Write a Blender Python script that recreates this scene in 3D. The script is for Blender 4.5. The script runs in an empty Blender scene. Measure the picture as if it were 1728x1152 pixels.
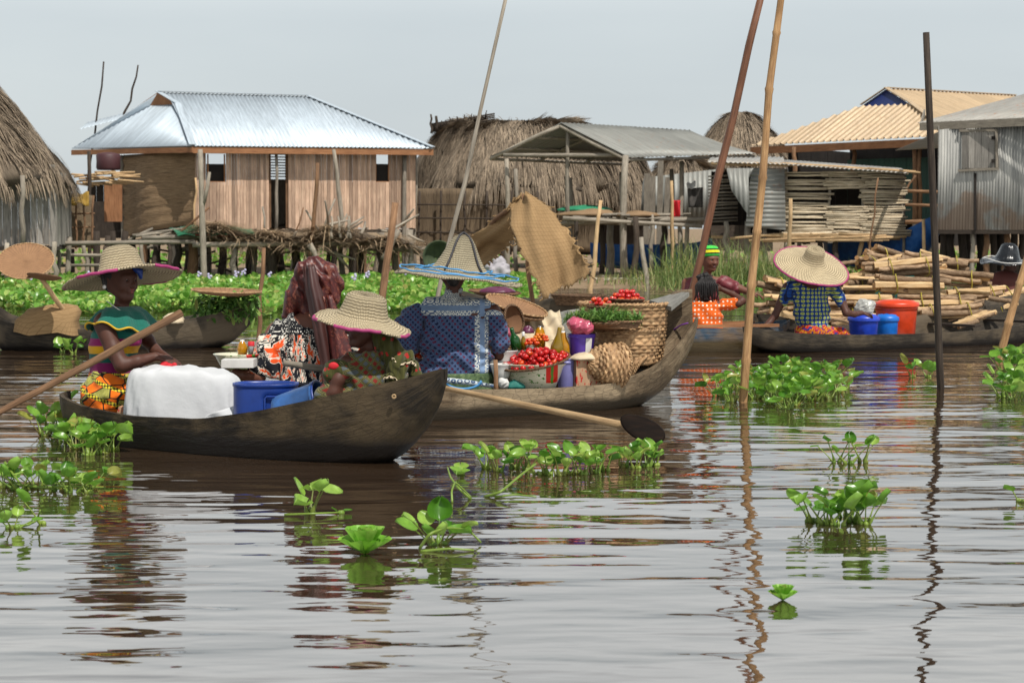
import bpy, math, random
import numpy as np
from mathutils import Vector, Matrix

random.seed(7); rs = np.random.RandomState(11)
C = bpy.context.scene.collection
R = math.radians
# ---------------------------------------------------------------- camera, sky, sun
F = 3500.0; CH = 1.24; W0, H0 = 1728., 1152.
PITCH = math.atan((576 - 385) / F)
cam = bpy.data.cameras.new('camera'); co = bpy.data.objects.new('camera', cam); C.objects.link(co)
co.location = (0, 0, CH); co.rotation_euler = (math.pi/2 - PITCH, 0, 0)
cam.sensor_width = 36; cam.lens = 36 * F / W0; cam.clip_end = 5000; cam.clip_start = .1
cam.dof.use_dof = True; cam.dof.focus_distance = 12.6; cam.dof.aperture_fstop = 8.0
bpy.context.scene.camera = co
sc = bpy.context.scene
sc.view_settings.view_transform = 'Standard'; sc.view_settings.look = 'None'
sc.view_settings.gamma = 1; sc.view_settings.exposure = 0.0
SUN_EL, SUN_AZ = 58, 30          # azimuth measured to the right of straight behind the camera
sd = Vector((math.sin(R(SUN_AZ))*math.cos(R(SUN_EL)), -math.cos(R(SUN_AZ))*math.cos(R(SUN_EL)), math.sin(R(SUN_EL))))
sl = bpy.data.lights.new('sun', 'SUN'); sl.energy = 4.6; sl.angle = R(.6); sl.color = (1, .96, .89)
so = bpy.data.objects.new('sun', sl); C.objects.link(so); so.rotation_euler = sd.to_track_quat('Z', 'Y').to_euler()
wd = bpy.data.worlds.new('World'); sc.world = wd; wd.use_nodes = True
nt = wd.node_tree; bg = nt.nodes['Background']
sky = nt.nodes.new('ShaderNodeTexSky'); sky.sky_type = 'NISHITA'; sky.sun_disc = False
sky.sun_elevation = R(SUN_EL); sky.sun_rotation = math.atan2(sd.x, sd.y)
sky.altitude = 0; sky.air_density = 1.0; sky.dust_density = 2.0; sky.ozone_density = 1.0
mx = nt.nodes.new('ShaderNodeMix'); mx.data_type = 'RGBA'; mx.inputs[0].default_value = .80
nt.links.new(sky.outputs[0], mx.inputs[6])
# thin even overcast veil with faint cloud streaks
tc = nt.nodes.new('ShaderNodeTexCoord'); mp = nt.nodes.new('ShaderNodeMapping'); mp.inputs['Scale'].default_value = (1.2, 1.2, 5)
no = nt.nodes.new('ShaderNodeTexNoise'); no.inputs['Scale'].default_value = 2.2; no.inputs['Detail'].default_value = 5
cr = nt.nodes.new('ShaderNodeValToRGB'); cr.color_ramp.elements[0].position = .3; cr.color_ramp.elements[1].position = .7
cr.color_ramp.elements[0].color = (7.6, 8.3, 8.7, 1); cr.color_ramp.elements[1].color = (8.9, 9.6, 9.8, 1)
nt.links.new(tc.outputs['Generated'], mp.inputs[0]); nt.links.new(mp.outputs[0], no.inputs['Vector'])
nt.links.new(no.outputs[0], cr.inputs[0]); nt.links.new(cr.outputs[0], mx.inputs[7])
# the veil glows most in a belt above the horizon haze
sz = nt.nodes.new('ShaderNodeSeparateXYZ'); nt.links.new(tc.outputs['Generated'], sz.inputs[0])
bl = nt.nodes.new('ShaderNodeValToRGB'); nt.links.new(sz.outputs[2], bl.inputs[0]); e_ = bl.color_ramp.elements
e_[0].position = .10; e_[0].color = (1, 1, 1, 1); e_[1].position = .24; e_[1].color = (2.18, 2.04, 1.9, 1)
for p_, v_ in ((.42, 1.0), (.75, .5)):
    q_ = e_.new(p_); q_.color = (v_, v_, v_, 1)
m2 = nt.nodes.new('ShaderNodeMix'); m2.data_type = 'RGBA'; m2.blend_type = 'MULTIPLY'; m2.inputs[0].default_value = 1
nt.links.new(mx.outputs[2], m2.inputs[6]); nt.links.new(bl.outputs[0], m2.inputs[7])
nt.links.new(m2.outputs[2], bg.inputs[0]); bg.inputs[1].default_value = .086

# ---------------------------------------------------------------- measuring helpers
cp_, sp_ = math.cos(PITCH), math.sin(PITCH)
DSH = [0.0]
def P(px, py, D):
    D = D + DSH[0]
    u = (px - 864) / F; v = (576 - py) / F
    d = Vector((u, cp_ + v*sp_, -sp_ + v*cp_)); d *= D / d.y
    return Vector((d.x, D, CH + d.z))
def Wp(px, py, z=0.0):
    u = (px - 864) / F; v = (576 - py) / F
    d = Vector((u, cp_ + v*sp_, -sp_ + v*cp_)); d *= (z - CH) / d.z
    return Vector((d.x, d.y, z))

# ---------------------------------------------------------------- mesh helpers
def mesh_np(name, V, Fq, uv, rn, mat, parent=None, origin=None, smooth=False, mi=None, solid=0):
    """V (n,3) world coords; Fq (m,4) quads, -1 in col 3 for triangles; uv (n,2); rn (n,)"""
    V = np.asarray(V, float); Fq = np.asarray(Fq, int)
    if parent is not None:
        r = parent
        while r.parent: r = r.parent
        org = np.array(r.location)
    elif origin is not None: org = np.array(origin)
    else: org = np.array([(V[:,0].min()+V[:,0].max())/2, (V[:,1].min()+V[:,1].max())/2, V[:,2].min()])
    me = bpy.data.meshes.new(name)
    tri = Fq[:,3] < 0
    cnt = np.where(tri, 3, 4); st = np.concatenate([[0], np.cumsum(cnt)[:-1]])
    flat = Fq.ravel(); flat = flat[flat >= 0]
    me.vertices.add(len(V)); me.vertices.foreach_set('co', (V - org).astype(np.float32).ravel())
    me.loops.add(len(flat)); me.loops.foreach_set('vertex_index', flat.astype(np.int32))
    me.polygons.add(len(Fq)); me.polygons.foreach_set('loop_start', st.astype(np.int32))
    me.polygons.foreach_set('loop_total', cnt.astype(np.int32))
    sm = np.full(len(Fq), bool(smooth)) if not isinstance(smooth, np.ndarray) else smooth
    me.polygons.foreach_set('use_smooth', sm)
    if mi is not None: me.polygons.foreach_set('material_index', np.asarray(mi, np.int32))
    u1 = me.uv_layers.new(name='UVMap'); u1.data.foreach_set('uv', np.asarray(uv, np.float32)[flat].ravel())
    at = me.attributes.new('rnd', 'FLOAT', 'POINT'); at.data.foreach_set('value', np.asarray(rn, np.float32))
    me.update(calc_edges=True)
    for m in (mat if isinstance(mat, (list, tuple)) else [mat]): me.materials.append(m)
    o = bpy.data.objects.new(name, me); C.objects.link(o)
    if parent is not None: o.parent = parent
    else: o.location = Vector(org)
    if solid:
        md = o.modifiers.new('thickness', 'SOLIDIFY'); md.thickness = solid; md.offset = -1
    return o

class MB:
    def __init__(s):
        s.V=[]; s.F=[]; s.U=[]; s.R=[]; s.M=[]; s.S=[]; s.n=0; s.r=0.0; s.m=0
    def add(s, V, Fq, uv, smooth=False):
        V = np.asarray(V, float).reshape(-1,3); Fq = np.asarray(Fq, int).reshape(-1,4)
        s.V.append(V); s.F.append(np.where(Fq>=0, Fq + s.n, -1)); s.U.append(np.asarray(uv, float).reshape(-1,2))
        s.R.append(np.full(len(V), s.r)); s.M.append(np.full(len(Fq), s.m)); s.S.append(np.full(len(Fq), bool(smooth))); s.n += len(V)
        return s
    def build(s, name, mat, parent=None, origin=None, solid=0):
        return mesh_np(name, np.concatenate(s.V), np.concatenate(s.F), np.concatenate(s.U), np.concatenate(s.R), mat, parent, origin,
                       np.concatenate(s.S), np.concatenate(s.M), solid)
    def box(s, c, size, M=None):
        hx, hy, hz = size[0]/2, size[1]/2, size[2]/2
        cs = np.array([[x,y,z] for x in (-hx,hx) for y in (-hy,hy) for z in (-hz,hz)])
        fs = [(0,1,3,2,1,2),(4,6,7,5,1,2),(0,4,5,1,0,2),(2,3,7,6,0,2),(0,2,6,4,0,1),(1,5,7,3,0,1)]
        V=[];Fq=[];U=[]
        la = int(np.argmax([hx,hy,hz]))
        off = random.random()*3
        for i,(a,b,c_,d,ux,uy) in enumerate(fs):
            for k in (a,b,c_,d):
                p = cs[k]; V.append(p)
                if ux == la: U.append((p[uy]+off, p[ux]+off))
                else: U.append((p[ux]+off, p[uy]+off))
            Fq.append((4*i,4*i+1,4*i+2,4*i+3))
        V = np.array(V)
        if M is not None: V = V @ np.array(M.to_3x3()).T
        V = V + np.array(c)
        return s.add(V, Fq, U)
    def beam(s, p0, p1, w, h, up=(0,0,1)):
        p0 = Vector(p0); p1 = Vector(p1); d = p1 - p0; L = d.length; z = d.normalized(); up = Vector(up)
        if abs(z.dot(up)) > .98: up = Vector((0,1,0))
        x = up.cross(z).normalized(); y = z.cross(x)
        M = Matrix((x, y, z)).transposed()
        return s.box((p0+p1)/2, (w, h, L), M)
    def tube(s, pts, rad, seg=8, cap=True, rough=0.0, ell=None):
        pts = [Vector(p) for p in pts]; n = len(pts)
        if not hasattr(rad, '__len__'): rad = [rad]*n
        V=[];U=[]; L=0; x=None
        jit = [1+random.uniform(-rough, rough) for _ in range(seg)]
        voff = random.random()*5
        for i in range(n):
            t = (pts[min(i+1,n-1)] - pts[max(i-1,0)]).normalized()
            if x is None:
                a = Vector((0,1,0)) if abs(t.y) < .9 else Vector((0,0,1))
                x = (a - t*a.dot(t)).normalized()
            else:
                x = (x - t*x.dot(t)).normalized()
            y = t.cross(x)
            if i: L += (pts[i]-pts[i-1]).length
            for k in range(seg+1):
                a = 2*math.pi*k/seg; j = jit[k%seg]*(1+random.uniform(-rough,rough)*.4 if k<seg else 1)
                rr = rad[i]*(j if k<seg else 1)
                if k==seg: V.append(V[len(V)-seg].copy())
                else: V.append((pts[i] + x*math.cos(a)*rr*(ell or 1) + y*math.sin(a)*rr))
                U.append((k/seg*2*math.pi*max(rad), L+voff))
        Fq=[]
        for i in range(n-1):
            for k in range(seg):
                a=i*(seg+1)+k; Fq.append((a, a+1, a+seg+2, a+seg+1))
        if cap:
            for i0, pt, flip in ((0, pts[0], 1), ((n-1)*(seg+1), pts[-1], 0)):
                c = len(V); V.append(pt.copy()); U.append((0,voff))
                ring=[]
                for k in range(seg):
                    a=i0+k; b=i0+k+1
                    Fq.append((a,b,c,-1) if not flip else (b,a,c,-1))
        return s.add([tuple(v) for v in V], Fq, U, smooth=True)
    def lathe(s, prof, seg=32, M=None, wave=None, closed=False):
        """prof list of (r,z) ; M 4x4 placing it"""
        V=[];U=[];L=0;n=len(prof)
        for i,(r,z) in enumerate(prof):
            if i: L += math.hypot(r-prof[i-1][0], z-prof[i-1][1])
            for k in range(seg+1):
                a = 2*math.pi*k/seg + math.pi/2
                rr, zz = r, z
                if wave: rr, zz = wave(r, z, 2*math.pi*(k%seg)/seg, i/(n-1))
                V.append((rr*math.cos(a), rr*math.sin(a), zz)); U.append((k/seg, L))
        V = np.array(V)
        if M is not None:
            A = np.array(M); V = V @ A[:3,:3].T + A[:3,3]
        Fq=[]
        for i in range(n-1):
            for k in range(seg):
                a=i*(seg+1)+k; Fq.append((a,a+1,a+seg+2,a+seg+1))
        return s.add(V, Fq, U, smooth=True)
    def ball(s, c, r, seg=16, rings=10, M=None):
        rx,ry,rz = r if hasattr(r,'__len__') else (r,r,r)
        A = Matrix.Translation(Vector(c)) @ (M.to_4x4() if M is not None else Matrix.Identity(4)) @ Matrix.Diagonal((rx,ry,rz,1))
        return s.lathe([(math.sin(math.pi*i/rings)+1e-5, -math.cos(math.pi*i/rings)) for i in range(rings+1)], seg, A)
    def sheet(s, a, b, c, d, nu, nv, fn=None, smooth=True):
        """a->b is u, a->d is v (a,b,c,d around)"""
        a,b,c,d = [np.array(q, float) for q in (a,b,c,d)]
        u = np.linspace(0,1,nu+1)[None,:,None]; v = np.linspace(0,1,nv+1)[:,None,None]
        Pn = (a*(1-u)+b*u)*(1-v) + (d*(1-u)+c*u)*v
        if fn is not None:
            nrm = np.cross(b-a, d-a); nrm /= np.linalg.norm(nrm)
            Pn = Pn + fn(u[...,0], v[...,0])[...,None]*nrm
        lu = np.linalg.norm(b-a); lv = np.linalg.norm(d-a)
        U = np.stack(np.broadcast_arrays(u[...,0]*lu, v[...,0]*lv), -1)
        i = np.arange(nv)[:,None]*(nu+1) + np.arange(nu)[None,:]
        Fq = np.stack([i,i+1,i+nu+2,i+nu+1],-1).reshape(-1,4)
        return s.add(Pn.reshape(-1,3), Fq, U.reshape(-1,2), smooth)
    def slab(s, pts, th):
        """flat polygon extruded by vector th (fan triangulated)"""
        pts = [np.array(p,float) for p in pts]; th = np.array(th, float); n=len(pts)
        e1 = pts[1]-pts[0]; e1/=np.linalg.norm(e1); nn=np.cross(e1, pts[2]-pts[0]); e2=np.cross(nn/np.linalg.norm(nn),e1)
        uvp=[((p-pts[0])@e1,(p-pts[0])@e2) for p in pts]
        V=pts+[p+th for p in pts]; Fq=[];U=uvp+uvp
        for k in range(1,n-1): Fq.append((0,k,k+1,-1)); Fq.append((n,n+k+1,n+k,-1))
        s.add(V,Fq,U)
        for k in range(n):
            q=(k+1)%n; L=np.linalg.norm(pts[q]-pts[k]); t=np.linalg.norm(th)
            s.add([pts[k],pts[k]+th,pts[q]+th,pts[q]],[(0,1,2,3)],[(0,0),(t,0),(t,L),(0,L)])
        return s
    def loft(s, rings, seg=24, close=True, smooth=True):
        """rings: list of functions a->Vector or list of point lists (seg points)"""
        V=[];U=[];L=0;prev=None
        for i,rg in enumerate(rings):
            pts=[rg(2*math.pi*k/seg) for k in range(seg)] if callable(rg) else rg
            pts=list(pts)+[pts[0]]
            if prev is not None: L += sum((Vector(p)-Vector(q)).length for p,q in zip(pts[::4],prev[::4]))/max(1,len(pts[::4]))
            per = sum((Vector(pts[k+1])-Vector(pts[k])).length for k in range(seg)); acc=0
            for k,p in enumerate(pts):
                V.append(tuple(p)); U.append((k/seg*per, L))
            prev=pts
        Fq=[]
        for i in range(len(rings)-1):
            for k in range(seg):
                a=i*(seg+1)+k; Fq.append((a,a+1,a+seg+2,a+seg+1))
        return s.add(V,Fq,U,smooth)

def tag(o, label=None, cat=None, group=None, kind=None):
    if label: o['label'] = label
    if cat: o['category'] = cat
    if group: o['group'] = group
    if kind: o['kind'] = kind
    return o
def thing(name, loc, label, cat, group=None):
    o = bpy.data.objects.new(name, None); C.objects.link(o); o.location = Vector(loc); o.empty_display_size = .1
    return tag(o, label, cat, group)
def copy_thing(o, loc, label=None, rz=None):
    c = o.copy(); C.objects.link(c); c.location = Vector(loc)
    if rz is not None: c.rotation_euler = rz if hasattr(rz,'__len__') else (0,0,rz)
    for ch in o.children:
        d = ch.copy(); C.objects.link(d); d.parent = c
    if label: c['label'] = label
    return c
def frame(n, x=(1,0,0), loc=(0,0,0)):
    """4x4 with local z = n"""
    z = Vector(n).normalized(); x = Vector(x); x = (x - z*x.dot(z)).normalized(); y = z.cross(x)
    M = Matrix((x,y,z)).transposed().to_4x4(); M.translation = Vector(loc); return M

# ---------------------------------------------------------------- material helpers
def c8(r, g, b):
    f = lambda x: (x/255/12.92 if x <= 10.3 else ((x/255+.055)/1.055)**2.4)
    return (f(r), f(g), f(b), 1)
class NT:
    def __init__(s, name):
        s.m = bpy.data.materials.new(name); s.m.use_nodes = True; s.t = s.m.node_tree; s.b = s.t.nodes['Principled BSDF']
    def nd(s, k): return s.t.nodes.new(k)
    def put(s, sock, v):
        if v is None: return
        if isinstance(v, bpy.types.NodeSocket): s.t.links.new(v, sock)
        elif hasattr(v, '__len__') and hasattr(sock.default_value, '__len__') and len(sock.default_value) != len(v):
            sock.default_value = tuple(v)[:len(sock.default_value)]
        else: sock.default_value = v
    def co(s, k='Object'): return s.nd('ShaderNodeTexCoord').outputs[k]
    def att(s, n, o='Fac'):
        a = s.nd('ShaderNodeAttribute'); a.attribute_name = n; return a.outputs[o]
    def mp(s, v, scale=(1,1,1), rot=(0,0,0), loc=(0,0,0)):
        n = s.nd('ShaderNodeMapping'); s.put(n.inputs[0], v); n.inputs['Scale'].default_value = scale
        n.inputs['Rotation'].default_value = rot; n.inputs['Location'].default_value = loc; return n.outputs[0]
    def noise(s, v, scale=5, detail=4, rough=.55, dist=0, out=0):
        n = s.nd('ShaderNodeTexNoise'); s.put(n.inputs['Vector'], v); n.inputs['Scale'].default_value = scale
        n.inputs['Detail'].default_value = detail; n.inputs['Roughness'].default_value = rough; n.inputs['Distortion'].default_value = dist
        return n.outputs[out]
    def vor(s, v, scale=5, feat='F1', rnd=1, out=0, smooth=None):
        n = s.nd('ShaderNodeTexVoronoi'); n.feature = feat; s.put(n.inputs['Vector'], v); n.inputs['Scale'].default_value = scale
        n.inputs['Randomness'].default_value = rnd; return n.outputs[out]
    def m_(s, op, a, b=None, c=None):
        n = s.nd('ShaderNodeMath'); n.operation = op; s.put(n.inputs[0], a); s.put(n.inputs[1], b)
        if c is not None: s.put(n.inputs[2], c)
        return n.outputs[0]
    def mix(s, f, a, b, mode='MIX'):
        n = s.nd('ShaderNodeMix'); n.data_type = 'RGBA'; n.blend_type = mode; s.put(n.inputs[0], f); s.put(n.inputs[6], a); s.put(n.inputs[7], b)
        return n.outputs[2]
    def ramp(s, f, stops, interp='LINEAR'):
        n = s.nd('ShaderNodeValToRGB'); r = n.color_ramp; r.interpolation = interp; s.put(n.inputs[0], f)
        while len(r.elements) < len(stops): r.elements.new(.5)
        for e, (p, c) in zip(r.elements, stops):
            e.position = p; e.color = c if hasattr(c, '__len__') else (c, c, c, 1)
        return n.outputs[0]
    def sep(s, v):
        n = s.nd('ShaderNodeSeparateXYZ'); s.put(n.inputs[0], v); return n.outputs
    def comb(s, x=0, y=0, z=0):
        n = s.nd('ShaderNodeCombineXYZ'); s.put(n.inputs[0], x); s.put(n.inputs[1], y); s.put(n.inputs[2], z); return n.outputs[0]
    def bump(s, h, st=.5, dist=.01, nrm=None):
        n = s.nd('ShaderNodeBump'); s.put(n.inputs['Height'], h); n.inputs['Strength'].default_value = st; n.inputs['Distance'].default_value = dist
        if nrm is not None: s.put(n.inputs['Normal'], nrm)
        return n.outputs[0]
    def fin(s, col=None, rough=None, nrm=None, metal=None, spec=None, **k):
        s.put(s.b.inputs['Base Color'], col); s.put(s.b.inputs['Roughness'], rough); s.put(s.b.inputs['Normal'], nrm)
        s.put(s.b.inputs['Metallic'], metal)
        s.put(s.b.inputs['Specular IOR Level'], spec)
        for a, v in k.items(): s.put(s.b.inputs[a.replace('_', ' ')], v)
        return s.m
def pm(name, cols, scale=8, stretch=(1,1,1), rough=.85, bump=.4, bdist=.01, coord='Object', detail=6, metal=0, rnd=0, spec=.3, blotch=.25, **k):
    """layered noise material: fine grain ramp x big blotches x per-piece tint"""
    n = NT(name); v = n.co(coord); vs = n.mp(v, stretch)
    ra = n.att('rnd')
    if rnd:
        off = n.comb(n.m_('MULTIPLY', ra, 37.), n.m_('MULTIPLY', ra, 11.), n.m_('MULTIPLY', ra, 5.))
        va = n.nd('ShaderNodeVectorMath'); va.operation = 'ADD'; n.put(va.inputs[0], vs); n.put(va.inputs[1], off); vs = va.outputs[0]
    f = n.noise(vs, scale, detail, .65)
    L = len(cols); col = n.ramp(f, [(.28 + .44*i/(L-1), c8(*c)) for i, c in enumerate(cols)])
    if blotch:
        g = n.noise(v, scale*.22, 3, .6); g2 = n.ramp(g, [(.3, 1-blotch), (.7, 1+blotch*.3)]); col = n.mix(1, col, g2, 'MULTIPLY')
    if rnd:
        t = n.m_('MULTIPLY_ADD', n.m_('FRACT', n.m_('MULTIPLY', ra, 7.31)), rnd*1.3, 1-rnd*.8); col = n.mix(1, col, t, 'MULTIPLY')
    nr = n.bump(f, bump, bdist) if bump else None
    rr = n.m_('MULTIPLY_ADD', f, .25, rough-.12)
    return n.fin(col, rr, nr, metal, spec, **k)

# ---------------------------------------------------------------- implicit bodies
class Sdf:
    def __init__(s): s.p=[]; s.cuts=[]; s.w=[]
    def cone(s, a, b, ra, rb=None, k=.02, n=None, f=1.0):
        s.p.append((np.array(a,float), np.array(b,float), ra, rb if rb is not None else ra, k, None if n is None else np.array(Vector(n).normalized()), f)); return s
    def chain(s, pts, rr, k=.02, n=None, f=1.0):
        for i in range(len(pts)-1): s.cone(pts[i], pts[i+1], rr[i], rr[i+1], k, n, f)
        return s
    def ball(s, c, r, k=.02, n=None, f=1.0): return s.cone(c, Vector(c)+Vector((0,0,1e-4)), r, r, k, n, f)
    def cut(s, p, n): s.cuts.append(('h', np.array(p,float), np.array(Vector(n).normalized()))); return s
    def carve(s, a, b, ra, rb=None): s.cuts.append(('c', np.array(a,float), np.array(b,float), ra, rb if rb is not None else ra)); return s
    def wr(s, d, freq, amp, ph=0.): s.w.append((np.array(Vector(d).normalized()), freq, amp, ph)); return s
    @staticmethod
    def _d(X, Y, Z, a, b, ra, rb, n, f):
        ba = b-a; L2 = max(ba@ba, 1e-12)
        x, y, z = X-a[0], Y-a[1], Z-a[2]
        t = np.clip((x*ba[0]+y*ba[1]+z*ba[2])/L2, 0, 1)
        x = x-t*ba[0]; y = y-t*ba[1]; z = z-t*ba[2]
        q = x*x+y*y+z*z
        if n is not None:
            c = x*n[0]+y*n[1]+z*n[2]; q = q - c*c + (c/f)**2
        return np.sqrt(q) - (ra+(rb-ra)*t)
    def mesh(s, h):
        lo = np.min([np.minimum(a,b)-max(ra,rb)*max(f,1) for a,b,ra,rb,k,n,f in s.p],0)-.03
        hi = np.max([np.maximum(a,b)+max(ra,rb)*max(f,1) for a,b,ra,rb,k,n,f in s.p],0)+.03
        N = np.ceil((hi-lo)/h).astype(int)+1
        ax = [lo[i]+h*np.arange(N[i]) for i in range(3)]
        G = np.full(N, .5, np.float64)
        for a,b,ra,rb,k,n,f in s.p:
            pad = k+3*h; mr = max(ra,rb)*max(f,1)
            i0 = np.clip(np.floor((np.minimum(a,b)-mr-pad-lo)/h).astype(int),0,N); i1 = np.clip(np.ceil((np.maximum(a,b)+mr+pad-lo)/h).astype(int)+1,0,N)
            sl_ = tuple(slice(i0[i],i1[i]) for i in range(3))
            X,Y,Z = np.meshgrid(ax[0][sl_[0]],ax[1][sl_[1]],ax[2][sl_[2]],indexing='ij',sparse=True)
            d = s._d(X,Y,Z,a,b,ra,rb,n,f); g = G[sl_]
            hh = np.maximum(k-np.abs(d-g),0)/k if k>0 else 0
            G[sl_] = np.minimum(d,g)-hh*hh*k*.25
        X,Y,Z = np.meshgrid(*ax, indexing='ij', sparse=True)
        for d,fr,am,ph in s.w:
            q = X*d[0]+Y*d[1]+Z*d[2]
            G = G + am*np.sin(q*fr+ph+1.3*np.sin((X-Z*.6)*fr*.31+ph)+1.1*np.sin((Y+Z)*fr*.23))
        for c in s.cuts:
            if c[0]=='h': G = np.maximum(G, (X-c[1][0])*c[2][0]+(Y-c[1][1])*c[2][1]+(Z-c[1][2])*c[2][2])
            else: G = np.maximum(G, -s._d(X,Y,Z,c[1],c[2],c[3],c[4],None,1))
        G[0]=G[-1]=.5; G[:,0]=G[:,-1]=.5; G[:,:,0]=G[:,:,-1]=.5
        ins = G<0
        cs = [(i,j,k) for i in (0,1) for j in (0,1) for k in (0,1)]
        sh = tuple(N-1)
        st = sum(ins[i:i+sh[0],j:j+sh[1],k:k+sh[2]].astype(np.int8) for i,j,k in cs)
        act = (st>0)&(st<8); idx = np.full(sh,-1); cells = np.argwhere(act); idx[act] = np.arange(len(cells))
        vals = np.stack([G[cells[:,0]+i,cells[:,1]+j,cells[:,2]+k] for i,j,k in cs],1)
        pos = np.zeros((len(cells),3)); cnt = np.zeros(len(cells))
        for a in range(8):
            for b in range(a+1,8):
                if sum(abs(cs[a][q]-cs[b][q]) for q in range(3))!=1: continue
                va,vb = vals[:,a],vals[:,b]; m = (va<0)!=(vb<0)
                t = np.where(m, va/np.where(m,va-vb,1), 0)[:,None]
                p = np.array(cs[a])+(np.array(cs[b])-np.array(cs[a]))*t
                pos += np.where(m[:,None],p,0); cnt += m
        V = lo+h*(cells+pos/cnt[:,None])
        Q=[]
        for axn in range(3):
            o1,o2 = [(1,2),(2,0),(0,1)][axn]
            A = ins.take(range(0,N[axn]-1),axn); B = ins.take(range(1,N[axn]),axn)
            e = np.argwhere(A!=B)
            e = e[(e[:,o1]>0)&(e[:,o2]>0)&(e[:,o1]<N[o1]-1)&(e[:,o2]<N[o2]-1)]
            def g(d1,d2):
                q=e.copy(); q[:,o1]-=d1; q[:,o2]-=d2; return idx[q[:,0],q[:,1],q[:,2]]
            q4 = np.stack([g(1,1),g(0,1),g(0,0),g(1,0)],1)
            fl = B[e[:,0],e[:,1],e[:,2]]
            q4[fl] = q4[fl][:,::-1]; Q.append(q4)
        Q = np.concatenate(Q)
        return V, Q
    def build(s, name, mat, parent, h=.008, uv=None):
        V,Q = s.mesh(h)
        U = uv(V) if uv else V[:,[0,2]]
        return mesh_np(name, V, Q, U, np.zeros(len(V)), mat, parent, None, True)
def cyl_uv(c, facing=(0,1,0), r=.16):
    """unroll round a vertical axis at c; the seam lies towards `facing`"""
    fx,fy = facing[0],facing[1]
    def fn(V):
        x=V[:,0]-c[0]; y=V[:,1]-c[1]
        a=np.arctan2(x*fy-y*fx, -(x*fx+y*fy)); return np.stack([a*r, V[:,2]-c[2]],1)
    return fn
# ================================================================ materials
MT = {}
MT['wood_grey'] = pm('wood_grey', [(96,88,78),(150,140,126),(178,168,152)], 14, (6,.35,1), coord='UV', rnd=.35, bdist=.004)
MT['wood_brown'] = pm('wood_brown', [(84,62,46),(128,96,70),(160,124,92)], 14, (6,.35,1), coord='UV', rnd=.3, bdist=.004)
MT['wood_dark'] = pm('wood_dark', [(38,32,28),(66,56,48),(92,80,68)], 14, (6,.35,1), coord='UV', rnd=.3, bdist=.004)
MT['wood_pale'] = pm('wood_pale', [(148,118,86),(188,156,116),(212,184,142)], 14, (6,.35,1), coord='UV', rnd=.3, bdist=.004)
MT['boards_pink'] = pm('boards_pink', [(134,106,88),(192,160,136),(214,186,160)], 10, (8,.25,1), coord='UV', rnd=.5, bdist=.004)
MT['boards_grey'] = pm('boards_grey', [(96,92,88),(146,140,132),(176,170,160)], 10, (9,.25,1), coord='UV', rnd=.5, bdist=.005)
MT['fascia'] = pm('fascia', [(120,78,52),(166,116,80),(184,136,98)], 10, (6,.3,1), coord='UV', rnd=.2)
MT['thatch'] = pm('thatch', [(90,77,64),(144,127,108),(180,163,139)], 10, (7,.4,1), coord='UV', rnd=.6, bump=.3, blotch=.4)
MT['thatch_dark'] = pm('thatch_dark', [(60,50,42),(96,82,68),(120,104,86)], 10, (7,.4,1), coord='UV', rnd=.5)
MT['reed'] = pm('reed', [(86,72,56),(132,112,88),(166,144,114)], 22, (1,.3,3), coord='Object', rnd=.3)
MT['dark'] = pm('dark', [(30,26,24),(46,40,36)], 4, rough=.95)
def mk_metal(name, base, rust=(150,96,62), ramt=.12, rough=.38, metal=.45):
    n = NT(name); v = n.co('Object'); uv = n.co('UV')
    f = n.noise(v, .8, 4, .6); g = n.noise(v, 9, 5, .6); st = n.noise(n.mp(uv, (5,.25,1)), 6, 4, .6)
    col = n.ramp(st, [(.3, c8(*[x*.82 for x in base])), (.7, c8(*base))])
    col = n.mix(n.m_('MULTIPLY', n.ramp(g, [(.55,0),(.75,1)]), n.m_('MULTIPLY', n.ramp(f, [(.45,0),(.62,1)]), ramt*5)), col, c8(*rust))
    pan = n.m_('FLOOR', n.m_('MULTIPLY', n.sep(uv)[0], 1.15))
    col = n.mix(1, col, n.m_('MULTIPLY_ADD', n.m_('FRACT', n.m_('MULTIPLY', n.m_('SINE', n.m_('MULTIPLY', pan, 12.9)), 43.7)), .16, .86), 'MULTIPLY')
    return n.fin(col, n.m_('MULTIPLY_ADD', g, .3, rough-.1), n.bump(g, .15, .01), metal, .5)
MT['roof_zinc'] = mk_metal('roof_zinc', (208,220,230), ramt=.0, rough=.45, metal=.2)
MT['roof_old'] = mk_metal('roof_old', (150,150,144), ramt=.1, rough=.55, metal=.3)
MT['roof_rusty'] = mk_metal('roof_rusty', (176,172,164), (170,110,78), .35, .5, .3)
MT['roof_tan'] = mk_metal('roof_tan', (200,174,140), (150,120,90), .1, .5, .1)
# woven mat
def mk_weave(name, a, b, s=60., bd=.004, warp=1.0, dirt=.2, rough=.8):
    n = NT(name); uv = n.co('UV'); x, y, _ = n.sep(uv)
    sx = n.m_('SINE', n.m_('MULTIPLY', x, s*6.283)); sy = n.m_('SINE', n.m_('MULTIPLY', y, s*warp*6.283))
    h = n.m_('MULTIPLY_ADD', n.m_('MULTIPLY', sx, sy), .5, .5)
    f = n.noise(n.mp(uv,(1,6,1)), 9, 5, .65)
    col = n.mix(n.m_('MULTIPLY_ADD', h, .6, n.m_('MULTIPLY_ADD', f, .8, -.3)), c8(*a), c8(*b))
    g = n.noise(n.co('Object'), 2.5, 4, .6); col = n.mix(1, col, n.ramp(g, [(.3, 1-dirt), (.65, 1.05)]), 'MULTIPLY')
    return n.fin(col, rough, n.bump(n.m_('ADD', h, n.m_('MULTIPLY', f, .5)), .6, bd), 0, .3)
MT['mat_tan'] = mk_weave('mat_tan', (150,116,74), (204,170,118), 9, .006, 1.0)
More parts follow.
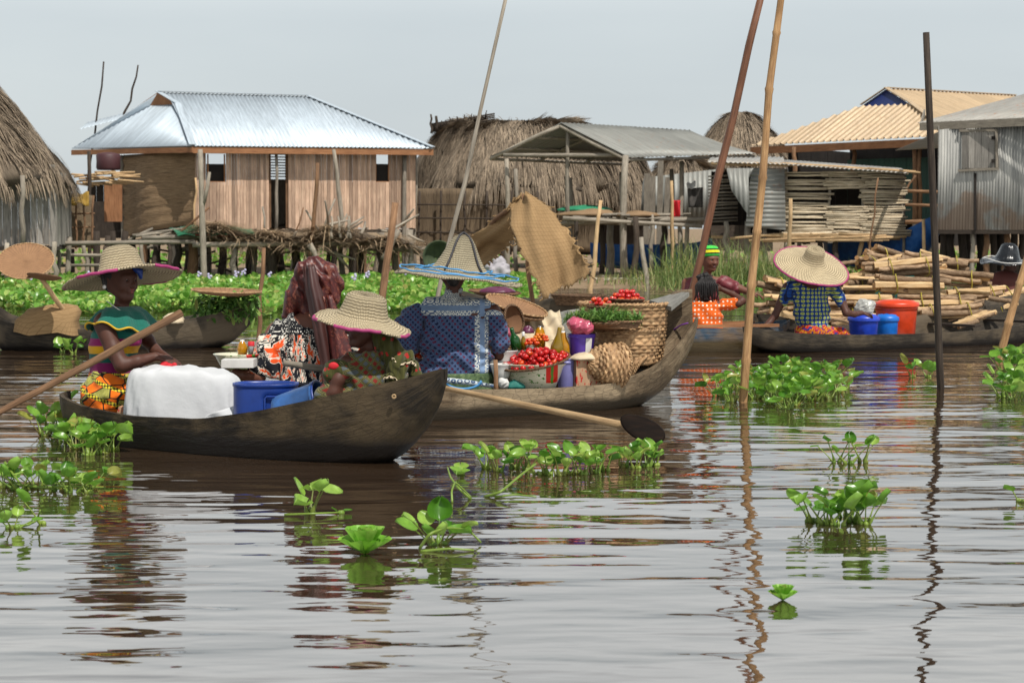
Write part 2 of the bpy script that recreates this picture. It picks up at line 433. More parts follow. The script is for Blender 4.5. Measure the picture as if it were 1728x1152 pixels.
MT['mat_brown'] = mk_weave('mat_brown', (112,88,64), (166,138,106), 8, .006, .5)
# hat straw : uv = (angle 0..1, profile length m)
def mk_straw(name, a, b, rows=58., seg=90.):
    n = NT(name); x, y, _ = n.sep(n.co('UV'))
    yy = n.m_('MULTIPLY_ADD', n.noise(n.co('Object'), 5, 2), .02, y)
    row = n.m_('MULTIPLY', yy, rows); fr = n.m_('FRACT', row); ri = n.m_('FLOOR', row)
    band = n.m_('SUBTRACT', 1., n.m_('POWER', n.m_('ABSOLUTE', n.m_('MULTIPLY_ADD', fr, 2., -1.)), 3.))
    br = n.m_('SINE', n.m_('ADD', n.m_('MULTIPLY', x, seg*6.283), n.m_('ADD', n.m_('MULTIPLY', fr, 3.), n.m_('MULTIPLY', ri, 2.1))))
    h = n.m_('MULTIPLY', band, n.m_('MULTIPLY_ADD', br, .28, .72))
    f = n.noise(n.co('Object'), 60, 4, .7); g = n.noise(n.co('Object'), 7, 4, .6)
    col = n.mix(h, c8(*[q*.62 for q in a]), n.mix(f, c8(*a), c8(*b)))
    col = n.mix(1, col, n.ramp(g, [(.3,.8),(.6,1.)]), 'MULTIPLY')
    return n.fin(col, .75, n.bump(n.m_('ADD', h, n.m_('MULTIPLY', f, .6)), 1.0, .007), 0, .25)
MT['straw'] = mk_straw('straw', (190,170,134), (228,212,180))
MT['straw_wide'] = mk_straw('straw_wide', (196,174,136), (232,214,180), 44, 60)
MT['straw_old'] = mk_straw('straw_old', (170,156,128), (210,198,168), 60, 80)
# tray with radial ribs
def mk_tray(name, a, b, ribs=44, rows=70):
    n = NT(name); x, y, _ = n.sep(n.co('UV'))
    rb = n.m_('SINE', n.m_('MULTIPLY', x, ribs*6.283)); rw = n.m_('SINE', n.m_('MULTIPLY', y, rows*6.283))
    h = n.m_('MULTIPLY_ADD', n.m_('MULTIPLY', rb, rw), .5, .5); f = n.noise(n.co('Object'), 14, 5, .6)
    col = n.mix(n.m_('MULTIPLY_ADD', h, .5, n.m_('MULTIPLY', f, .5)), c8(*a), c8(*b))
    col = n.mix(n.ramp(rb, [(.8,0),(1,.5)]), col, c8(*[q*.7 for q in a]))
    return n.fin(col, .7, n.bump(h, .7, .004), 0, .3)
MT['tray'] = mk_tray('tray', (84,56,38), (180,138,100)); MT['tray_dark'] = mk_tray('tray_dark', (86,58,40), (140,102,70))
MT['wicker'] = pm('wicker', [(112,82,56),(172,136,98),(206,174,132)], 26, (1,1,1), rough=.65, bump=.3, bdist=.003, rnd=.45)
MT['wicker_dark'] = pm('wicker_dark', [(70,50,36),(112,84,60),(140,110,80)], 26, (1,1,1), rough=.65, bump=.3, bdist=.003, rnd=.45)
# canoe wood, long grain along u
def mk_hull(name, cols, wet=(30,24,20), wl=.06, crack=0.):
    n = NT(name); uv = n.co('UV'); v = n.co('Object')
    f = n.noise(n.mp(uv, (1.2, 9, 1)), 6, 7, .65); g = n.noise(v, 3.2, 5, .6); k = n.vor(n.mp(v,(.7,.7,1.2)), 20, 'DISTANCE_TO_EDGE')
    col = n.ramp(f, [(.3, c8(*cols[0])), (.5, c8(*cols[1])), (.72, c8(*cols[2]))])
    col = n.mix(1, col, n.ramp(g, [(.3,.55),(.65,1.1)]), 'MULTIPLY')
    col = n.mix(n.ramp(n.noise(v, 1.6, 3, .7), [(.5,0),(.62,.75)]), col, c8(*cols[2]))
    if crack: col = n.mix(n.ramp(n.vor(n.mp(v,(.8,.8,1.4)), 17, 'DISTANCE_TO_EDGE'), [(0,crack),(.07,0)]), col, c8(*[q*.45 for q in cols[0]]))
    geo = n.nd('ShaderNodeNewGeometry'); z = n.sep(geo.outputs['Position'])[2]
    zz = n.m_('MULTIPLY_ADD', g, .06, z)
    w = n.ramp(n.m_('MULTIPLY', zz, 5.), [(wl*5., 1), (wl*5.+.25, 0)])
    col = n.mix(w, col, c8(*wet))
    return n.fin(col, n.m_('MULTIPLY_ADD', w, -.3, .72), n.bump(n.m_('ADD', f, n.m_('ADD', n.m_('MULTIPLY', n.vor(n.mp(v,(.8,.8,1.5)), 16, 'SMOOTH_F1'), .45), g)), .6, .016), 0, .3)
MT['hull_dark'] = mk_hull('hull_dark', [(25,20,14),(45,37,27),(84,70,50)], wl=.13, crack=.3)
MT['hull_mid'] = mk_hull('hull_mid', [(74,60,45),(116,98,76),(156,138,112)], (52,44,32), .09, .4)
MT['hull_far'] = mk_hull('hull_far', [(36,31,26),(60,53,44),(92,80,64)])
MT['hull_grey'] = mk_hull('hull_grey', [(90,88,84),(128,126,120),(158,154,146)])
MT['hull_blue'] = mk_hull('hull_blue', [(38,58,78),(64,88,108),(120,96,68)], (84,70,46), .12)
MT['paint_blue'] = pm('paint_blue', [(20,62,120),(32,84,150),(60,110,170)], 6, rough=.5)
MT['plank_grey'] = pm('plank_grey', [(92,90,86),(128,126,120),(150,148,140)], 10, (1,8,1), coord='UV', rough=.8)
# plastics, glass, fabric
def plain(name, c, rough=.4, var=.1, bump=.0, sc=12, **k):
    n = NT(name); f = n.noise(n.co('Object'), sc, 4, .6)
    col = n.mix(f, c8(*[q*(1-var*1.6) for q in c]), c8(*[min(255,q*(1+var*.6)) for q in c]))
    return n.fin(col, n.m_('MULTIPLY_ADD', f, .2, rough-.1), n.bump(f, bump, .01) if bump else None, 0, k.pop('spec', .5), **k)
MT['p_blue'] = plain('p_blue', (30,62,142), .38, .15); MT['p_blue_worn'] = plain('p_blue_worn', (52,100,164), .5, .25, .2, 20)
MT['p_sky'] = plain('p_sky', (24,112,206), .35, .2); MT['p_royal'] = plain('p_royal', (38,72,196), .35, .2)
MT['p_orange'] = plain('p_orange', (218,66,24), .38, .18); MT['p_violet'] = plain('p_violet', (92,62,176), .35)
MT['p_white'] = plain('p_white', (216,214,210), .4); MT['p_lilac'] = plain('p_lilac', (124,122,178), .4)
MT['bag_pink'] = plain('bag_pink', (206,92,118), .25, .25, .5, 16, Transmission_Weight=.15)
MT['bag_clear'] = plain('bag_clear', (196,196,190), .25, .2, .6, 18, Transmission_Weight=.25)
MT['bag_black'] = plain('bag_black', (26,28,32), .22, .4, .8, 14)
MT['cloth_white'] = plain('cloth_white', (196,197,199), .9, .05, .9, 5)
MT['cloth_cream'] = plain('cloth_cream', (206,188,158), .9, .12, .3, 9)
MT['tomato'] = plain('tomato', (200,26,22), .22, .25, 0, 5, Coat_Weight=.3)
MT['pepper'] = plain('pepper', (226,120,26), .3, .3, 0, 30)
MT['veg_purple'] = plain('veg_purple', (96,40,70), .4)
MT['glass_green'] = plain('glass_green', (30,86,34), .08, .1, 0, 5, Transmission_Weight=.35)
MT['glass_amber'] = plain('glass_amber', (150,120,20), .08, .1, 0, 5, Transmission_Weight=.35)
MT['oil'] = plain('oil', (214,150,22), .12, .1, 0, 5, Transmission_Weight=.4)
MT['glass_clear'] = plain('glass_clear', (186,190,186), .08, .1, 0, 5, Transmission_Weight=.7)
MT['rope_blue'] = plain('rope_blue', (76,148,204), .6, .2); MT['rope_dark'] = plain('rope_dark', (56,54,56), .7)
MT['rope_yellow'] = plain('rope_yellow', (176,160,60), .6, .2); MT['rope_purple'] = plain('rope_purple', (120,60,150), .5)
MT['pink'] = plain('pink', (166,54,110), .7, .2, .3, 30)
MT['yellow'] = plain('yellow', (210,168,34), .7); MT['green_tarp'] = plain('green_tarp', (44,136,98), .6, .2); MT['red_tarp'] = plain('red_tarp', (206,84,62), .6, .2)
MT['red'] = plain('red', (196,26,38), .7); MT['teal'] = plain('teal', (26,110,100), .7, .2)
MT['white'] = plain('white', (214,212,208), .8)
MT['hair'] = pm('hair', [(12,10,10),(26,22,22),(40,34,32)], 60, rough=.55, bump=.8, bdist=.006, spec=.4)
def mk_skin(name, c):
    n = NT(name); v = n.co('Object'); f = n.noise(v, 9, 5, .6); g = n.noise(v, 140, 3, .6)
    col = n.mix(f, c8(*[q*.8 for q in c]), c8(*[q*1.12 for q in c]))
    return n.fin(col, n.m_('MULTIPLY_ADD', f, .25, .44), n.bump(g, .2, .003), 0, .35, Subsurface_Weight=.06, Subsurface_Scale=.01)
MT['skin'] = mk_skin('skin', (80,48,37)); MT['skin_warm'] = mk_skin('skin_warm', (112,70,54)); MT['lips'] = plain('lips', (140,66,62), .4)
MT['eye'] = plain('eye', (196,184,172), .15); MT['iris'] = plain('iris', (24,16,12), .1)
# leaves
def mk_leaf(name, a, b, c, rough=.35):
    n = NT(name); ra = n.att('rnd'); f = n.noise(n.co('Object'), 30, 3, .6)
    col = n.ramp(n.m_('FRACT', n.m_('MULTIPLY', ra, 5.7)), [(0, c8(*a)), (.5, c8(*b)), (.9, c8(*c)), (.965, c8(*[q*.5+w*.5 for q,w in zip(c,(150,120,60))]))])
    col = n.mix(1, col, n.ramp(f, [(.3,.75),(.7,1.1)]), 'MULTIPLY')
    return n.fin(col, rough, n.bump(f, .2, .004), 0, .5, Transmission_Weight=0.)
def leafy(name, a, b, c, rough=.35, tr=.35):
    m = mk_leaf(name, a, b, c, rough); t = m.node_tree; o = [x for x in t.nodes if x.type=='OUTPUT_MATERIAL'][0]; bs = t.nodes['Principled BSDF']
    tl = t.nodes.new('ShaderNodeBsdfTranslucent'); ms = t.nodes.new('ShaderNodeMixShader'); ms.inputs[0].default_value = tr
    src = bs.inputs['Base Color'].links[0].from_socket; t.links.new(src, tl.inputs[0])
    t.links.new(bs.outputs[0], ms.inputs[1]); t.links.new(tl.outputs[0], ms.inputs[2]); t.links.new(ms.outputs[0], o.inputs[0]); return m
MT['leaf'] = leafy('leaf', (74,126,34), (116,164,54), (158,190,86), .3); MT['leaf_far'] = leafy('leaf_far', (84,140,40), (128,176,70), (182,208,112), .32)
MT['stem'] = leafy('stem', (96,128,40), (134,156,62), (112,120,48), .4, .15)
MT['lettuce'] = leafy('lettuce', (110,168,40), (140,196,66), (160,210,90), .5)
MT['grass'] = leafy('grass', (84,108,50), (120,142,74), (170,172,110), .6); MT['herb'] = leafy('herb', (62,100,36), (98,140,62), (132,168,84), .5)
MT['flower'] = plain('flower', (190,184,214), .7)
# fabrics with printed patterns (uv in metres)
def fabric(n, col, h=None, rough=.85, **k):
    fb = n.noise(n.co('Object'), 14, 3, .6); w = n.m_('ADD', fb, h if h is not None else 0.)
    return n.fin(col, rough, n.bump(w, .35, .01), 0, .25, Sheen_Weight=.15, **k)
def diag(n, s):
    x, y, _ = n.sep(n.mp(n.co('UV'), (1/s,1/s,1))); a = n.m_('ADD', x, y); b = n.m_('SUBTRACT', x, y)
    fa = n.m_('FRACT', a); fb = n.m_('FRACT', b)
    da = n.m_('ABSOLUTE', n.m_('SUBTRACT', fa, .5)); db = n.m_('ABSOLUTE', n.m_('SUBTRACT', fb, .5))
    par = n.m_('ABSOLUTE', n.m_('MODULO', n.m_('ADD', n.m_('FLOOR', a), n.m_('FLOOR', b)), 2.))
    ia = n.m_('ABSOLUTE', n.m_('MODULO', n.m_('FLOOR', a), 2.))
    return n.m_('MAXIMUM', da, db), da, db, par, ia
n = NT('print_check'); d, da, db, par, ia = diag(n, .046)
col = n.mix(ia, c8(118,34,26), c8(84,90,92)); col = n.mix(n.ramp(d, [(.28,0),(.3,1)], 'CONSTANT'), col, c8(42,46,32))
ln = n.m_('GREATER_THAN', n.m_('ABSOLUTE', n.m_('SUBTRACT', d, .42)), .045); ln2 = n.m_('GREATER_THAN', d, .33)
MT['print_check'] = fabric(n, n.mix(n.m_('MULTIPLY', ln, ln2), col, c8(126,118,70)))
n = NT('print_lattice'); d, da, db, par, ia = diag(n, .034)
ck = n.m_('GREATER_THAN', n.m_('MULTIPLY', n.m_('SINE', n.m_('MULTIPLY', da, 38.)), n.m_('SINE', n.m_('MULTIPLY', db, 38.))), .25)
col = n.mix(n.m_('MULTIPLY', ck, n.m_('GREATER_THAN', d, .26)), c8(18,25,58), c8(104,130,172))
MT['print_lattice'] = fabric(n, n.mix(n.m_('MULTIPLY', n.m_('LESS_THAN', d, .24), ia), col, c8(74,22,48)))
n = NT('print_scroll'); x, y, _ = n.sep(n.co('UV'))
v1 = n.vor(n.mp(n.co('UV'),(1,1,1)), 24, 'F1', .35); rg = n.m_('SINE', n.m_('MULTIPLY', v1, 13.))
MT['print_scroll'] = fabric(n, n.ramp(n.m_('MULTIPLY_ADD', rg, .5, .5), [(.3, c8(60,84,118)), (.42, c8(196,200,196)), (.95, c8(180,190,196))]))
n = NT('print_floral'); s_ = .042; xx, yy, _ = n.sep(n.mp(n.co('UV'), (1/s_,1/s_,1)))
fx = n.m_('ABSOLUTE', n.m_('SUBTRACT', n.m_('FRACT', xx), .5)); fy = n.m_('ABSOLUTE', n.m_('SUBTRACT', n.m_('FRACT', yy), .5))
bl = n.noise(n.co('UV'), 150, 2); rr = n.m_('ADD', n.m_('SQRT', n.m_('ADD', n.m_('MULTIPLY', fx, fx), n.m_('MULTIPLY', fy, fy))), n.m_('MULTIPLY', n.m_('SUBTRACT', bl, .5), .5))
cr_ = n.m_('MINIMUM', fx, fy)
col = n.mix(n.m_('LESS_THAN', rr, .34), c8(18,62,134), c8(168,176,84)); col = n.mix(n.m_('LESS_THAN', rr, .1), col, c8(40,70,40))
col = n.mix(n.m_('GREATER_THAN', n.m_('MAXIMUM', fx, fy), .46), col, c8(14,28,60))
MT['print_floral'] = fabric(n, col)
n = NT('print_polka'); v1 = n.vor(n.co('UV'), 24, 'F1', .25)
MT['print_polka'] = fabric(n, n.mix(n.ramp(v1, [(.0,1),(.24,0)], 'CONSTANT'), c8(214,92,20), c8(226,214,196)))
n = NT('print_wax'); uv = n.co('UV'); wv = n.mp(uv,(1,1.6,1)); cc = n.vor(wv, 9, 'F1', 1, 1); e = n.vor(wv, 9, 'DISTANCE_TO_EDGE')
vv = n.sep(cc)[0]; ch = n.vor(uv, 55, 'F1', .1)
sc1 = n.m_('SINE', n.m_('MULTIPLY', n.sep(uv)[0], 420.)) 
pat = n.mix(n.m_('MULTIPLY_ADD', n.noise(n.mp(uv,(5,1,1)),40,4,.7), 1.6, -.4), c8(96,100,24), c8(206,200,110))
col = n.mix(n.m_('GREATER_THAN', vv, .58), c8(222,106,16), pat)
col = n.mix(n.m_('LESS_THAN', e, .035), col, c8(34,26,16)); y1 = n.sep(uv)[1]
bd_ = n.m_('LESS_THAN', n.m_('ABSOLUTE', n.m_('SUBTRACT', n.m_('FRACT', n.m_('MULTIPLY', n.m_('ADD', y1, n.m_('MULTIPLY', n.sep(uv)[0], .35)), 11.)), .5)), .13)
col = n.mix(bd_, col, n.mix(n.m_('GREATER_THAN', ch, .4), c8(206,190,50), c8(44,40,20)))
MT['print_wax'] = fabric(n, col)
n = NT('knit_stripes'); y = n.sep(n.co('Object'))[2]
st = n.ramp(n.m_('MULTIPLY', n.m_('SUBTRACT', n.m_('MULTIPLY_ADD', n.noise(n.co('Object'), 5, 2), .012, y), .17), 2.8), [(0, c8(206,150,24)), (.25, c8(116,20,82)), (.43, c8(20,84,76)), (.58, c8(214,160,24)), (.71, c8(140,24,92)), (.83, c8(22,100,88))], 'CONSTANT')
kn = n.m_('MULTIPLY', n.m_('SINE', n.m_('MULTIPLY', n.sep(n.co('UV'))[0], 620.)), n.m_('SINE', n.m_('MULTIPLY', y, 760.)))
MT['knit_stripes'] = fabric(n, st, kn)
n = NT('knit_teal'); kn = n.vor(n.co('Object'), 130, 'F1', .2); MT['knit_teal'] = fabric(n, n.mix(kn, c8(30,116,100), c8(10,64,56)), kn)
n = NT('print_birds'); uv = n.co('UV'); y = n.sep(uv)[1]; dt = n.m_('LESS_THAN', n.vor(uv, 82, 'F1', .7), .38)
up = n.mix(dt, c8(16,16,22), c8(206,202,192)); dw = n.noise(uv, 16, 3, .7, 1.2); nz = n.noise(n.mp(uv,(2.4,.8,1)), 13, 4, .7, .6)
yb = n.m_('MULTIPLY_ADD', nz, .14, y)
col = n.mix(n.m_('GREATER_THAN', yb, .31), c8(16,18,28), up)
fe = n.ramp(nz, [(.46,0),(.50,1),(.55,1),(.56,0)], 'CONSTANT'); band = n.m_('MULTIPLY', n.m_('GREATER_THAN', y, .10), n.m_('LESS_THAN', y, .40))
col = n.mix(n.m_('MULTIPLY', fe, band), col, c8(206,196,180)); col = n.mix(n.m_('MULTIPLY', n.m_('GREATER_THAN', nz, .555), band), col, c8(214,76,22))
bl_ = n.m_('LESS_THAN', n.m_('ABSOLUTE', n.m_('SUBTRACT', n.m_('FRACT', n.m_('MULTIPLY', y, 26.)), .5)), .14); col = n.mix(n.m_('MULTIPLY', bl_, n.m_('LESS_THAN', y, .085)), col, c8(206,176,90))
MT['print_birds'] = fabric(n, col)
n = NT('scarf_maroon'); uv = n.co('Object'); f = n.noise(n.mp(uv,(1,1,1)), 16, 4, .75, 1.5)
col = n.ramp(f, [(.3, c8(38,11,11)), (.56, c8(84,24,20)), (.59, c8(150,92,66)), (.61, c8(78,23,20))])
MT['scarf_maroon'] = n.fin(col, .45, n.bump(f, .3, .01), 0, .5)
MT['scarf_brown'] = plain('scarf_brown', (66,32,27), .55, .25, .2, 6)
n = NT('scarf_olive'); uv = n.co('UV'); f = n.vor(uv, 26, 'F1', .9); st_ = n.noise(n.mp(uv,(30,2,1)), 4, 3)
col = n.mix(st_, c8(28,32,12), c8(86,84,36)); col = n.mix(n.m_('LESS_THAN', f, .26), col, c8(150,34,26))
MT['scarf_olive'] = fabric(n, col)
MT['satin_maroon'] = plain('satin_maroon', (118,44,52), .5, .3, .35, 30); MT['brown_top'] = plain('brown_top', (92,44,36), .8, .2, .3, 5)
n = NT('skirt_red'); f = n.noise(n.co('UV'), 9, 3, .6, 2.5)
MT['skirt_red'] = fabric(n, n.ramp(f, [(0, c8(30,50,120)), (.42, c8(180,28,26)), (.5, c8(206,150,30)), (.55, c8(180,28,26)), (.64, c8(30,50,120))], 'CONSTANT'))
MT['skirt_green'] = pm('skirt_green', [(44,60,40),(78,98,66),(120,136,96)], 40, rough=.9)
n = NT('headband'); a_ = n.m_('MULTIPLY', n.sep(n.co('UV'))[1], 1.)
MT['headband'] = fabric(n, n.ramp(n.m_('MULTIPLY', a_, 9.), [(0, c8(64,190,70)), (.22, c8(18,20,16)), (.36, c8(216,206,40)), (.62, c8(18,20,16)), (.76, c8(64,190,70))], 'CONSTANT'))
# enamel bowl with leaves & red block
n = NT('enamel'); g = n.nd('ShaderNodeNewGeometry'); v = n.co('Object'); f = n.noise(n.mp(v,(1,1,2)), 26, 3, .6, 1.2); x, yy_, z = n.sep(v)
col = n.mix(n.m_('MULTIPLY', n.m_('GREATER_THAN', f, .60), n.m_('LESS_THAN', x, .07)), c8(206,202,178), c8(70,120,44))
f2 = n.noise(v, 40, 3, .6); bx = n.m_('MULTIPLY', n.m_('MULTIPLY', n.m_('GREATER_THAN', x, .075), n.m_('LESS_THAN', x, .155)), n.m_('MULTIPLY', n.m_('GREATER_THAN', n.m_('MULTIPLY_ADD', f2, .03, z), .065), n.m_('LESS_THAN', z, .18)))
col = n.mix(bx, col, c8(206,34,20)); col = n.mix(n.m_('MULTIPLY', bx, n.m_('MULTIPLY', n.m_('GREATER_THAN', n.m_('MULTIPLY_ADD', f2, .02, x), .117), n.m_('LESS_THAN', n.m_('MULTIPLY_ADD', f2, .02, x), .135))), col, c8(84,130,40))
MT['enamel'] = n.fin(col, .25, None, 0, .5, Coat_Weight=.2)
n = NT('carton'); v = n.co('Object'); f = n.noise(n.mp(v,(3,3,1.2)), 16, 4, .7); g_ = n.noise(n.mp(v,(6,1,1)), 5, 3)
MT['carton'] = n.fin(n.mix(n.m_('GREATER_THAN', f, .56), n.mix(g_, c8(150,112,86), c8(196,168,136)), c8(176,48,44)), .8, n.bump(f,.2,.004), 0, .2)
# water
n = NT('water'); v = n.co('Object')
w1 = n.noise(n.mp(v,(.5,1.25,1), (0,0,R(7))), 1.15, 1, .4, .5)
w2 = n.noise(n.mp(v,(.7,2.0,1), (0,0,R(-9))), 2.3, 1, .45, .4)
w3 = n.noise(n.mp(v,(1.0,2.0,1)), 7, 1, .5)
amp = n.ramp(n.noise(n.mp(v,(.25,.5,1)), .8, 2), [(.35,.45),(.7,1.)])
hh = n.m_('MULTIPLY', amp, n.m_('ADD', n.m_('MULTIPLY', w1, 1.0), n.m_('ADD', n.m_('MULTIPLY', w2, .5), n.m_('MULTIPLY', w3, .06))))
col = n.mix(n.noise(v,.5,3), c8(46,34,24), c8(60,46,34))
MT['water'] = n.fin(col, .015, n.bump(hh, 1.0, .029), 0, .5, IOR=3.2)
MT['reed_h'] = pm('reed_h', [(84,66,48),(146,120,90),(176,150,118)], 5, (.6,.6,16), rough=.85, bump=.6, bdist=.02)
MT['reed_v'] = pm('reed_v', [(60,50,40),(104,88,70),(136,118,94)], 6, (14,14,.5), rough=.9, bump=.6, bdist=.02)
MT['pole_red'] = pm('pole_red', [(78,50,36),(112,74,54),(136,94,70)], 10, (5,.3,1), coord='UV', rough=.55)
n = NT('soil'); v = n.co('Object'); f = n.noise(v, 2.2, 8, .65); g = n.noise(v, 14, 5, .6)
MT['soil'] = n.fin(n.mix(n.m_('MULTIPLY', f, g), n.ramp(f, [(.3, c8(96,78,60)), (.6, c8(168,144,116)), (.75, c8(120,120,72))]), c8(70,60,48)), .95, n.bump(g, .5, .05), 0, .2)
# ================================================================ water, ground
b = MB(); b.sheet((-3000,-30,0),(3000,-30,0),(3000,4000,0),(-3000,4000,0),4,4); o = b.build('water', MT['water'], origin=(0,0,0)); tag(o, kind='structure')
# muddy bank behind: rises gently out of the water, one sheet out to the horizon
nx, ny = 160, 60
xs = np.linspace(-60, 70, nx); ys = np.concatenate([np.linspace(40.5, 75, ny-4), [120, 400, 1500, 4000]])
X, Y = np.meshgrid(xs, ys); Xw = X*np.maximum(1, Y/75)
shore = 42.3 + 1.2*np.sin(Xw*.35) + .5*np.sin(Xw*1.1+1) + np.where(Xw < -1.2, 13, 0) + np.where(Xw > 6.3, 8, 0)
Z = np.clip((Y-shore)*.05, -.25, .16) + .02*np.sin(X*1.7+Y*2.3)*(Y<80) 
V = np.stack([Xw, Y, Z], -1).reshape(-1,3); i = np.arange(ny-1)[:,None]*nx + np.arange(nx-1)[None]
Q = np.stack([i,i+1,i+nx+1,i+nx],-1).reshape(-1,4)
o = mesh_np('ground', V, Q, V[:,:2], np.zeros(len(V)), MT['soil'], origin=(0,0,0), smooth=True); tag(o, kind='structure')

# ================================================================ plants
def scatter(name, tpl_V, tpl_F, pos, rotz, tilt, scale, mat, label, cat, kind='stuff', parent=None, rn=None, twist=None):
    """many copies of a small template in one mesh; arrays over instances"""
    n = len(pos); c, s = np.cos(rotz), np.sin(rotz); ct, st_ = np.cos(tilt), np.sin(tilt)
    T = np.asarray(tpl_V, float)[None]*np.asarray(scale).reshape(n,-1)[:,None,:]
    x, y, z = T[...,0], T[...,1], T[...,2]
    y2 = y*ct[:,None]-z*st_[:,None]; z2 = y*st_[:,None]+z*ct[:,None]
    X = x*c[:,None]-y2*s[:,None]; Yy = x*s[:,None]+y2*c[:,None]
    V = np.stack([X,Yy,z2],-1)+np.asarray(pos)[:,None,:]
    k = len(tpl_V); Fq = np.asarray(tpl_F)[None]+ (np.arange(n)*k)[:,None,None]; Fq = np.where(np.asarray(tpl_F)[None]<0,-1,Fq)
    uv = np.tile(np.asarray(tpl_V)[:,:2],(n,1)); r = np.repeat(rs.rand(n) if rn is None else rn, k)
    o = mesh_np(name, V.reshape(-1,3), Fq.reshape(-1,4), uv, r, mat, parent, None if parent else None, True)
    if not parent: tag(o, label, cat, kind=kind)
    return o
# far leaf: rounded, cupped, pointing +y
LV = [(0,0,0),(-.32,.25,.06),(.32,.25,.06),(-.5,.6,.1),(.5,.6,.1),(0,.5,-.04),(-.33,.92,.08),(.33,.92,.08),(0,1.05,.02)]
LF = [(0,2,5,-1),(0,5,1,-1),(1,5,3,-1),(2,4,5,-1),(3,5,6,-1),(4,7,5,-1),(5,8,6,-1),(5,7,8,-1)]
def band(name, region, N, label, smin=.05, smax=.12, hmax=.2):
    """region: function -> candidate points mask"""
    pts = region(N); n = len(pts); h = rs.rand(n)**.7*hmax
    nz = np.sin(pts[:,0]*2.1+np.sin(pts[:,1]*1.3)*2)*np.cos(pts[:,1]*1.7+pts[:,0]*.6)
    h = h*(.75+.4*nz)
    pos = np.stack([pts[:,0],pts[:,1],h+.01],-1)
    sc_ = smin+(smax-smin)*rs.rand(n); 
    return scatter(name, LV, LF, pos, rs.rand(n)*6.28, R(15)+rs.rand(n)*R(70), np.stack([sc_*1.05,sc_,sc_],-1), MT['leaf_far'], label, 'water plants', rn=rs.rand(n)*.5+.25+.2*nz)
def reg_px(polyfn):
    def f(N):
        px = rs.uniform(-60, 1790, N); out=[]
        y0, y1, dens = polyfn(px)
        py = y0+(y1-y0)*rs.rand(N)**1.0
        D = F*CH/(py-385+6.4e-3)            # water depth for that row
        keep = rs.rand(N) < dens
        X = (px-864)/F*D
        return np.stack([X,D],-1)[keep]
    return f
def mainband(px):
    y1 = 530+8*np.sin(px*.02)+5*np.sin(px*.07+2) - np.clip((px-420)/260,0,1)*4
    y1 = np.where(px>760, 512+4*np.sin(px*.05), y1); y1 = np.where(px<60, 520+px*.1, y1)
    y0 = np.full_like(px, 477.); d = np.where(px<905, 1., 0.)
    return y0, y1, d
band('water_hyacinth_bed', reg_px(mainband), 95000, 'broad bed of green water hyacinth along the bank before the stilt houses')
def rband(px):
    y1 = np.where((px>1240)&(px<1340), 500., 478.); y0 = np.full_like(px, 455.); d = np.where((px>1230), 1., 0.)
    y1 = np.where(px>1640, 500., y1); return y0, y1, d
band('water_hyacinth_bed', reg_px(rband), 14000, 'green water plants growing behind the firewood on the right bank')
def under(px):
    return np.full_like(px, 430.), np.full_like(px, 462.), np.where((px<700)|(px>1330), 1., .25)
band('marsh_plants', reg_px(under), 3500, 'green marsh plants growing beneath and behind the stilt houses', hmax=.3, smin=.1, smax=.22)
# lilac blossoms in the bed
n_ = 16; px = rs.uniform(0, 720, n_); py = rs.uniform(480, 494, n_); D = F*CH/(py-385)
b = MB()
for x, d in zip((px-864)/F*D, D):
    for k in range(5): b.ball((x+rs.uniform(-.04,.04), d, .24+k*.025+rs.uniform(-.01,.01)), .03, 5, 4)
tag(b.build('hyacinth_flowers', MT['flower']), 'pale lilac hyacinth blossoms scattered over the green bed', 'flowers', kind='stuff')
# tall grass at the bank
GV = [(-.5,0,0),(.5,0,0),(-.4,.02,.4),(.4,.02,.4),(-.3,.3,.78),(.3,.3,.78),(0,.85,.9)]
GF = [(0,1,3,2),(2,3,5,4),(4,5,6,-1)]
def grass(cx, D, n, w, h, dd=1.2):
    px = cx+rs.normal(0, w, n); d = D+rs.uniform(-dd, dd, n); hh = h*(.5+.6*rs.rand(n))
    pos = np.stack([(px-864)/F*d, d, np.zeros(n)+.05],-1)
    return pos, hh
ps=[];hs=[]
for cx, D, n_, w, h in [(1150,42,260,22,.95),(1228,41,480,42,.95),(1290,41,360,32,.85),(1120,44,240,40,.5),(1340,43,160,40,.6),(1060,45,160,50,.25),(1190,40,300,60,.4)]:
    p,h_ = grass(cx,D,n_,w,h); ps.append(p); hs.append(h_)
pos=np.concatenate(ps); hh=np.concatenate(hs); m=len(pos)
scatter('grass', GV, GF, pos, rs.rand(m)*6.28, rs.normal(0,.5,m), np.stack([np.full(m,.012)+.01*rs.rand(m),hh*.8,hh],-1), MT['grass'], 'tall reedy grass growing on the sandy bank', 'grass')
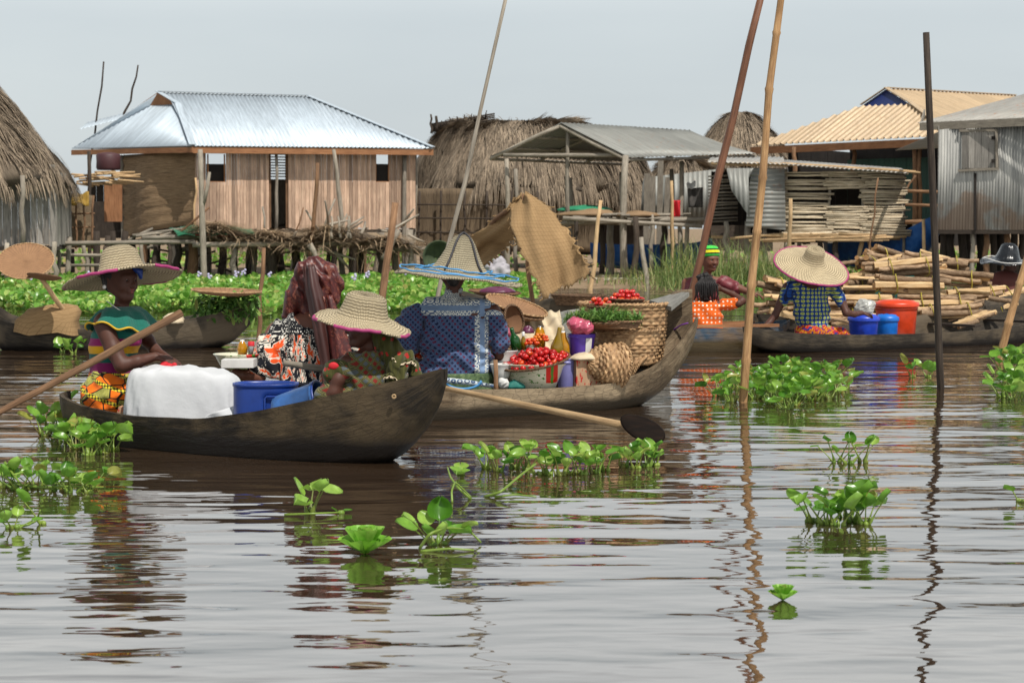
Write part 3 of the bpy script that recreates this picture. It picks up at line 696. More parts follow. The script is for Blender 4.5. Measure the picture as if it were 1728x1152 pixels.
# ================================================================ village
def ray_plane(px, py, p0, nrm):
    u = (px-864)/F; v = (576-py)/F; d = Vector((u, cp_+v*sp_, -sp_+v*cp_)); o = Vector((0,0,CH))
    return o + d*((Vector(p0)-o).dot(nrm)/d.dot(nrm))
def pnorm(a,b,c): return (Vector(b)-Vector(a)).cross(Vector(c)-Vector(a)).normalized()
def corr(mb, poly, e0, e1, pitch=.09, amp=.014, sub=4, rib=False):
    """corrugated sheet filling a flat polygon; ribs run across the line e0->e1"""
    poly=[np.array(p,float) for p in poly]; e0=np.array(e0,float); e=np.array(e1,float)-e0; e/=np.linalg.norm(e)
    n=np.cross(poly[1]-poly[0],poly[2]-poly[0]); n/=np.linalg.norm(n); t=np.cross(n,e)
    st=[((p-e0)@e,(p-e0)@t) for p in poly]
    s0=min(q[0] for q in st)+1e-4; s1=max(q[0] for q in st)-1e-4; N=max(2,int((s1-s0)/pitch*sub)); off=(poly[0]-e0)@n
    V=[];U=[]
    for i in range(N+1):
        s=s0+(s1-s0)*i/N; ts=[]
        for k in range(len(st)):
            a,b_=st[k],st[(k+1)%len(st)]
            if (a[0]-s)*(b_[0]-s)<=0 and abs(a[0]-b_[0])>1e-9: ts.append(a[1]+(b_[1]-a[1])*(s-a[0])/(b_[0]-a[0]))
        ph=2*math.pi*s/pitch
        d=amp*math.sin(ph) if not rib else amp*max(0,min(1,(math.cos(ph)-.55)*4))
        for q in (min(ts),max(ts)):
            V.append(e0+e*s+t*q+n*(off+d)); U.append((s,q))
    Fq=[(2*i,2*i+2,2*i+3,2*i+1) for i in range(N)]
    mb.add(V,Fq,U,smooth=not rib)
def boards(mb, A, B, z0, z1, holes=(), w=.11, th=.02, jag=.03):
    """vertical boards from A to B; holes list of (s0,s1,z0,z1)"""
    A=Vector(A);B=Vector(B); A.z=B.z=0; L=(B-A).length; d=(B-A)/L; nr=Vector((d.y,-d.x,0)); s=0
    while s<L:
        ww=min(w*random.uniform(.7,1.3),L-s)+1e-3; m=s+ww/2; segs=[(z0+random.uniform(-jag,jag),z1)]
        for h in holes:
            if h[0]<m<h[1]:
                ns=[]
                for a,c in segs:
                    if h[2]>a: ns.append((a,min(c,h[2])))
                    if h[3]<c: ns.append((max(a,h[3]),c))
                segs=ns
        mb.r=random.random()
        for a,c in segs:
            if c-a>.01: mb.beam(A+d*m+nr*random.uniform(0,.008)+Vector((0,0,a)),A+d*m+nr*random.uniform(0,.008)+Vector((0,0,c)),ww-.006,th,up=nr)
        s+=ww
def crook(p0,p1,n=5,j=.03):
    p0=Vector(p0);p1=Vector(p1); out=[]
    for i in range(n):
        t=i/(n-1); q=p0.lerp(p1,t)
        if 0<i<n-1: q+=Vector((random.uniform(-j,j),random.uniform(-j,j),0))
        out.append(q)
    return out
def pole(mb,p0,p1,r0,r1=None,n=5,j=.03,seg=8):
    r1=r1 or r0; mb.r=random.random(); mb.tube(crook(p0,p1,n,j),[r0+(r1-r0)*i/(n-1)+random.uniform(-.05,.05)*r0 for i in range(n)],seg,rough=.08)
def at_z(px,D,z): 
    p=P(px,400,D); p.z=z; return p
def part_post(parent,px,pt,pb,D,r,mat='wood_grey',name='post',px2=None,j=.04):
    mb=MB(); a=P(px,pt,D); c=P(px2 if px2 else px,pb,D)
    pole(mb,c,a,r*1.1,r*.9,5,j); return mb.build(name,MT[mat],parent)

# ---- house with the shiny zinc roof
FL=P(325,246,50); FR=P(731,250,51.9); BL=P(121,251,54); BR=FR+BL-FL; RR=P(520,163,54.6)
n1=pnorm(FL,FR,RR); RL=ray_plane(266,156,FL,n1); GL=ray_plane(300,176,FL,n1); n2=pnorm(FL,BL,GL); GB=ray_plane(231,180,FL,n2)
house=thing('stilt_house', at_z(500,51,0.0), 'pinkish plank stilt house under a shiny zinc roof, left of the centre thatch', 'house', 'houses of the stilt village')
mb=MB(); corr(mb,[FL,FR,RR,RL,GL],FL,FR,.105,.016); corr(mb,[BL,FL,GL,GB],BL,FL,.105,.016)
mb.sheet(BR,BL,RL+Vector((0,.02,-.02)),RR+Vector((0,.02,-.02)),40,3); corr(mb,[FR,BR,RR],FR,BR,.2,.01)
roof=mb.build('roof',MT['roof_zinc'],house,solid=.004)
mb=MB()
for a,c in ((FL,GL),(GL,RL),(RL,RR),(RR,FR)): mb.beam(a+Vector((0,-.02,.03)),c+Vector((0,-.02,.03)),.16,.012)
mb.build('ridge_cap',MT['roof_zinc'],roof)
mb=MB(); mb.slab([GL,RL,GB],(.1,.25,0)); mb.build('gable_board',MT['fascia'],roof)
mb=MB(); dz=Vector((0,0,-.10))
mb.beam(FL+dz+Vector((0,.05,0)),FR+dz+Vector((0,.05,0)),.035,.15); mb.beam(FL+dz,BL+dz,.035,.13); mb.build('fascia',MT['fascia'],roof)
WA=P(329,300,50.45); WB=P(701,300,52.2); L=Vector((WB.x-WA.x,WB.y-WA.y)).length
def s_at(px):   # where a sight line meets the wall
    nr=Vector((WB.y-WA.y,-(WB.x-WA.x),0)).normalized(); q=ray_plane(px,300,WA,nr); return Vector((q.x-WA.x,q.y-WA.y)).length, q.y
def z_at(py,D): return P(864,py,D).z
def hole(x0,x1,y0,y1):
    a,d=s_at(x0); c,_=s_at(x1); return (a,c,z_at(y1,d),z_at(y0,d))
h1=hole(350,380,258,307); h2=hole(633,657,258,307); h3=hole(454,487,252,386)
z0=z_at(386,51); z1=FL.z-.04
mb=MB(); boards(mb,WA,WB,z0,z1,[h1,h2,h3],w=.075); wall=mb.build('wall',MT['boards_pink'],house)
dr=Vector((WB.x-WA.x,WB.y-WA.y,0)).normalized(); nr=Vector((dr.y,-dr.x,0))
def wpt(s,z,o=0): return Vector((WA.x,WA.y,0))+dr*s+nr*o+Vector((0,0,z))
for h in (h1,h2):
    mb=MB(); t=.03
    for p,q in (((h[0],h[2]),(h[1],h[2])),((h[0],h[3]),(h[1],h[3])),((h[0]+t/2,h[2]+t),(h[0]+t/2,h[3]-t)),((h[1]-t/2,h[2]+t),(h[1]-t/2,h[3]-t))):
        mb.beam(wpt(*p,-.005),wpt(*q,-.005),t,t,up=nr)
    w=mb.build('window',MT['fascia'],house)
    mb=MB(); mid=h[2]+(h[3]-h[2])*.62; mb.slab([wpt(h[0]-.02,h[2]-.02,-.03),wpt(h[1]+.02,h[2]-.02,-.03),wpt(h[1]+.02,mid,-.03),wpt(h[0]-.02,mid,-.03)],-nr*.02); mb.build('window_panel',MT['dark'],w)  # near-black sheet stands in for the shade inside the open window recess
mb=MB(); mb.beam(wpt(h3[1]-.03,h3[2]+.02,-.06),wpt(h3[1]-.03,h3[3],-.06),.07,.05,up=nr); mb.beam(wpt(h3[0]+.03,h3[2]+.02,-.06),wpt(h3[0]+.03,h3[3],-.06),.05,.05,up=nr)
mb.build('door_frame',MT['wood_brown'],house)
# back and inner walls (upper back stays open to the sky)
bk=Vector((BL.x-FL.x,BL.y-FL.y,0))*.86; SA=Vector((WA.x,WA.y,0)); SB=Vector((WB.x,WB.y,0))
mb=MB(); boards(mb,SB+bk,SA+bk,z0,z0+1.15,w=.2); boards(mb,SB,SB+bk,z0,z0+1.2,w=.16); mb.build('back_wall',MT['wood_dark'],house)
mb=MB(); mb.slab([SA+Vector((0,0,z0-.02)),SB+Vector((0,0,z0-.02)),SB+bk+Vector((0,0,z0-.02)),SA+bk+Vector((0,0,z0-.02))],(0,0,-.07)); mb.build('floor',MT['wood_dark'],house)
mb=MB(); mb.slab([wpt(h3[0]-.3,z0,-1.6),wpt(h3[1]+.9,z0,-1.6),wpt(h3[1]+.9,z0+1.25,-1.6),wpt(h3[0]-.3,z0+1.25,-1.6)],-nr*.02)
for k in range(9): mb.beam(wpt(h3[0]-.2,z0+1.32+k*.07,-1.6),wpt(h3[1]+.8,z0+1.32+k*.07,-1.6),.03,.03)
mb.build('inner_screen',MT['wood_grey'],house)
# bulging reed mat closing the left side
mb=MB(); a=P(331,376,50.5); c=P(331,256,50.5); d=P(207,262,52.8); e=P(207,402,52.8)
mb.sheet(a,e,d,c,30,16,lambda u,v: -.22*np.sin(u*3.1)*(1-.4*v)+.03*np.sin(v*40+u*5)+.05*np.sin(u*9))
mb.build('reed_screen',MT['reed_h'],house,solid=.015)
mb=MB(); 
for k in range(7): mb.beam(wpt(0,z1-.05-k*.02,-.3*k),wpt(0,z1-.05-k*.02,-.3*k)+bk*.4,.03,.03)
for px,pt,pb,D,r,px2,m in [(700,258,470,52.3,.05,None,'wood_grey'),(683,258,480,52.0,.055,None,'wood_grey'),(207,262,470,52.8,.06,None,'wood_grey'),(152,256,400,54,.045,None,'wood_dark'),(191,258,400,54,.05,None,'wood_dark'),(466,258,390,50.9,.04,None,'wood_grey'),
    (330,300,392,50.4,.03,None,'wood_pale')]:
    part_post(house,px,pt,pb,D,r,m,px2=px2)
for k,px in enumerate([222,250,268,293,318,352,372,401,420,452,474,497,530,560,590,612,640,668,240,335,430,520,600,690]):
    part_post(house,px+random.uniform(-4,4),387,482,random.uniform(51,56),random.uniform(.05,.13),random.choice(['wood_dark','wood_grey','wood_brown','wood_dark']),px2=px+random.uniform(-5,5))
for k in range(16): 
    mb=MB(); x=random.uniform(215,690); y=random.uniform(392,450); pole(mb,P(x,y,52),P(x+random.uniform(30,90),y+random.uniform(-25,25),52.5),.03,.025,3)
    mb.build('brace',MT['wood_dark'],house)
# lean-to roof strip behind its left end
mb=MB(); corr(mb,[P(133,219,57),P(235,193,57),P(236,184,58.5),P(150,210,58.5)],P(133,219,57),P(235,193,57),.11,.012); mb.build('lean_to_roof',MT['roof_zinc'],house,solid=.004)

# ---- thatch builder
def thatch(parent, name, c, a, b, ztop, zeave, pw, N, mat='thatch', blade=.55, width=.028, flat=.0, rot=0, seg=56, hang=.28, sq=2.4, topr=.06):
    ca,sa=math.cos(rot),math.sin(rot)
    def S(th,t):
        r=topr+(1-topr)*t
        ct=np.cos(th); st_=np.sin(th); ex=2/sq
        x=(flat+(a-flat)*r)*np.sign(ct)*np.abs(ct)**ex; y=b*r*np.sign(st_)*np.abs(st_)**ex
        z=ztop-(ztop-zeave)*t**pw
        wob=.08*np.sin(th*5+t*4)+.06*np.sin(th*11+t*7)+.035*np.sin(th*23-t*9)+.025*np.sin(th*41+t*17)
        return np.stack([c[0]+(x*ca-y*sa)*(1+wob*.4), c[1]+(x*sa+y*ca)*(1+wob*.4), z+wob*.9*(.3+t*.7)],-1)
    mb=MB(); rings=14; V=[];U=[]
    th=np.linspace(0,2*np.pi,seg+1)+math.pi/2
    for i in range(rings+1):
        t=i/rings; p=S(th,np.full(seg+1,t)); V.append(p); U.append(np.stack([th*a,np.full(seg+1,t*3)],-1))
    p=S(th,np.full(seg+1,.86)); p[:,2]-=.12; V.append(p); U.append(np.stack([th*a,np.full(seg+1,3.2)],-1))
    V=np.concatenate(V); Fq=[(i*(seg+1)+k,i*(seg+1)+k+1,(i+1)*(seg+1)+k+1,(i+1)*(seg+1)+k) for i in range(rings+1) for k in range(seg)]
    top=len(V); mb.add(V,Fq,np.concatenate(U),True)
    mb.slab([tuple(S(np.array([q]),np.array([0.]))[0]) for q in np.linspace(0,2*np.pi,12,endpoint=False)],(0,0,-.03))
    # straw blades
    th=rs.rand(N)*2*np.pi; t=rs.rand(N)**.75; q0=S(th,t); dt=.12
    q1=S(th,np.minimum(t+dt,1.15)); over=t>.86
    dn=q1-q0; dn/=np.linalg.norm(dn,axis=1)[:,None]+1e-9
    rad=q0-np.array([c[0],c[1],0]); rad[:,2]=0; rad/=np.linalg.norm(rad,axis=1)[:,None]
    nrm=np.cross(np.cross(dn,rad),dn); nrm/=np.linalg.norm(nrm,axis=1)[:,None]+1e-9; nrm*=np.sign(nrm[:,2:3]+1e-6)
    tg=np.cross(dn,nrm); Ln=blade*(.5+rs.rand(N)); side=rs.normal(0,.12,(N,1))
    dirv=dn+tg*side; lift=.015+.06*rs.rand(N)
    dirv[over]=dirv[over]*.55+np.array([0,0,-.6]); Ln[over]*=hang/blade*1.1
    w=(width*(.5+rs.rand(N)))[:,None]
    A=q0+nrm*lift[:,None]*.5; B=A+dirv*Ln[:,None]*.55+nrm*lift[:,None]*.6; Cc=A+dirv*Ln[:,None]+nrm*(lift*.2)[:,None]
    V=np.stack([A-tg*w/2,A+tg*w/2,B+tg*w*.45,B-tg*w*.45,Cc+tg*w*.12,Cc-tg*w*.12],1).reshape(-1,3)
    k=(np.arange(N)*6)[:,None,None]; Fq=(k+np.array([[0,1,2,3],[3,2,4,5]])[None]).reshape(-1,4)
    uv=np.tile(np.array([[0,0],[.05,0],[.05,.3],[0,.3],[.04,.6],[.01,.6]]),(N,1))+np.repeat(rs.rand(N,2)*5,6,axis=0)
    base=mb; base.V.append(V); base.F.append(Fq+base.n); base.U.append(uv); base.R.append(np.repeat(rs.rand(N),6)); base.M.append(np.zeros(2*N,int)); base.S.append(np.zeros(2*N,bool)); base.n+=len(V)
    return base.build(name,MT[mat],parent)
# ---- thatched hut far left
hut=thing('thatched_hut', at_z(-60,44,0), 'grey plank hut with steep brown thatch at the left edge', 'hut', 'houses of the stilt village')
thatch(hut,'thatch_roof',(P(-150,300,46).x,46,0),3.62,2.9,5.6,2.18,1.3,24000,blade=.55,hang=.35)
mb=MB(); A=P(-60,400,44.5); B=P(94,400,44.7); boards(mb,A,B,.86,2.6,w=.16); Bb=P(150,400,47.5); boards(mb,B,P(120,400,47),.86,2.45,w=.2); mb.build('wall',MT['boards_grey'],hut)
mb=MB(); mb.slab([at_z(-60,43.5,.85),at_z(96,43.7,.85),at_z(110,47,.85),at_z(-60,47,.85)],(0,0,-.08)); mb.build('floor',MT['wood_dark'],hut)
for px,pt,pb in [(38,296,418),(12,410,470),(52,410,468),(92,408,474),(-10,410,470),(72,412,470),(30,412,475)]: part_post(hut,px,pt,pb,43.1+random.random(),.055,'wood_grey')
# ---- reed yard between the two
yard=thing('reed_hut', at_z(130,50,0), 'low reed walled hut with yellow cloth between the plank hut and the zinc roof house', 'hut', 'houses of the stilt village')
mb=MB(); mb.sheet(P(92,418,48),P(158,418,48.4),P(158,330,48.4),P(92,322,48),12,8,lambda u,v:.03*np.sin(u*30)); mb.build('reed_wall',MT['reed'],yard,solid=.03)
mb=MB()
for y in (362,385,412): pole(mb,P(92,y,47.8),P(160,y-2,48.1),.02)
for x in (105,128,140,156): pole(mb,P(x,420,47.8),P(x+2,330,47.9),.025)
mb.build('rail',MT['wood_brown'],yard)
mb=MB(); mb.sheet(P(107,344,47.6),P(150,345,47.7),P(150,325,47.9),P(110,327,47.9),10,5,lambda u,v:.05*np.sin(u*12+v*3)); mb.build('yellow_cloth',plain('ochre_cloth',(150,118,40),.8,.2),yard,solid=.01)
mb=MB(); mb.r=.3
for k in range(26):
    x=random.uniform(120,200); y=random.uniform(286,310); pole(mb,P(x,y,50),P(x+random.uniform(20,50),y+random.uniform(-6,6),50.5),.025,n=3)
mb.build('stick_shelf',MT['wood_pale'],yard)
mb=MB(); mb.slab([P(176,374,52),P(206,374,52),P(206,306,52),P(176,310,52)],(0,.04,0)); mb.build('door',MT['fascia'],yard)
mb=MB(); mb.slab([P(155,402,53),P(215,402,53),P(215,340,53),P(155,340,53)],(0,.05,0)); mb.build('back_wall',MT['wood_dark'],yard)
mb=MB(); mb.lathe([(.01,.0),(.27,0),(.3,.05),(.29,.2),(.3,.36),(.26,.4),(.1,.43),(.01,.43)],20,Matrix.Translation(P(183,287,51)))
tag(mb.build('water_tank',plain('tank_maroon',(74,40,44),.6)),'maroon plastic tank standing on the stick shelf under the zinc roof corner','tank')
mb=MB(); pole(mb,P(150,470,50),P(150,255,50),.05); pole(mb,P(190,470,50),P(190,390,50),.07); pole(mb,P(165,475,50),P(162,390,50),.09); pole(mb,P(120,470,49),P(122,420,49),.05); pole(mb,P(208,470,50.4),P(212,390,50.4),.08)
mb.build('post',MT['wood_dark'],yard)

# ---- big centre thatch and the smaller one beside it
hut2=thing('thatched_hut', at_z(860,57,0), 'large rounded brown thatch hut with a ridge of sticks behind the conical straw hat', 'hut', 'houses of the stilt village')
cx=P(868,300,58).x
thatch(hut2,'thatch_roof',(cx,58.3,0),2.95,2.7,4.22,2.28,2.5,34000,blade=.5,flat=1.0,hang=.45,sq=2.8)
mb=MB()
mb.sheet(P(690,425,55.6),P(870,425,55.6),P(870,318,55.6),P(690,318,55.6),30,10,lambda u,v:.03*np.sin(u*50)); mb.sheet(P(870,425,55.6),P(1010,425,56.5),P(1010,318,56.5),P(870,318,55.6),20,10); mb.build('reed_wall',MT['reed_v'],hut2,solid=.03)
mb=MB()
for x in (706,742,783,820,862,905,960): pole(mb,P(x,430,55.3),P(x+2,322,55.3),.03)
for y in (345,368,392,412): pole(mb,P(700,y,55.2),P(870,y+1,55.2),.018)
mb.build('wall_rails',MT['wood_dark'],hut2)
mb=MB()
for k in range(28):
    x=random.uniform(730,833); yb=216-(x-728)*.22 if x<830 else 193+(x-830)*.07; pole(mb,P(x,yb+5,57.5),P(x+random.uniform(-9,9),yb-random.uniform(3,10),57.4),.02,.012,3)
for k in range(5): pole(mb,P(728,210+k*3,57.6),P(835,192+k*3,57.6),.03,.02,4)
mb.build('ridge_sticks',MT['wood_dark'],hut2)
for q in ((728,225,727,193,.035),(737,220,736,196,.05)):
    mb=MB(); pole(mb,P(q[0],q[1],57.4),P(q[2],q[3],57.4),q[4],q[4]*.7); mb.build('ridge_post',MT['wood_dark'],hut2)
for px in (712,745,800,850,905,950): part_post(hut2,px,415,475,55.5,.07,'wood_dark')
hut3=thing('thatched_hut', at_z(1010,62,0), 'low dark brown thatch roof showing beneath the open tin shed', 'hut', 'houses of the stilt village')
thatch(hut3,'thatch_roof',(P(1000,300,61).x,61,0),1.85,2.2,3.9,2.1,2.0,11000,blade=.5,flat=.5,hang=.4)
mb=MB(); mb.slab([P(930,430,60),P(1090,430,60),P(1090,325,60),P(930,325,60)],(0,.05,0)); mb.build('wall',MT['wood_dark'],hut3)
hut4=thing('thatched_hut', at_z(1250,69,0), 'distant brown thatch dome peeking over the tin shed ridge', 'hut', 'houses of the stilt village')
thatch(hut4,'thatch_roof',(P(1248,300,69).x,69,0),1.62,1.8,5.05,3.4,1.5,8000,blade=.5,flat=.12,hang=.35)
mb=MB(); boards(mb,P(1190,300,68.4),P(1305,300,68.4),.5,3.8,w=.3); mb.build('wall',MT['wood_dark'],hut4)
thatch(thing('thatched_hut', at_z(1130,64,0), 'small low thatch roof left of the slatted bamboo hut', 'hut', 'houses of the stilt village'),'thatch_roof',(P(1150,300,63).x,63,0),1.2,1.5,3.3,2.3,1.8,5000,blade=.5,flat=.2,hang=.5)
# ---- open tin shed
shed=thing('open_shed', at_z(1040,47,0), 'open sided shed on poles under a dull tin gable roof', 'shed', 'houses of the stilt village')
E1=P(828,263,47.4); A1=P(945,207,46.6); E2=P(1062,266,46); A2=P(1165,220,49.6); E2b=P(1276,259,47.8); E1b=E1+(A2-A1)
mb=MB(); wv=lambda nn,am: (lambda u,v: am*np.sin(2*np.pi*nn*u)+.05*np.sin(u*5)*np.sin(v*3))
mb.sheet(E2,E2b,A2,A1,160,5,wv(32,.014)); mb.sheet(E1b,E1,A1,A2,120,5,wv(28,.014)); rf=mb.build('roof',MT['roof_old'],shed,solid=.004)
mb=MB(); dz=Vector((0,.05,-.07))
pole(mb,E1+dz,A1+dz,.045); pole(mb,A1+dz,E2+dz,.045); pole(mb,P(850,262,47),P(1062,262,46.2),.045); 
for k in (.35,.7,1): pole(mb,E1.lerp(E1b,k)+dz,A1.lerp(A2,k)+dz,.035); pole(mb,A1.lerp(A2,k)+dz,E2.lerp(E2b,k)+dz,.035)
for k in (.0,.33,.66,): pole(mb,E1.lerp(A1,k)+dz,(E1.lerp(A1,k)+(A2-A1))+dz,.035); 
for k in (.02,.4,.7): pole(mb,E2.lerp(A1,k)+dz,E2b.lerp(A2,k)+dz,.035)
mb.build('rafters',MT['wood_grey'],rf)
for px,pt,pb,D,r,px2 in [(855,268,478,47.2,.055,858),(958,218,385,46.7,.045,960),(1056,262,478,46.0,.075,1054),(1150,272,470,47.5,.06,1148),(1133,285,450,48,.05,1136),(962,300,470,49,.06,964),(870,285,470,50,.05,872),(1048,290,420,49.5,.05,1050)]:
    part_post(shed,px,pt,pb,D,r,'wood_grey',px2=px2)
for px,pt,pb,D,r in [(972,365,465,46,.05),(1072,366,480,45.5,.07),(1100,362,460,46,.045),(1160,368,455,46,.05),(1015,372,462,47,.06),(940,372,470,47.5,.07),(905,375,470,47.5,.07),(1030,380,470,48,.09),(1120,375,455,48,.07)]:
    part_post(shed,px,pt,pb,D,r,random.choice(['wood_grey','wood_dark']))
mb=MB()
for k in range(34):
    x=random.uniform(945,1080); y=364+random.uniform(-3,14); pole(mb,P(x,y,45.6+random.random()*2.5),P(x+random.uniform(60,110),y+random.uniform(-3,3),45.6+random.random()*2.5),.028,.024,3,seg=6)
pole(mb,P(900,378,47),P(1190,370,45.7),.05); pole(mb,P(950,368,45.5),P(1185,382,45.7),.04)
mb.build('pole_deck',MT['wood_grey'],shed)
def heap(name,px,py,D,w,h,mat,label,cat,d=.7,parent=None):
    S_=F/D; mb=MB(); c=P(px,py,D)
    def wave(r,z,a,t): return r*(1+.12*math.sin(a*3+px)+.08*math.sin(a*7+t*4)), z*(1+.15*math.sin(a*2+px))
    mb.lathe([(.01,0),(1,0),(1.02,.25),(.8,.62),(.45,.88),(.01,1.0)],24,Matrix.Translation(c)@Matrix.Diagonal((w/S_/2,d/2,h/S_,1)),wave)
    return tag(mb.build(name,MT[mat],parent,origin=c if parent is None else None),label,cat)
heap('folded_mat',1000,364,46.5,120,11,'mat_brown','rolled brown mats stacked on the pole deck under the shed','mat')
heap('folded_mat',1075,365,46.2,70,9,'mat_brown','pale folded mat at the right of the shed deck','mat')
heap('green_bundle',990,356,46.9,90,9,'green_tarp','flattened green bundle lying on the mats under the shed','bundle')
# washing and boards right of the shed
mb=MB(); mb.sheet(P(1130,366,45.2),P(1147,366,45.2),P(1149,338,45.2),P(1136,338,45.2),8,8,lambda u,v:.06*np.sin(u*7+v*4)); tag(mb.build('red_cloth',MT['red'],solid=.01),'bright red cloth hanging beside the shed post','cloth')
mb=MB(); mb.sheet(P(1162,350,47.6),P(1186,350,47.6),P(1186,316,47.6),P(1160,318,47.6),8,8,lambda u,v:.04*np.sin(u*9)); tag(mb.build('grey_cloth',pm('grey_cloth',[(70,68,66),(100,96,92)],8),solid=.01),'grey cloth hung to dry right of the shed','cloth')
mb=MB(); mb.sheet(P(1160,319,47.5),P(1174,316,47.5),P(1174,306,47.6),P(1158,310,47.6),6,4,lambda u,v:.04*np.sin(u*9)); tag(mb.build('white_cloth',MT['white'],solid=.01),'small white cloth hanging above the grey one','cloth')
fence=thing('tin_fence', at_z(1130,52,0), 'patched grey tin and board fence between shed and bamboo hut', 'fence')
mb=MB(); corr(mb,[P(1080,380,52),P(1215,380,52),P(1215,285,52),P(1085,300,52)],P(1080,380,52),P(1215,380,52),.12,.015); mb.build('tin_panel',MT['roof_old'],fence,solid=.004)
mb=MB()
for x in (1100,1112,1122,1090): mb.beam(P(x,420,51.6),P(x+random.uniform(-4,6),random.uniform(265,300),51.6),.14,.03); 
mb.build('board',MT['wood_grey'],fence)
# ---- slatted bamboo hut
bh=thing('bamboo_hut', at_z(1370,45,0), 'low stilt hut of horizontal bamboo slats with patches of grey tin', 'hut', 'houses of the stilt village')
mb=MB()
pa=[(1195,270,46),(1325,268,46.3),(1530,291,45.3),(1520,284,48.5),(1330,262,49),(1215,266,49)]
corr(mb,[P(1192,273,44.6),P(1325,277,44.3),P(1322,265,48.4),P(1205,262,48.4)],P(1192,273,44.6),P(1325,277,44.3),.1,.012)
corr(mb,[P(1325,277,44.3),P(1534,292,44.4),P(1520,284,48.6),P(1322,265,48.4)],P(1325,277,44.3),P(1534,292,44.4),.1,.014)
mb.build('roof',MT['roof_rusty'],bh,solid=.006)
mb=MB()
for k in range(14): x=1200+k*24; pole(mb,P(x,276+max(0,k-5)*1.4,44.6),P(x+random.uniform(30,60),279+max(0,k-5)*1.6,44.6),.028,n=3)
mb.build('eave_poles',MT['wood_pale'],bh)
mb=MB(); y=288
while y<398:
    for seg_ in ((1322,1400),(1392,1462),(1455,1527)):
        if seg_[0]==1392 and 317<y<343 : continue
        if random.random()<.06: continue
        x0=seg_[0]+random.uniform(-8,6); x1=seg_[1]+random.uniform(-6,12); yy=y+(seg_[0]-1322)*.03*(1-(y-288)/110)+random.uniform(-1,1)
        mb.r=random.random(); mb.tube([P(x0,yy,44.8+random.uniform(-.05,.03)),P((x0+x1)/2,yy+random.uniform(-1.2,1.2),44.8),P(x1,yy+random.uniform(-2,2),44.8+random.uniform(-.05,.03))],random.uniform(.02,.03),6)
    y+=random.uniform(3.3,4.6) if y<345 else random.uniform(3.0,3.9) 
mb.build('slat_wall',pm('bamboo_pale',[(140,124,100),(200,182,154),(224,212,188)],12,(6,.4,1),coord='UV',rnd=.4),bh)
mb=MB()
for k in range(15): mb.r=random.random(); mb.tube([P(1195,298+k*5.5,46.2),P(1245,296+k*5.5+random.uniform(-2,2),46.2)],.022,6)
mb.build('side_slats',MT['wood_grey'],bh)
mb=MB(); corr(mb,[P(1258,383,44.6),P(1326,388,44.6),P(1324,283,44.6),P(1268,283,44.6)],P(1258,383,44.6),P(1258,283,44.6),.1,.014)
corr(mb,[P(1226,284,44.3),P(1272,284,44.4),P(1258,310,44.3),P(1258,374,44.5),P(1232,322,44.3)],P(1226,284,44.3),P(1272,284,44.4),.1,.012); mb.build('tin_patch',MT['roof_old'],bh,solid=.005)
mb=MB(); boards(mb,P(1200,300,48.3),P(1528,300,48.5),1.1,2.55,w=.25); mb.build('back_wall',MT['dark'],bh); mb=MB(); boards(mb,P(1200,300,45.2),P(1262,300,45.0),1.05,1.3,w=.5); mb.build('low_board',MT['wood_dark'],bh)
mb=MB(); mb.slab([at_z(1200,45.1,1.08),at_z(1526,45,1.04),at_z(1526,48.2,1.04),at_z(1200,48.2,1.08)],(0,0,-.06)); 
for k in range(16): x=random.uniform(1215,1440); pole(mb,P(x,399+random.uniform(-5,8),44.7),P(x+90,399+random.uniform(-5,8),44.7),.03,n=3,seg=6)
mb.build('floor',MT['wood_pale'],bh)
for px,pt,pb,r,px2,m in [(1225,374,436,.055,None,'wood_grey'),(1262,374,460,.07,1258,'wood_grey'),(1290,380,452,.05,1292,'wood_grey'),(1326,285,462,.05,1328,'wood_grey'),(1402,290,405,.03,None,'wood_grey'),(1456,290,405,.04,None,'wood_grey'),(1522,292,448,.03,1524,'wood_grey'),(1455,395,444,.05,1452,'wood_pale'),(1462,380,444,.035,1470,'wood_pale'),(1350,395,445,.05,None,'wood_dark'),(1385,395,440,.06,None,'wood_dark'),(1410,395,445,.06,None,'wood_dark')]:
    part_post(bh,px,pt,pb,44.9,r,m,px2=px2)
# ---- tan roof hall behind
hall=thing('stilt_house', at_z(1560,56,0), 'large dark open house under a tan ribbed metal roof with blue gable', 'house', 'houses of the stilt village')
K=P(1605,229,52); Lf=P(1268,246,59); G=P(1495,151,60); nh=pnorm(K,Lf,P(1497,176,56.5))
Ga=ray_plane(1538,177,K,nh); Gb=ray_plane(1452,180,K,nh); Kr=P(1900,262,58.5); nf=pnorm(K,Kr,Ga); Gr=ray_plane(1495,151,K,nf); Rr=ray_plane(1712,163,K,nf)
mb=MB(); corr(mb,[Lf,K,Ga,Gb],Lf,K,.27,.05,8,rib=True); corr(mb,[K,Kr,Rr,Gr,Ga],K,Kr,.27,.05,8,rib=True); rf=mb.build('roof',MT['roof_tan'],hall,solid=.006)
mb=MB(); mb.slab([Ga+Vector((-.02,.05,0)),Gr+Vector((0,.05,0)),Gb+Vector((.02,.05,0))],(.1,.3,0)); mb.build('gable_panel',plain('gable_blue',(24,40,92),.5),rf)
mb=MB(); 
for a,c in ((Gb,Gr),(Gr,Ga),(Ga,K),(Gr,Rr)): mb.beam(a+Vector((0,-.04,.05)),c+Vector((0,-.04,.05)),.14,.02)
mb.build('ridge_cap',MT['roof_tan'],rf)
mb=MB(); mb.beam(K+Vector((0,.1,-.14)),Lf+Vector((0,.1,-.14)),.04,.2); mb.beam(K+Vector((.0,.1,-.14)),Kr+Vector((0,.1,-.14)),.04,.2); mb.build('fascia',MT['fascia'],rf)
bk=Vector((2.4,4.2,0)); K2=P(1590,300,53); L2=P(1330,300,58)
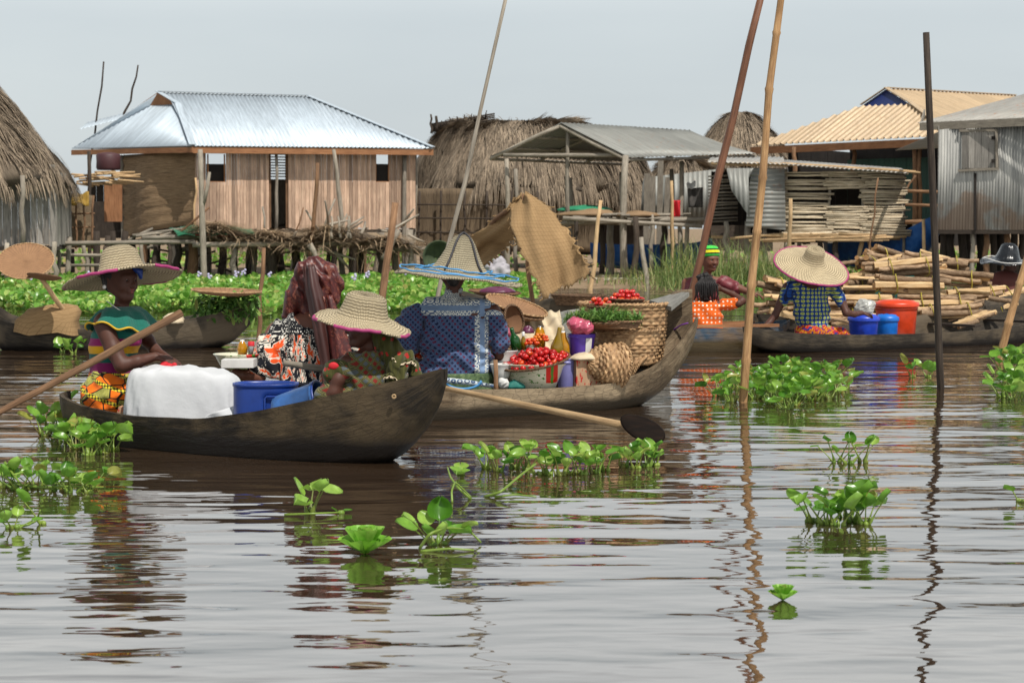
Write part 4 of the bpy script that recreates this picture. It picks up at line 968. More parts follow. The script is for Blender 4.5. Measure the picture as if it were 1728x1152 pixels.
mb=MB(); boards(mb,L2+bk,K2+bk,.8,3.6,w=.4); boards(mb,K2,K2+bk*1.2,.8,3.5,w=.3); boards(mb,L2,L2+bk,.8,3.5,w=.3); mb.build('wall',MT['dark'],hall)
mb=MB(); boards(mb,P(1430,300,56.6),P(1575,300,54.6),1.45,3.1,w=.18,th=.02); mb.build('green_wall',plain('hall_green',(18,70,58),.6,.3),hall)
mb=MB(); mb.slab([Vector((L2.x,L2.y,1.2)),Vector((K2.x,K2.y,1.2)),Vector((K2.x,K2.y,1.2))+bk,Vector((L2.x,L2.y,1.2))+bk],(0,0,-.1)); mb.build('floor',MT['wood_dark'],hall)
for px in (1543,1552,1340,1440): part_post(hall,px,248,400 if px>1500 else 300,53.6 if px>1500 else 56,.06,'wood_brown')
mb=MB(); pole(mb,P(1520,322,52.5),P(1610,325,52.2),.045); pole(mb,P(1520,345,52.5),P(1610,348,52.2),.04); pole(mb,P(1520,375,52.5),P(1610,372,52.2),.05); pole(mb,P(1528,322,52.6),P(1545,296,52.6),.03); mb.build('railing',MT['wood_brown'],hall)
for px in (1545,1570,1600,1490,1450,1400): part_post(hall,px,375,455,53.5,.08,'wood_grey')
# ---- grey tin hut at the right edge
th_=thing('stilt_house', at_z(1680,42,0), 'weathered grey tin and plank stilt house at the right edge', 'house', 'houses of the stilt village')
e1=P(1548,208,42.4); e2=P(1790,197,40.6); t1=P(1738,157,45.6); t2=P(1990,140,44)
mb=MB(); mb.sheet(e1,e2,t2,t1,150,3,lambda u,v:.016*np.sin(2*np.pi*30*u)); t1b=t1+Vector((-2.2,4,-1.1)); mb.sheet(t1b,t1,t2,t2+Vector((-2.2,4,-1.1)),40,2); rf=mb.build('roof',MT['roof_rusty'],th_,solid=.005)
mb=MB(); mb.beam(P(1553,214,42.3),P(1790,203,40.55),.03,.16); mb.beam(P(1553,214,42.35),P(1560,190,45.5),.03,.14); mb.build('fascia',MT['wood_grey'],rf)
A=P(1583,300,42.0); B=P(1790,300,41.0); zb=z_at(388,41.6)
mb=MB(); corr(mb,[Vector((A.x,A.y,zb)),Vector((B.x,B.y,zb)),Vector((B.x,B.y,3.42)),Vector((A.x,A.y,3.22))],A,B,.058,.008)
n=NT('tin_stained'); v=n.co('Object'); z=n.sep(v)[2]; f=n.noise(n.mp(v,(6,6,.4)),2.2,5,.65); g=n.noise(v,1.1,4,.6)
col=n.ramp(f,[(.3,c8(112,112,110)),(.6,c8(168,166,160)),(.8,c8(186,182,172))]); st_=n.m_('MULTIPLY',n.ramp(n.m_('MULTIPLY_ADD',g,1.6,n.m_('MULTIPLY',z,-.45)),[(.0,0),(.12,1)]),.75)
col=n.mix(st_,col,n.mix(f,c8(104,82,66),c8(160,136,116))); mt=n.fin(col,.6,n.bump(f,.2,.01),0,.3)
wl=mb.build('wall',mt,th_,solid=.004)
C2=A+Vector((.75,3.6,0)); mb=MB(); boards(mb,A,C2,zb,3.3,w=.2); boards(mb,C2,C2+(B-A),zb,3.6,w=.4); mb.build('side_wall',MT['boards_grey'],th_)
dd=(B-A); dd.z=0; dd.normalize(); nn=Vector((dd.y,-dd.x,0))
def on(px,py,o=.03):
    q=ray_plane(px,py,A,nn); return q+nn*o
mb=MB()
for k in range(5): mb.slab([on(1624+k*11.2,284),on(1634.6+k*11.2,284),on(1634.6+k*11.2,223),on(1624+k*11.2,223)],nn*.02); mb.r=random.random()
sh_=mb.build('window_panel',MT['boards_grey'],th_)
mb=MB(); mb.beam(on(1618,288,.05),on(1686,285,.05),.06,.05); mb.beam(on(1683,284,.05),on(1682,222,.05),.05,.05); mb.beam(on(1620,221,.05),on(1684,220,.05),.05,.05); mb.build('shutter_frame',MT['wood_grey'],sh_)
mb=MB()
for y in (233,272): mb.box(on(1677,y,.08),(.06,.03,.07))
mb.build('hinge',MT['dark'],sh_)
mb=MB(); mb.beam(on(1646,388,.02),on(1646,292,.02),.05,.02); mb.build('door_gap',MT['dark'],th_)
mb=MB(); mb.slab([Vector((A.x,A.y,zb-.0)),Vector((B.x,B.y,zb)),Vector((C2.x+dd.x*3,C2.y,zb)),Vector((C2.x,C2.y,zb))],(0,0,-.08)); mb.build('floor',MT['wood_dark'],th_)
for px,r,m in [(1592,.08,'wood_dark'),(1604,.1,'wood_dark'),(1622,.09,'wood_dark'),(1640,.045,'wood_grey'),(1664,.06,'wood_brown'),(1676,.08,'wood_dark'),(1698,.07,'wood_brown'),(1712,.09,'wood_dark'),(1724,.08,'wood_dark')]:
    part_post(th_,px,389,474,41.9 if m!='wood_dark' else 43.5,r,m)
for px in (1598,1630,1655,1690,1735): part_post(th_,px,389,460,44.5,.11,'wood_dark')

# ---- foreground landing stage of the zinc roof house
stg=thing('landing_stage', at_z(400,46.5,0), 'rickety pole landing stage heaped with dry reeds before the zinc roof house', 'platform')
mb=MB(); pole(mb,P(88,411,46),P(330,408,46),.05,.05,9,.04); pole(mb,P(325,413,45.8),P(700,409,46.4),.055,.05,11,.04); pole(mb,P(640,418,46.2),P(720,420,46.4),.06); pole(mb,P(90,430,47),P(235,432,47),.04); pole(mb,P(100,448,47),P(300,446,47),.04)
pole(mb,P(240,402,46.6),P(360,398,46.6),.05); mb.build('rail',MT['wood_grey'],stg)
i_=0
for px,pt,pb,r,px2,m in [(100,405,468,.045,None,'wood_grey'),(118,400,470,.06,112,'wood_grey'),(140,408,472,.05,150,'wood_grey'),(182,398,470,.07,186,'wood_dark'),(238,405,475,.05,248,'wood_grey'),(262,408,470,.06,None,'wood_dark'),(285,408,480,.05,None,'wood_dark'),(325,410,475,.11,324,'wood_brown'),
   (395,412,478,.07,None,'wood_grey'),(427,408,476,.05,428,'wood_grey'),(520,410,478,.09,536,'wood_grey'),(553,410,475,.05,None,'wood_dark'),(575,412,478,.06,580,'wood_grey'),(607,408,478,.07,None,'wood_dark'),(665,415,478,.07,670,'wood_grey'),(694,410,478,.06,None,'wood_grey'),(460,412,476,.1,None,'wood_dark'),(500,415,474,.1,None,'wood_dark'),(300,412,474,.08,None,'wood_dark'),(645,412,474,.1,None,'wood_dark')]:
    part_post(stg,px,pt,pb,46+random.random()*1.4,r,m,px2=px2)
mb=MB(); mb.sheet(at_z(335,45.9,1.0),at_z(690,46.2,.97),at_z(690,48.4,1.0),at_z(335,48.2,1.0),40,14,lambda u,v:.12*np.sin(u*11)*np.sin(v*3.1)+.08*np.sin(u*31+v*5)); N=13000
u=rs.rand(N); x=335+u*355; d=45.8+rs.rand(N)*2.4; zt=1.02+.12*np.sin(u*11+1)+.12*np.sin(u*23)+.16*(u<.45)*np.sin(np.clip(u/.45,0,1)*3.14)
pos=np.stack([(x-864)/F*d,d,zt*np.where(rs.rand(N)<.2,.8,1)+rs.normal(0,.03,N)],-1); V0=np.array([(-.5,0,0),(.5,0,0),(.4,.5,.08),(-.4,.5,.08),(.1,1,-.05),(-.1,1,-.05)])
mb.build('deck',MT['thatch'],stg,solid=.04)
scatter('dry_reeds',V0,[(0,1,2,3),(3,2,4,5)],pos,np.where(rs.rand(N)<.75,rs.choice([1.57,-1.57],N)+rs.normal(0,.3,N),rs.rand(N)*6.28),rs.normal(-.08,.12,N)-(rs.rand(N)<.06)*1.0,np.stack([.010+.012*rs.rand(N),.4+.5*rs.rand(N),.4+0*pos[:,0]],-1),pm('dry_reed',[(140,114,88),(180,154,122),(206,184,152)],10,(7,.4,1),coord='UV',rnd=.35),None,None,parent=stg)
mb=MB()
for k in range(26):
    x=random.uniform(440,690); y=random.uniform(376,430); a=random.uniform(-.9,.9)+ (1.3 if random.random()<.3 else 0); l=random.uniform(20,60); pole(mb,P(x,y,45.9+random.random()),P(x+l*math.cos(a),y-l*math.sin(a),46+random.random()),random.uniform(.02,.05),.02,3)
for x in (575,585,592,560): pole(mb,P(x,402,45.8),P(x+random.uniform(-5,8),365,46),.035,.02)
pole(mb,P(648,438,45.7),P(672,388,45.9),.1,.07); pole(mb,P(522,412,45.7),P(545,465,45.8),.07,.05); mb.build('loose_sticks',MT['wood_grey'],stg)
mb=MB(); mb.sheet(P(300,398,46.0),P(432,397,46.2),P(425,384,48.5),P(285,382,48.3),24,6,lambda u,v:.04*np.sin(u*14+v*4)); tg_=tag(mb.build('tarpaulin',MT['green_tarp'],solid=.012),'sheet of green tarpaulin spread below the left plank wall','tarpaulin')
mb=MB(); mb.beam(P(330,397,46.3),P(410,399,46.4),.1,.05); tag(mb.build('red_plank',MT['red_tarp']),'faded red board lying along the green tarpaulin edge','board')
mb=MB(); 
for k in range(14): x=random.uniform(210,330); y=random.uniform(392,412); pole(mb,P(x,y+random.uniform(0,14),47),P(x+random.uniform(40,90),y-random.uniform(0,14),47.4),.035,.03,3)
tag(mb.build('stick_pile',MT['wood_grey']),'pile of grey sticks sloping down beside the reed mat','sticks')

# ---- stakes, poles
def stake(top, base, D, r, mat, label, name='mooring_stake', cat='pole', group='stakes and poles standing in the shallows', n=6, j=.02, r1=None, z=None, fork=False):
    a=P(top[0],top[1],D); c=P(base[0],base[1],D); 
    d=(c-a).normalized(); c=c+d*.35
    mb=MB(); pole(mb,c,a,r,r1 or r*.75,n,j,10)
    if fork: pole(mb,c.lerp(a,.62),c.lerp(a,.82)+Vector((.18,0,.1)),r*.7,r*.5,3)
    return tag(mb.build(name,MT[mat]),label,cat,group)
stake((338,252),(346,480),45,.07,'wood_grey','forked grey trunk post before the left corner of the plank wall',fork=True)
stake((536,275),(524,445),46,.055,'wood_brown','leaning brown stake with broken tip between door and thin slanting stick')
stake((563,252),(581,392),47,.055,'wood_grey','pale crooked branch leaning on the plank wall')
stake((353,350),(300,395),47,.03,'wood_brown','short dark stick slanting out of the green tarpaulin')
stake((512,350),(500,390),47,.02,'wood_brown','thin twig stuck at the wall right of the doorway')
stake((175,104),(150,290),58,.035,'wood_dark','tallest crooked pole rising over the left end of the zinc roof',j=.06,r1=.02)
stake((233,110),(212,190),58,.035,'wood_dark','shorter bare pole over the left end of the zinc roof',j=.05,r1=.02)
stake((178,415),(172,475),46,.06,'wood_dark','short forked stump among stilts left of the woman in teal',fork=True)
stake((667,342),(636,560),26,.05,'wood_brown','stout brown stake behind the child in the straw hat',r1=.045)
stake((445,418),(434,572),22.6,.028,'wood_brown','thin brown stake at the bow of the far left canoe')
stake((1014,338),(997,492),41,.05,'wood_pale','pale leaning stake right of the hanging burlap sheet')
stake((1133,305),(1135,462),44,.04,'wood_pale','upright bamboo stake beside the red cloth')
stake((1334,335),(1330,455),42.5,.05,'wood_pale','pale forked post in front of the slatted hut wall',fork=False)
stake((1482,300),(1467,425),43,.02,'wood_brown','thin bamboo cane leaning on the slatted hut')
stake((1558,370),(1558,430),43,.04,'wood_pale','short white stake by the blue canoe bow')
stake((1082,400),(1092,480),43,.06,'wood_grey','short grey stump right of the main shed post')
stake((862,-40),(722,575),16.2,.018,'wood_grey','long thin punting pole rising behind the conical straw hat',n=7,j=.012,r1=.014)
stake((1293,-40),(1142,600),21.45,.040,'pole_red','thick reddish brown pole leaning beside the mother and child',n=7,j=.012,r1=.036)
stake((1563,55),(1588,655),16.0,.030,'wood_dark','straight dark pole with a square top right of the orange bucket',n=6,j=.004,r1=.026)
# bamboo poles with nodes
def bamboo(pts,D,r,label):
    P_=[P(x,y,D) for x,y in pts]; mb=MB(); full=[];rad=[]
    for a,c in zip(P_[:-1],P_[1:]):
        L=(c-a).length; k=max(1,int(L/.38))
        for i in range(k):
            q=a.lerp(c,i/k); full+=[q,a.lerp(c,(i+.06)/k),a.lerp(c,(i+.5)/k),a.lerp(c,(i+.96)/k)]; rad+=[r*1.22,r,r*.97,r*1.02]
    full.append(P_[-1]); rad.append(r*1.1); rad=[q*(.82+.25*i/len(rad)) for i,q in enumerate(rad)]
    mb.tube(full,rad,12); return tag(mb.build('bamboo_pole',MT['bamboo']),label,'pole','stakes and poles standing in the shallows')
MT['bamboo']=pm('bamboo',[(120,88,58),(164,126,86),(190,154,108)],12,(4,.5,1),coord='UV',rough=.55)
bamboo([(1323,-40),(1298,150),(1287,300),(1268,480),(1250,735)],14.75,.030,'tall jointed bamboo pole standing in front of the mother and child')
bamboo([(1740,410),(1702,545),(1682,625)],19.4,.038,'short yellow bamboo leaning at the right edge')

# ---- burlap sheet hung over a frame
MT['burlap_']=mk_weave('burlap',(168,134,90),(200,166,118),34,.004,.9,.2)
n=NT('burlap'); uv=n.co('UV'); x,y,_=n.sep(uv); gx=n.m_('ABSOLUTE',n.m_('SUBTRACT',n.m_('FRACT',n.m_('MULTIPLY_ADD',x,17.,n.m_('MULTIPLY',n.noise(uv,3,2),.8))),.5)); gy=n.m_('ABSOLUTE',n.m_('SUBTRACT',n.m_('FRACT',n.m_('MULTIPLY_ADD',y,19.,n.m_('MULTIPLY',n.noise(uv,4,2),.8))),.5))
f=n.noise(n.mp(uv,(1,8,1)),26,4,.7); g=n.noise(uv,2.2,4,.6); col=n.mix(f,c8(128,100,68),c8(178,148,108)); col=n.mix(n.m_('MULTIPLY',n.m_('GREATER_THAN',n.m_('MAXIMUM',gx,gy),.44),.5),col,c8(110,84,54)); col=n.mix(1,col,n.ramp(g,[(.3,.78),(.65,1.02)]),'MULTIPLY')
MT['burlap']=n.fin(col,.9,n.bump(f,.5,.01),0,.15)
def cloth_px(name,rows,label,parent=None,mat='burlap',nu=26,nv=30,D=None,bulge=.08,fr=.035):
    """rows: list of (left px,py,D),(right px,py,D) from top to bottom"""
    V=[];U=[]; n=len(rows)
    for j in range(nv+1):
        t=j/nv*(n-1); k=min(int(t),n-2); f=t-k
        a=[rows[k][0][q]*(1-f)+rows[k+1][0][q]*f for q in range(3)]; c=[rows[k][1][q]*(1-f)+rows[k+1][1][q]*f for q in range(3)]
        for i in range(nu+1):
            u=i/nu; D_=a[2]*(1-u)+c[2]*u; p=P(a[0]*(1-u)+c[0]*u,a[1]*(1-u)+c[1]*u,D_)
            p.y+=bulge*math.sin(u*6+j*.2)+.3*bulge*math.sin(u*17+j*.3)
            if i in (0,nu): p.x+=random.uniform(-fr,fr)
            if j in (0,nv): p.z+=random.uniform(-fr,fr)
            V.append(tuple(p)); U.append((u*1.0,j/nv*1.5))
    Fq=[(j*(nu+1)+i,j*(nu+1)+i+1,(j+1)*(nu+1)+i+1,(j+1)*(nu+1)+i) for j in range(nv) for i in range(nu)]
    # frayed threads
    mb=MB(); mb.add(V,Fq,U,True)
    for k in range(90 if fr>.01 else 0):
        j=random.randint(0,nv); i=random.choice((0,nu)); p=Vector(V[j*(nu+1)+i]); s=-1 if i==0 else 1
        mb.tube([p,p+Vector((s*random.uniform(.01,.045),0,random.uniform(-.04,.01)))],.002,3,cap=False)
    o=mb.build(name,MT[mat],parent,solid=.008)
    if not parent: tag(o,label,'cloth')
    return o
sail=thing('burlap_sail',at_z(880,22,.2),'coarse tan burlap sheet draped over a peaked frame behind the market canoe','cloth')
cloth_px('front_flap',[((878,330,22),(890,325,22)),((862,352,21.9),(926,350,21.8)),((859,382,21.7),(953,385,21.6)),((881,428,21.5),(976,417,21.4)),((905,472,21.4),(993,446,21.3)),((922,502,21.3),(997,463,21.3))],None,sail)
cloth_px('rear_flap',[((868,339,22.3),(886,326,22.1)),((846,360,22.8),(878,372,22.4)),((816,386,23.2),(868,398,22.9)),((790,402,23.6),(856,418,23.3)),((786,424,23.6),(832,438,23.4)),((795,440,23.6),(812,450,23.5))],None,sail)
mb=MB(); pole(mb,P(905,575,22),P(884,328,22),.025); pole(mb,P(798,405,23.7),P(886,330,22.1),.025); mb.build('frame',MT['wood_brown'],sail)
# bits lying about on the bank
V_=Sdf(); c_=P(842,470,41.5)
for k in range(8): V_.ball(c_+Vector((random.uniform(-.2,.2),random.uniform(-.1,.1),random.uniform(.05,.32))),.13,.05)
V_.wr((1,.2,.5),30,.012).wr((-.4,.3,1),48,.01,1); Vv,Qq=V_.mesh(.025); tag(mesh_np('sack',Vv,Qq,Vv[:,[0,2]],np.zeros(len(Vv)),pm('sack',[(120,112,122),(176,172,176),(150,140,150)],6),None,tuple(c_),True),'crumpled pale lilac sack lying on the bank under the burlap sheet','sack')
mb=MB(); mb.lathe([(.01,0),(.2,.02),(.3,.14),(.36,.3),(.34,.3),(.28,.15),(.01,.04)],24,frame((.3,-1,.1),loc=P(735,436,44))); tag(mb.build('green_basin',pm('basin_green',[(52,64,48),(80,92,66)],8)),'dull green basin propped on its side behind the conical hat','basin')
mb=MB()
for k in range(500):
    x=random.uniform(985,1100); y=random.uniform(462,482); q=Wp(x,y); mb.r=random.random(); mb.ball((q.x,min(q.y,60),.12+random.uniform(0,.03)),(random.uniform(.02,.06),.04,.015),5,3,Matrix.Rotation(random.random()*3,3,'Z'))
tag(mb.build('shell_litter',pm('shell',[(150,140,124),(210,202,188)],8)),'pale shells and litter strewn over the sandy bank','litter',kind='stuff')
# ================================================================ canoes
def canoe(name, A, B, st, mat, label, thick=.028, parts=True, m=9):
    """A,B ends of the centre line (x,y); st: (t, half width, near z, far z, keel z)"""
    A=Vector((A[0],A[1],0)); B=Vector((B[0],B[1],0)); ax=(B-A); L=ax.length; ax/=L; nr=Vector((ax.y,-ax.x,0))  # towards the camera when A is left
    root=thing(name, (A+B)/2, label, 'canoe', 'dugout canoes')
    ts=[s[0] for s in st]; fine=[]
    K=36
    tt=sorted(set([ts[0]+(ts[-1]-ts[0])*i/K for i in range(K+1)]+ts))
    def itp(t,c):
        x=np.interp(t,ts,[s[c] for s in st]); 
        e=.02; return float((np.interp(t-e,ts,[s[c] for s in st])+2*x+np.interp(t+e,ts,[s[c] for s in st]))/4) if .03<t<.97 else float(x)
    def sect(t, off):
        hw,zn,zf,k=itp(t,1),itp(t,2),itp(t,3),itp(t,4); hw=max(hw-off,.004); k=k+off*1.2; out=[]
        for i in range(2*m+1):
            ph=-math.pi/2+math.pi*i/(2*m); s=math.sin(ph); q=abs(s)**.8*(1 if s>0 else -1); c=abs(math.cos(ph))**.8
            zg=zn if s<0 else zf; zg=zn*(.5-.5*q)+zf*(.5+.5*q) if abs(zn-zf)<.05 else (zn if s<-.01 else zf if s>.01 else (zn+zf)/2)
            zk=min(k,zg-.01)
            out.append((A+ax*(t*L)-nr*(hw*q)+Vector((0,0,zg-(zg-zk)*c)), ))
        return [o[0] for o in out]
    rings=[]
    for t in tt:
        o=sect(t,0); i_=sect(t,thick)
        o=[p+Vector((0,0,0)) for p in o]
        jz=random.uniform(-.004,.004); rings.append([p for p in o]+[p+Vector((0,0,jz*.3)) for p in reversed(i_)])
    # near side first: q=-1 -> +nr
    n=len(rings[0]); V=[];U=[]
    for j,rg in enumerate(rings):
        for k,p in enumerate(rg): V.append(tuple(p)); U.append((tt[j]*L, k/n*2.0))
        V.append(tuple(rg[0])); U.append((tt[j]*L,2.0))
    Fq=[(j*(n+1)+k,(j+1)*(n+1)+k,(j+1)*(n+1)+k+1,j*(n+1)+k+1) for j in range(len(rings)-1) for k in range(n)]
    mb=MB(); mb.add(V,Fq,U,True)
    for rg,fl in ((rings[0],1),(rings[-1],0)):
        h=n//2; q=[tuple(p) for p in rg]; fs=[(k,k+1,n-2-k,n-1-k) for k in range(h-1)]
        mb.add(q,fs if fl else [f[::-1] for f in fs],[(0,0)]*n,False)
    md=mb.build('hull',MT[mat],root)
    def pt(t,q,z): return A+ax*(t*L)+nr*(q)+Vector((0,0,z))
    return root, pt
def thwart(root,pt,t,hw,z,mat,w=.1):
    mb=MB(); mb.beam(pt(t,hw,z),pt(t,-hw,z),w,.025); mb.build('thwart',MT[mat],root)
bA,ptA=canoe('dugout_canoe',(-2.60,12.45),(-.352,10.75),[(0,.10,.27,.33,.12),(.012,.19,.262,.3,.04),(.05,.27,.25,.27,-.05),(.14,.34,.215,.23,-.13),(.3,.39,.185,.19,-.17),(.5,.40,.20,.2,-.17),(.65,.37,.265,.25,-.15),(.78,.31,.345,.33,-.08),(.88,.22,.415,.41,.02),(.95,.12,.465,.465,.18),(.985,.055,.50,.50,.32),(1.0,.03,.512,.512,.42)],
    'hull_dark','dark wet dugout canoe in front carrying the woman in teal and the white draped tub')
bB,ptB=canoe('dugout_canoe',(-2.0,12.95),(1.315,14.97),[(0,.12,.3,.3,.1),(.05,.3,.25,.25,-.05),(.2,.45,.22,.22,-.15),(.4,.5,.20,.2,-.16),(.6,.48,.175,.25,-.15),(.74,.42,.18,.32,-.12),(.84,.36,.27,.42,-.04),(.90,.29,.38,.55,.06),(.95,.2,.50,.70,.22),(.98,.12,.56,.79,.36),(1,.05,.60,.80,.5)],
    'hull_mid','weathered grey brown market canoe loaded with tomatoes and baskets')
thwart(bB,ptB,.85,.27,.24,'plank_grey',.12)
mb=MB(); mb.slab([ptB(.935,.07,.68),ptB(.985,.02,.78),ptB(.985,-.1,.78),ptB(.935,-.2,.72)],(0,0,-.03)); mb.build('bow_deck',MT['plank_grey'],bB)
mb=MB(); mb.tube([P(1161,545,14.9),P(1150,548,14.95),P(1137,556,15),P(1128,566,15.05),P(1126,580,15.05)],.006,6); tag(mb.build('string',MT['rope_purple']),'purple string tied across the market canoe bow','string')
def ax2(pxa,Da,pxb,Db): return ((pxa-864)/F*Da,Da),((pxb-864)/F*Db,Db)
a,c=ax2(1085,20.9,1330,21.3)
bC,ptC=canoe('dugout_canoe',a,c,[(0,.1,.3,.3,.1),(.1,.26,.25,.25,-.05),(.4,.34,.24,.24,-.12),(.7,.34,.24,.24,-.12),(.9,.25,.27,.27,-.02),(1,.06,.3,.3,.15)],'hull_blue','faded blue and brown canoe carrying the mother and child')
mb=MB(); 
for q in (-.335,.335): mb.beam(ptC(.15,q*.9,.262),ptC(.85,q,.262),.03,.03)
mb.build('gunwale',MT['fascia'],bC)
a,c=ax2(1258,20.45,1800,23.4)
bD,ptD=canoe('dugout_canoe',a,c,[(0,.04,.27,.27,.2),(.03,.12,.245,.25,.08),(.1,.25,.2,.22,-.04),(.25,.34,.165,.2,-.12),(.45,.38,.15,.24,-.13),(.65,.38,.16,.32,-.13),(.85,.36,.22,.47,-.1),(1,.33,.3,.52,-.08)],'hull_far','low brown canoe of the hat wearer in blue beside the orange bucket')
for t in (.62,.80,.97): thwart(bD,ptD,t,.33,.20+.12*(t-.6),'wood_dark',.1)
a,c=ax2(1275,23.0,1700,24.2)
bE,ptE=canoe('dugout_canoe',a,c,[(0,.1,.3,.3,.1),(.1,.3,.26,.26,-.05),(.5,.42,.22,.22,-.12),(.9,.34,.3,.3,-.05),(1,.15,.4,.4,.12)],'hull_far','canoe buried under the pile of firewood bundles')
a,c=ax2(-30,21.2,437,21.8)
bF,ptF=canoe('dugout_canoe',a,c,[(0,.08,.5,.55,.2),(.03,.16,.36,.5,.06),(.1,.28,.28,.34,-.06),(.25,.36,.21,.24,-.12),(.45,.38,.22,.22,-.13),(.65,.36,.27,.27,-.12),(.8,.3,.34,.34,-.06),(.9,.22,.41,.41,.04),(.97,.1,.47,.47,.24),(1,.04,.49,.49,.38)],'hull_far','long dark canoe behind the woman in teal at far left')
a,c=ax2(770,24.2,1010,23.6)
bG,ptG=canoe('dugout_canoe',a,c,[(0,.08,.52,.52,.2),(.1,.26,.46,.46,-.05),(.5,.38,.40,.42,-.12),(.85,.3,.44,.44,-.05),(1,.1,.5,.5,.12)],'hull_far','brown canoe loaded with a flat tray behind the burlap sheet')
a,c=ax2(850,18.0,1125,18.8)
mb=MB(); mb.tube([ptA(.93,.17,.37)+Vector((.009*math.cos(q),-.012,.009*math.sin(q))) for q in [k*.7 for k in range(10)]],.005,6); mb.build('rope_knot',MT['wood_pale'],bA)
bH,ptH=canoe('dugout_canoe',a,c,[(0,.08,.36,.36,.15),(.1,.26,.38,.38,-.05),(.5,.36,.52,.5,-.12),(.85,.3,.56,.56,-.05),(1,.08,.60,.6,.12)],'hull_grey','grey canoe lying beyond the tomato baskets')
# blue painted canoes up under the huts
a,c=ax2(1400,47.5,1590,44.5)
bI,ptI=canoe('painted_canoe',a,c,[(0,.2,.95,.95,.6),(.1,.4,.9,.9,.4),(.5,.5,.98,.98,.3),(.8,.4,1.2,1.2,.6),(.95,.2,1.48,1.48,1.1),(1,.06,1.6,1.6,1.45)],'paint_blue','bright blue canoe with raised bow under the slatted bamboo hut')
a,c=ax2(1000,50,1200,49)
canoe('painted_canoe',a,c,[(0,.2,.9,.9,.5),(.1,.4,.85,.85,.3),(.5,.5,.85,.85,.2),(.9,.4,.9,.9,.3),(1,.1,1.0,1.0,.6)],'paint_blue','dark blue canoe drawn up beneath the open tin shed')
a,c=ax2(1335,42.8,1600,42.4)
canoe('painted_canoe',a,c,[(0,.1,.25,.25,.1),(.1,.3,.22,.22,0),(.5,.4,.2,.2,-.1),(.9,.3,.3,.3,0),(1,.08,.36,.36,.2)],'teal','long green edged canoe behind the firewood pile')

# ================================================================ baskets & trays
def weave(mb, R, z0, z1, rows, ribs, M=None, amp=.006, thick=.006, seg=None):
    """real woven wall: strands run over and under upright ribs"""
    seg=seg or ribs*4; V=[];U=[];r_=[]; sub=4
    th=np.arange(seg+1)/seg*2*np.pi
    for j in range(rows):
        rv=random.random()
        for q in range(sub):
            f=q/(sub-1); z=z0+(z1-z0)*(j+f)/rows; bulge=math.sin(math.pi*f)
            jit=.0015*math.sin(j*3.1)
            r=R((z-z0)/(z1-z0))+amp*np.cos(ribs*th/2+math.pi*j)*bulge+ (bulge-1)*thick+jit
            a=th+math.pi/2
            V.append(np.stack([r*np.cos(a),r*np.sin(a),np.full(seg+1,z+.003*math.sin(j))+.002*np.sin(th*3+j)],-1)); U.append(np.stack([th/6.283,np.full(seg+1,z)],-1)); r_.append(np.full(seg+1,rv))
    V=np.concatenate(V); 
    if M is not None: Am=np.array(M); V=V@Am[:3,:3].T+Am[:3,3]
    n=rows*sub; i=np.arange(n-1)[:,None]*(seg+1)+np.arange(seg)[None]
    Fq=np.stack([i,i+1,i+seg+2,i+seg+1],-1).reshape(-1,4)
    mb.V.append(V); mb.F.append(Fq+mb.n); mb.U.append(np.concatenate(U)); mb.R.append(np.concatenate(r_)); mb.M.append(np.full(len(Fq),mb.m)); mb.S.append(np.ones(len(Fq),bool)); mb.n+=len(V)
def rope_ring(mb,c,r,tr,M=None,tw=26,seg=96):
    for s in (0,1):
        pts=[]
        for k in range(seg+1):
            a=2*math.pi*k/seg; ph=a*tw+s*math.pi
            q=Vector(((r+tr*.5*math.cos(ph))*math.cos(a),(r+tr*.5*math.cos(ph))*math.sin(a),c+tr*.5*math.sin(ph)))
            if M is not None: q=M@q
            pts.append(q)
        mb.r=random.random(); mb.tube(pts,tr*.62,5,cap=False)
def basket(name,px,py,D,r0,r1,h,rows,ribs,label,mat='wicker',tilt=(0,0,1),belly=.0,group='wicker baskets',rim=.012,amp=.006,cat='basket',bottom_at=True):
    """py is the pixel row of the rim centre; r0 bottom radius, r1 rim radius"""
    c=P(px,py,D); M=frame(tilt,loc=c); root=thing(name,M@Vector((0,0,-h)),label,cat,group)
    Rf=lambda t:(r0+(r1-r0)*t+belly*math.sin(math.pi*t))
    mb=MB(); weave(mb,Rf,-h,0,rows,ribs,M,amp)
    mb.lathe([(r0,-h+.01),(.01,-h+.005)],32,M)
    mb.lathe([(Rf(1)-.012,0),(Rf(.66)-.014,-h*.34),(Rf(.33)-.014,-h*.67),(r0-.012,-h+.012)],32,M)
    mb.build('body',MT[mat],root)
    mb=MB(); rope_ring(mb,0,Rf(1),rim,M,int(Rf(1)*110)); mb.build('rim',MT[mat],root)
    return root,M
def tray(name,px,py,D,r,label,n=(0,0,1),mat='tray',depth=.03,group='woven trays',cat='tray',roll=None):
    c=P(px,py,D); M=frame(n,loc=c); root=thing(name,c,label,cat,group); k=14
    mb=MB(); mb.lathe([(r*i/k+1e-3,-depth*(1-(i/k)**2.5)) for i in range(k+1)]+[(r*i/k+1e-3,-depth*(1-(i/k)**2.5)-.008) for i in range(k,-1,-1)],64,M); mb.build('disc',MT[mat],root)
    mb=MB(); mb.r=.4; rope_ring(mb,0,r,.009,M,int(r*150)); mb.build('rim',MT['wicker' if mat=='tray' else 'wicker_dark'],root)
    return root,M
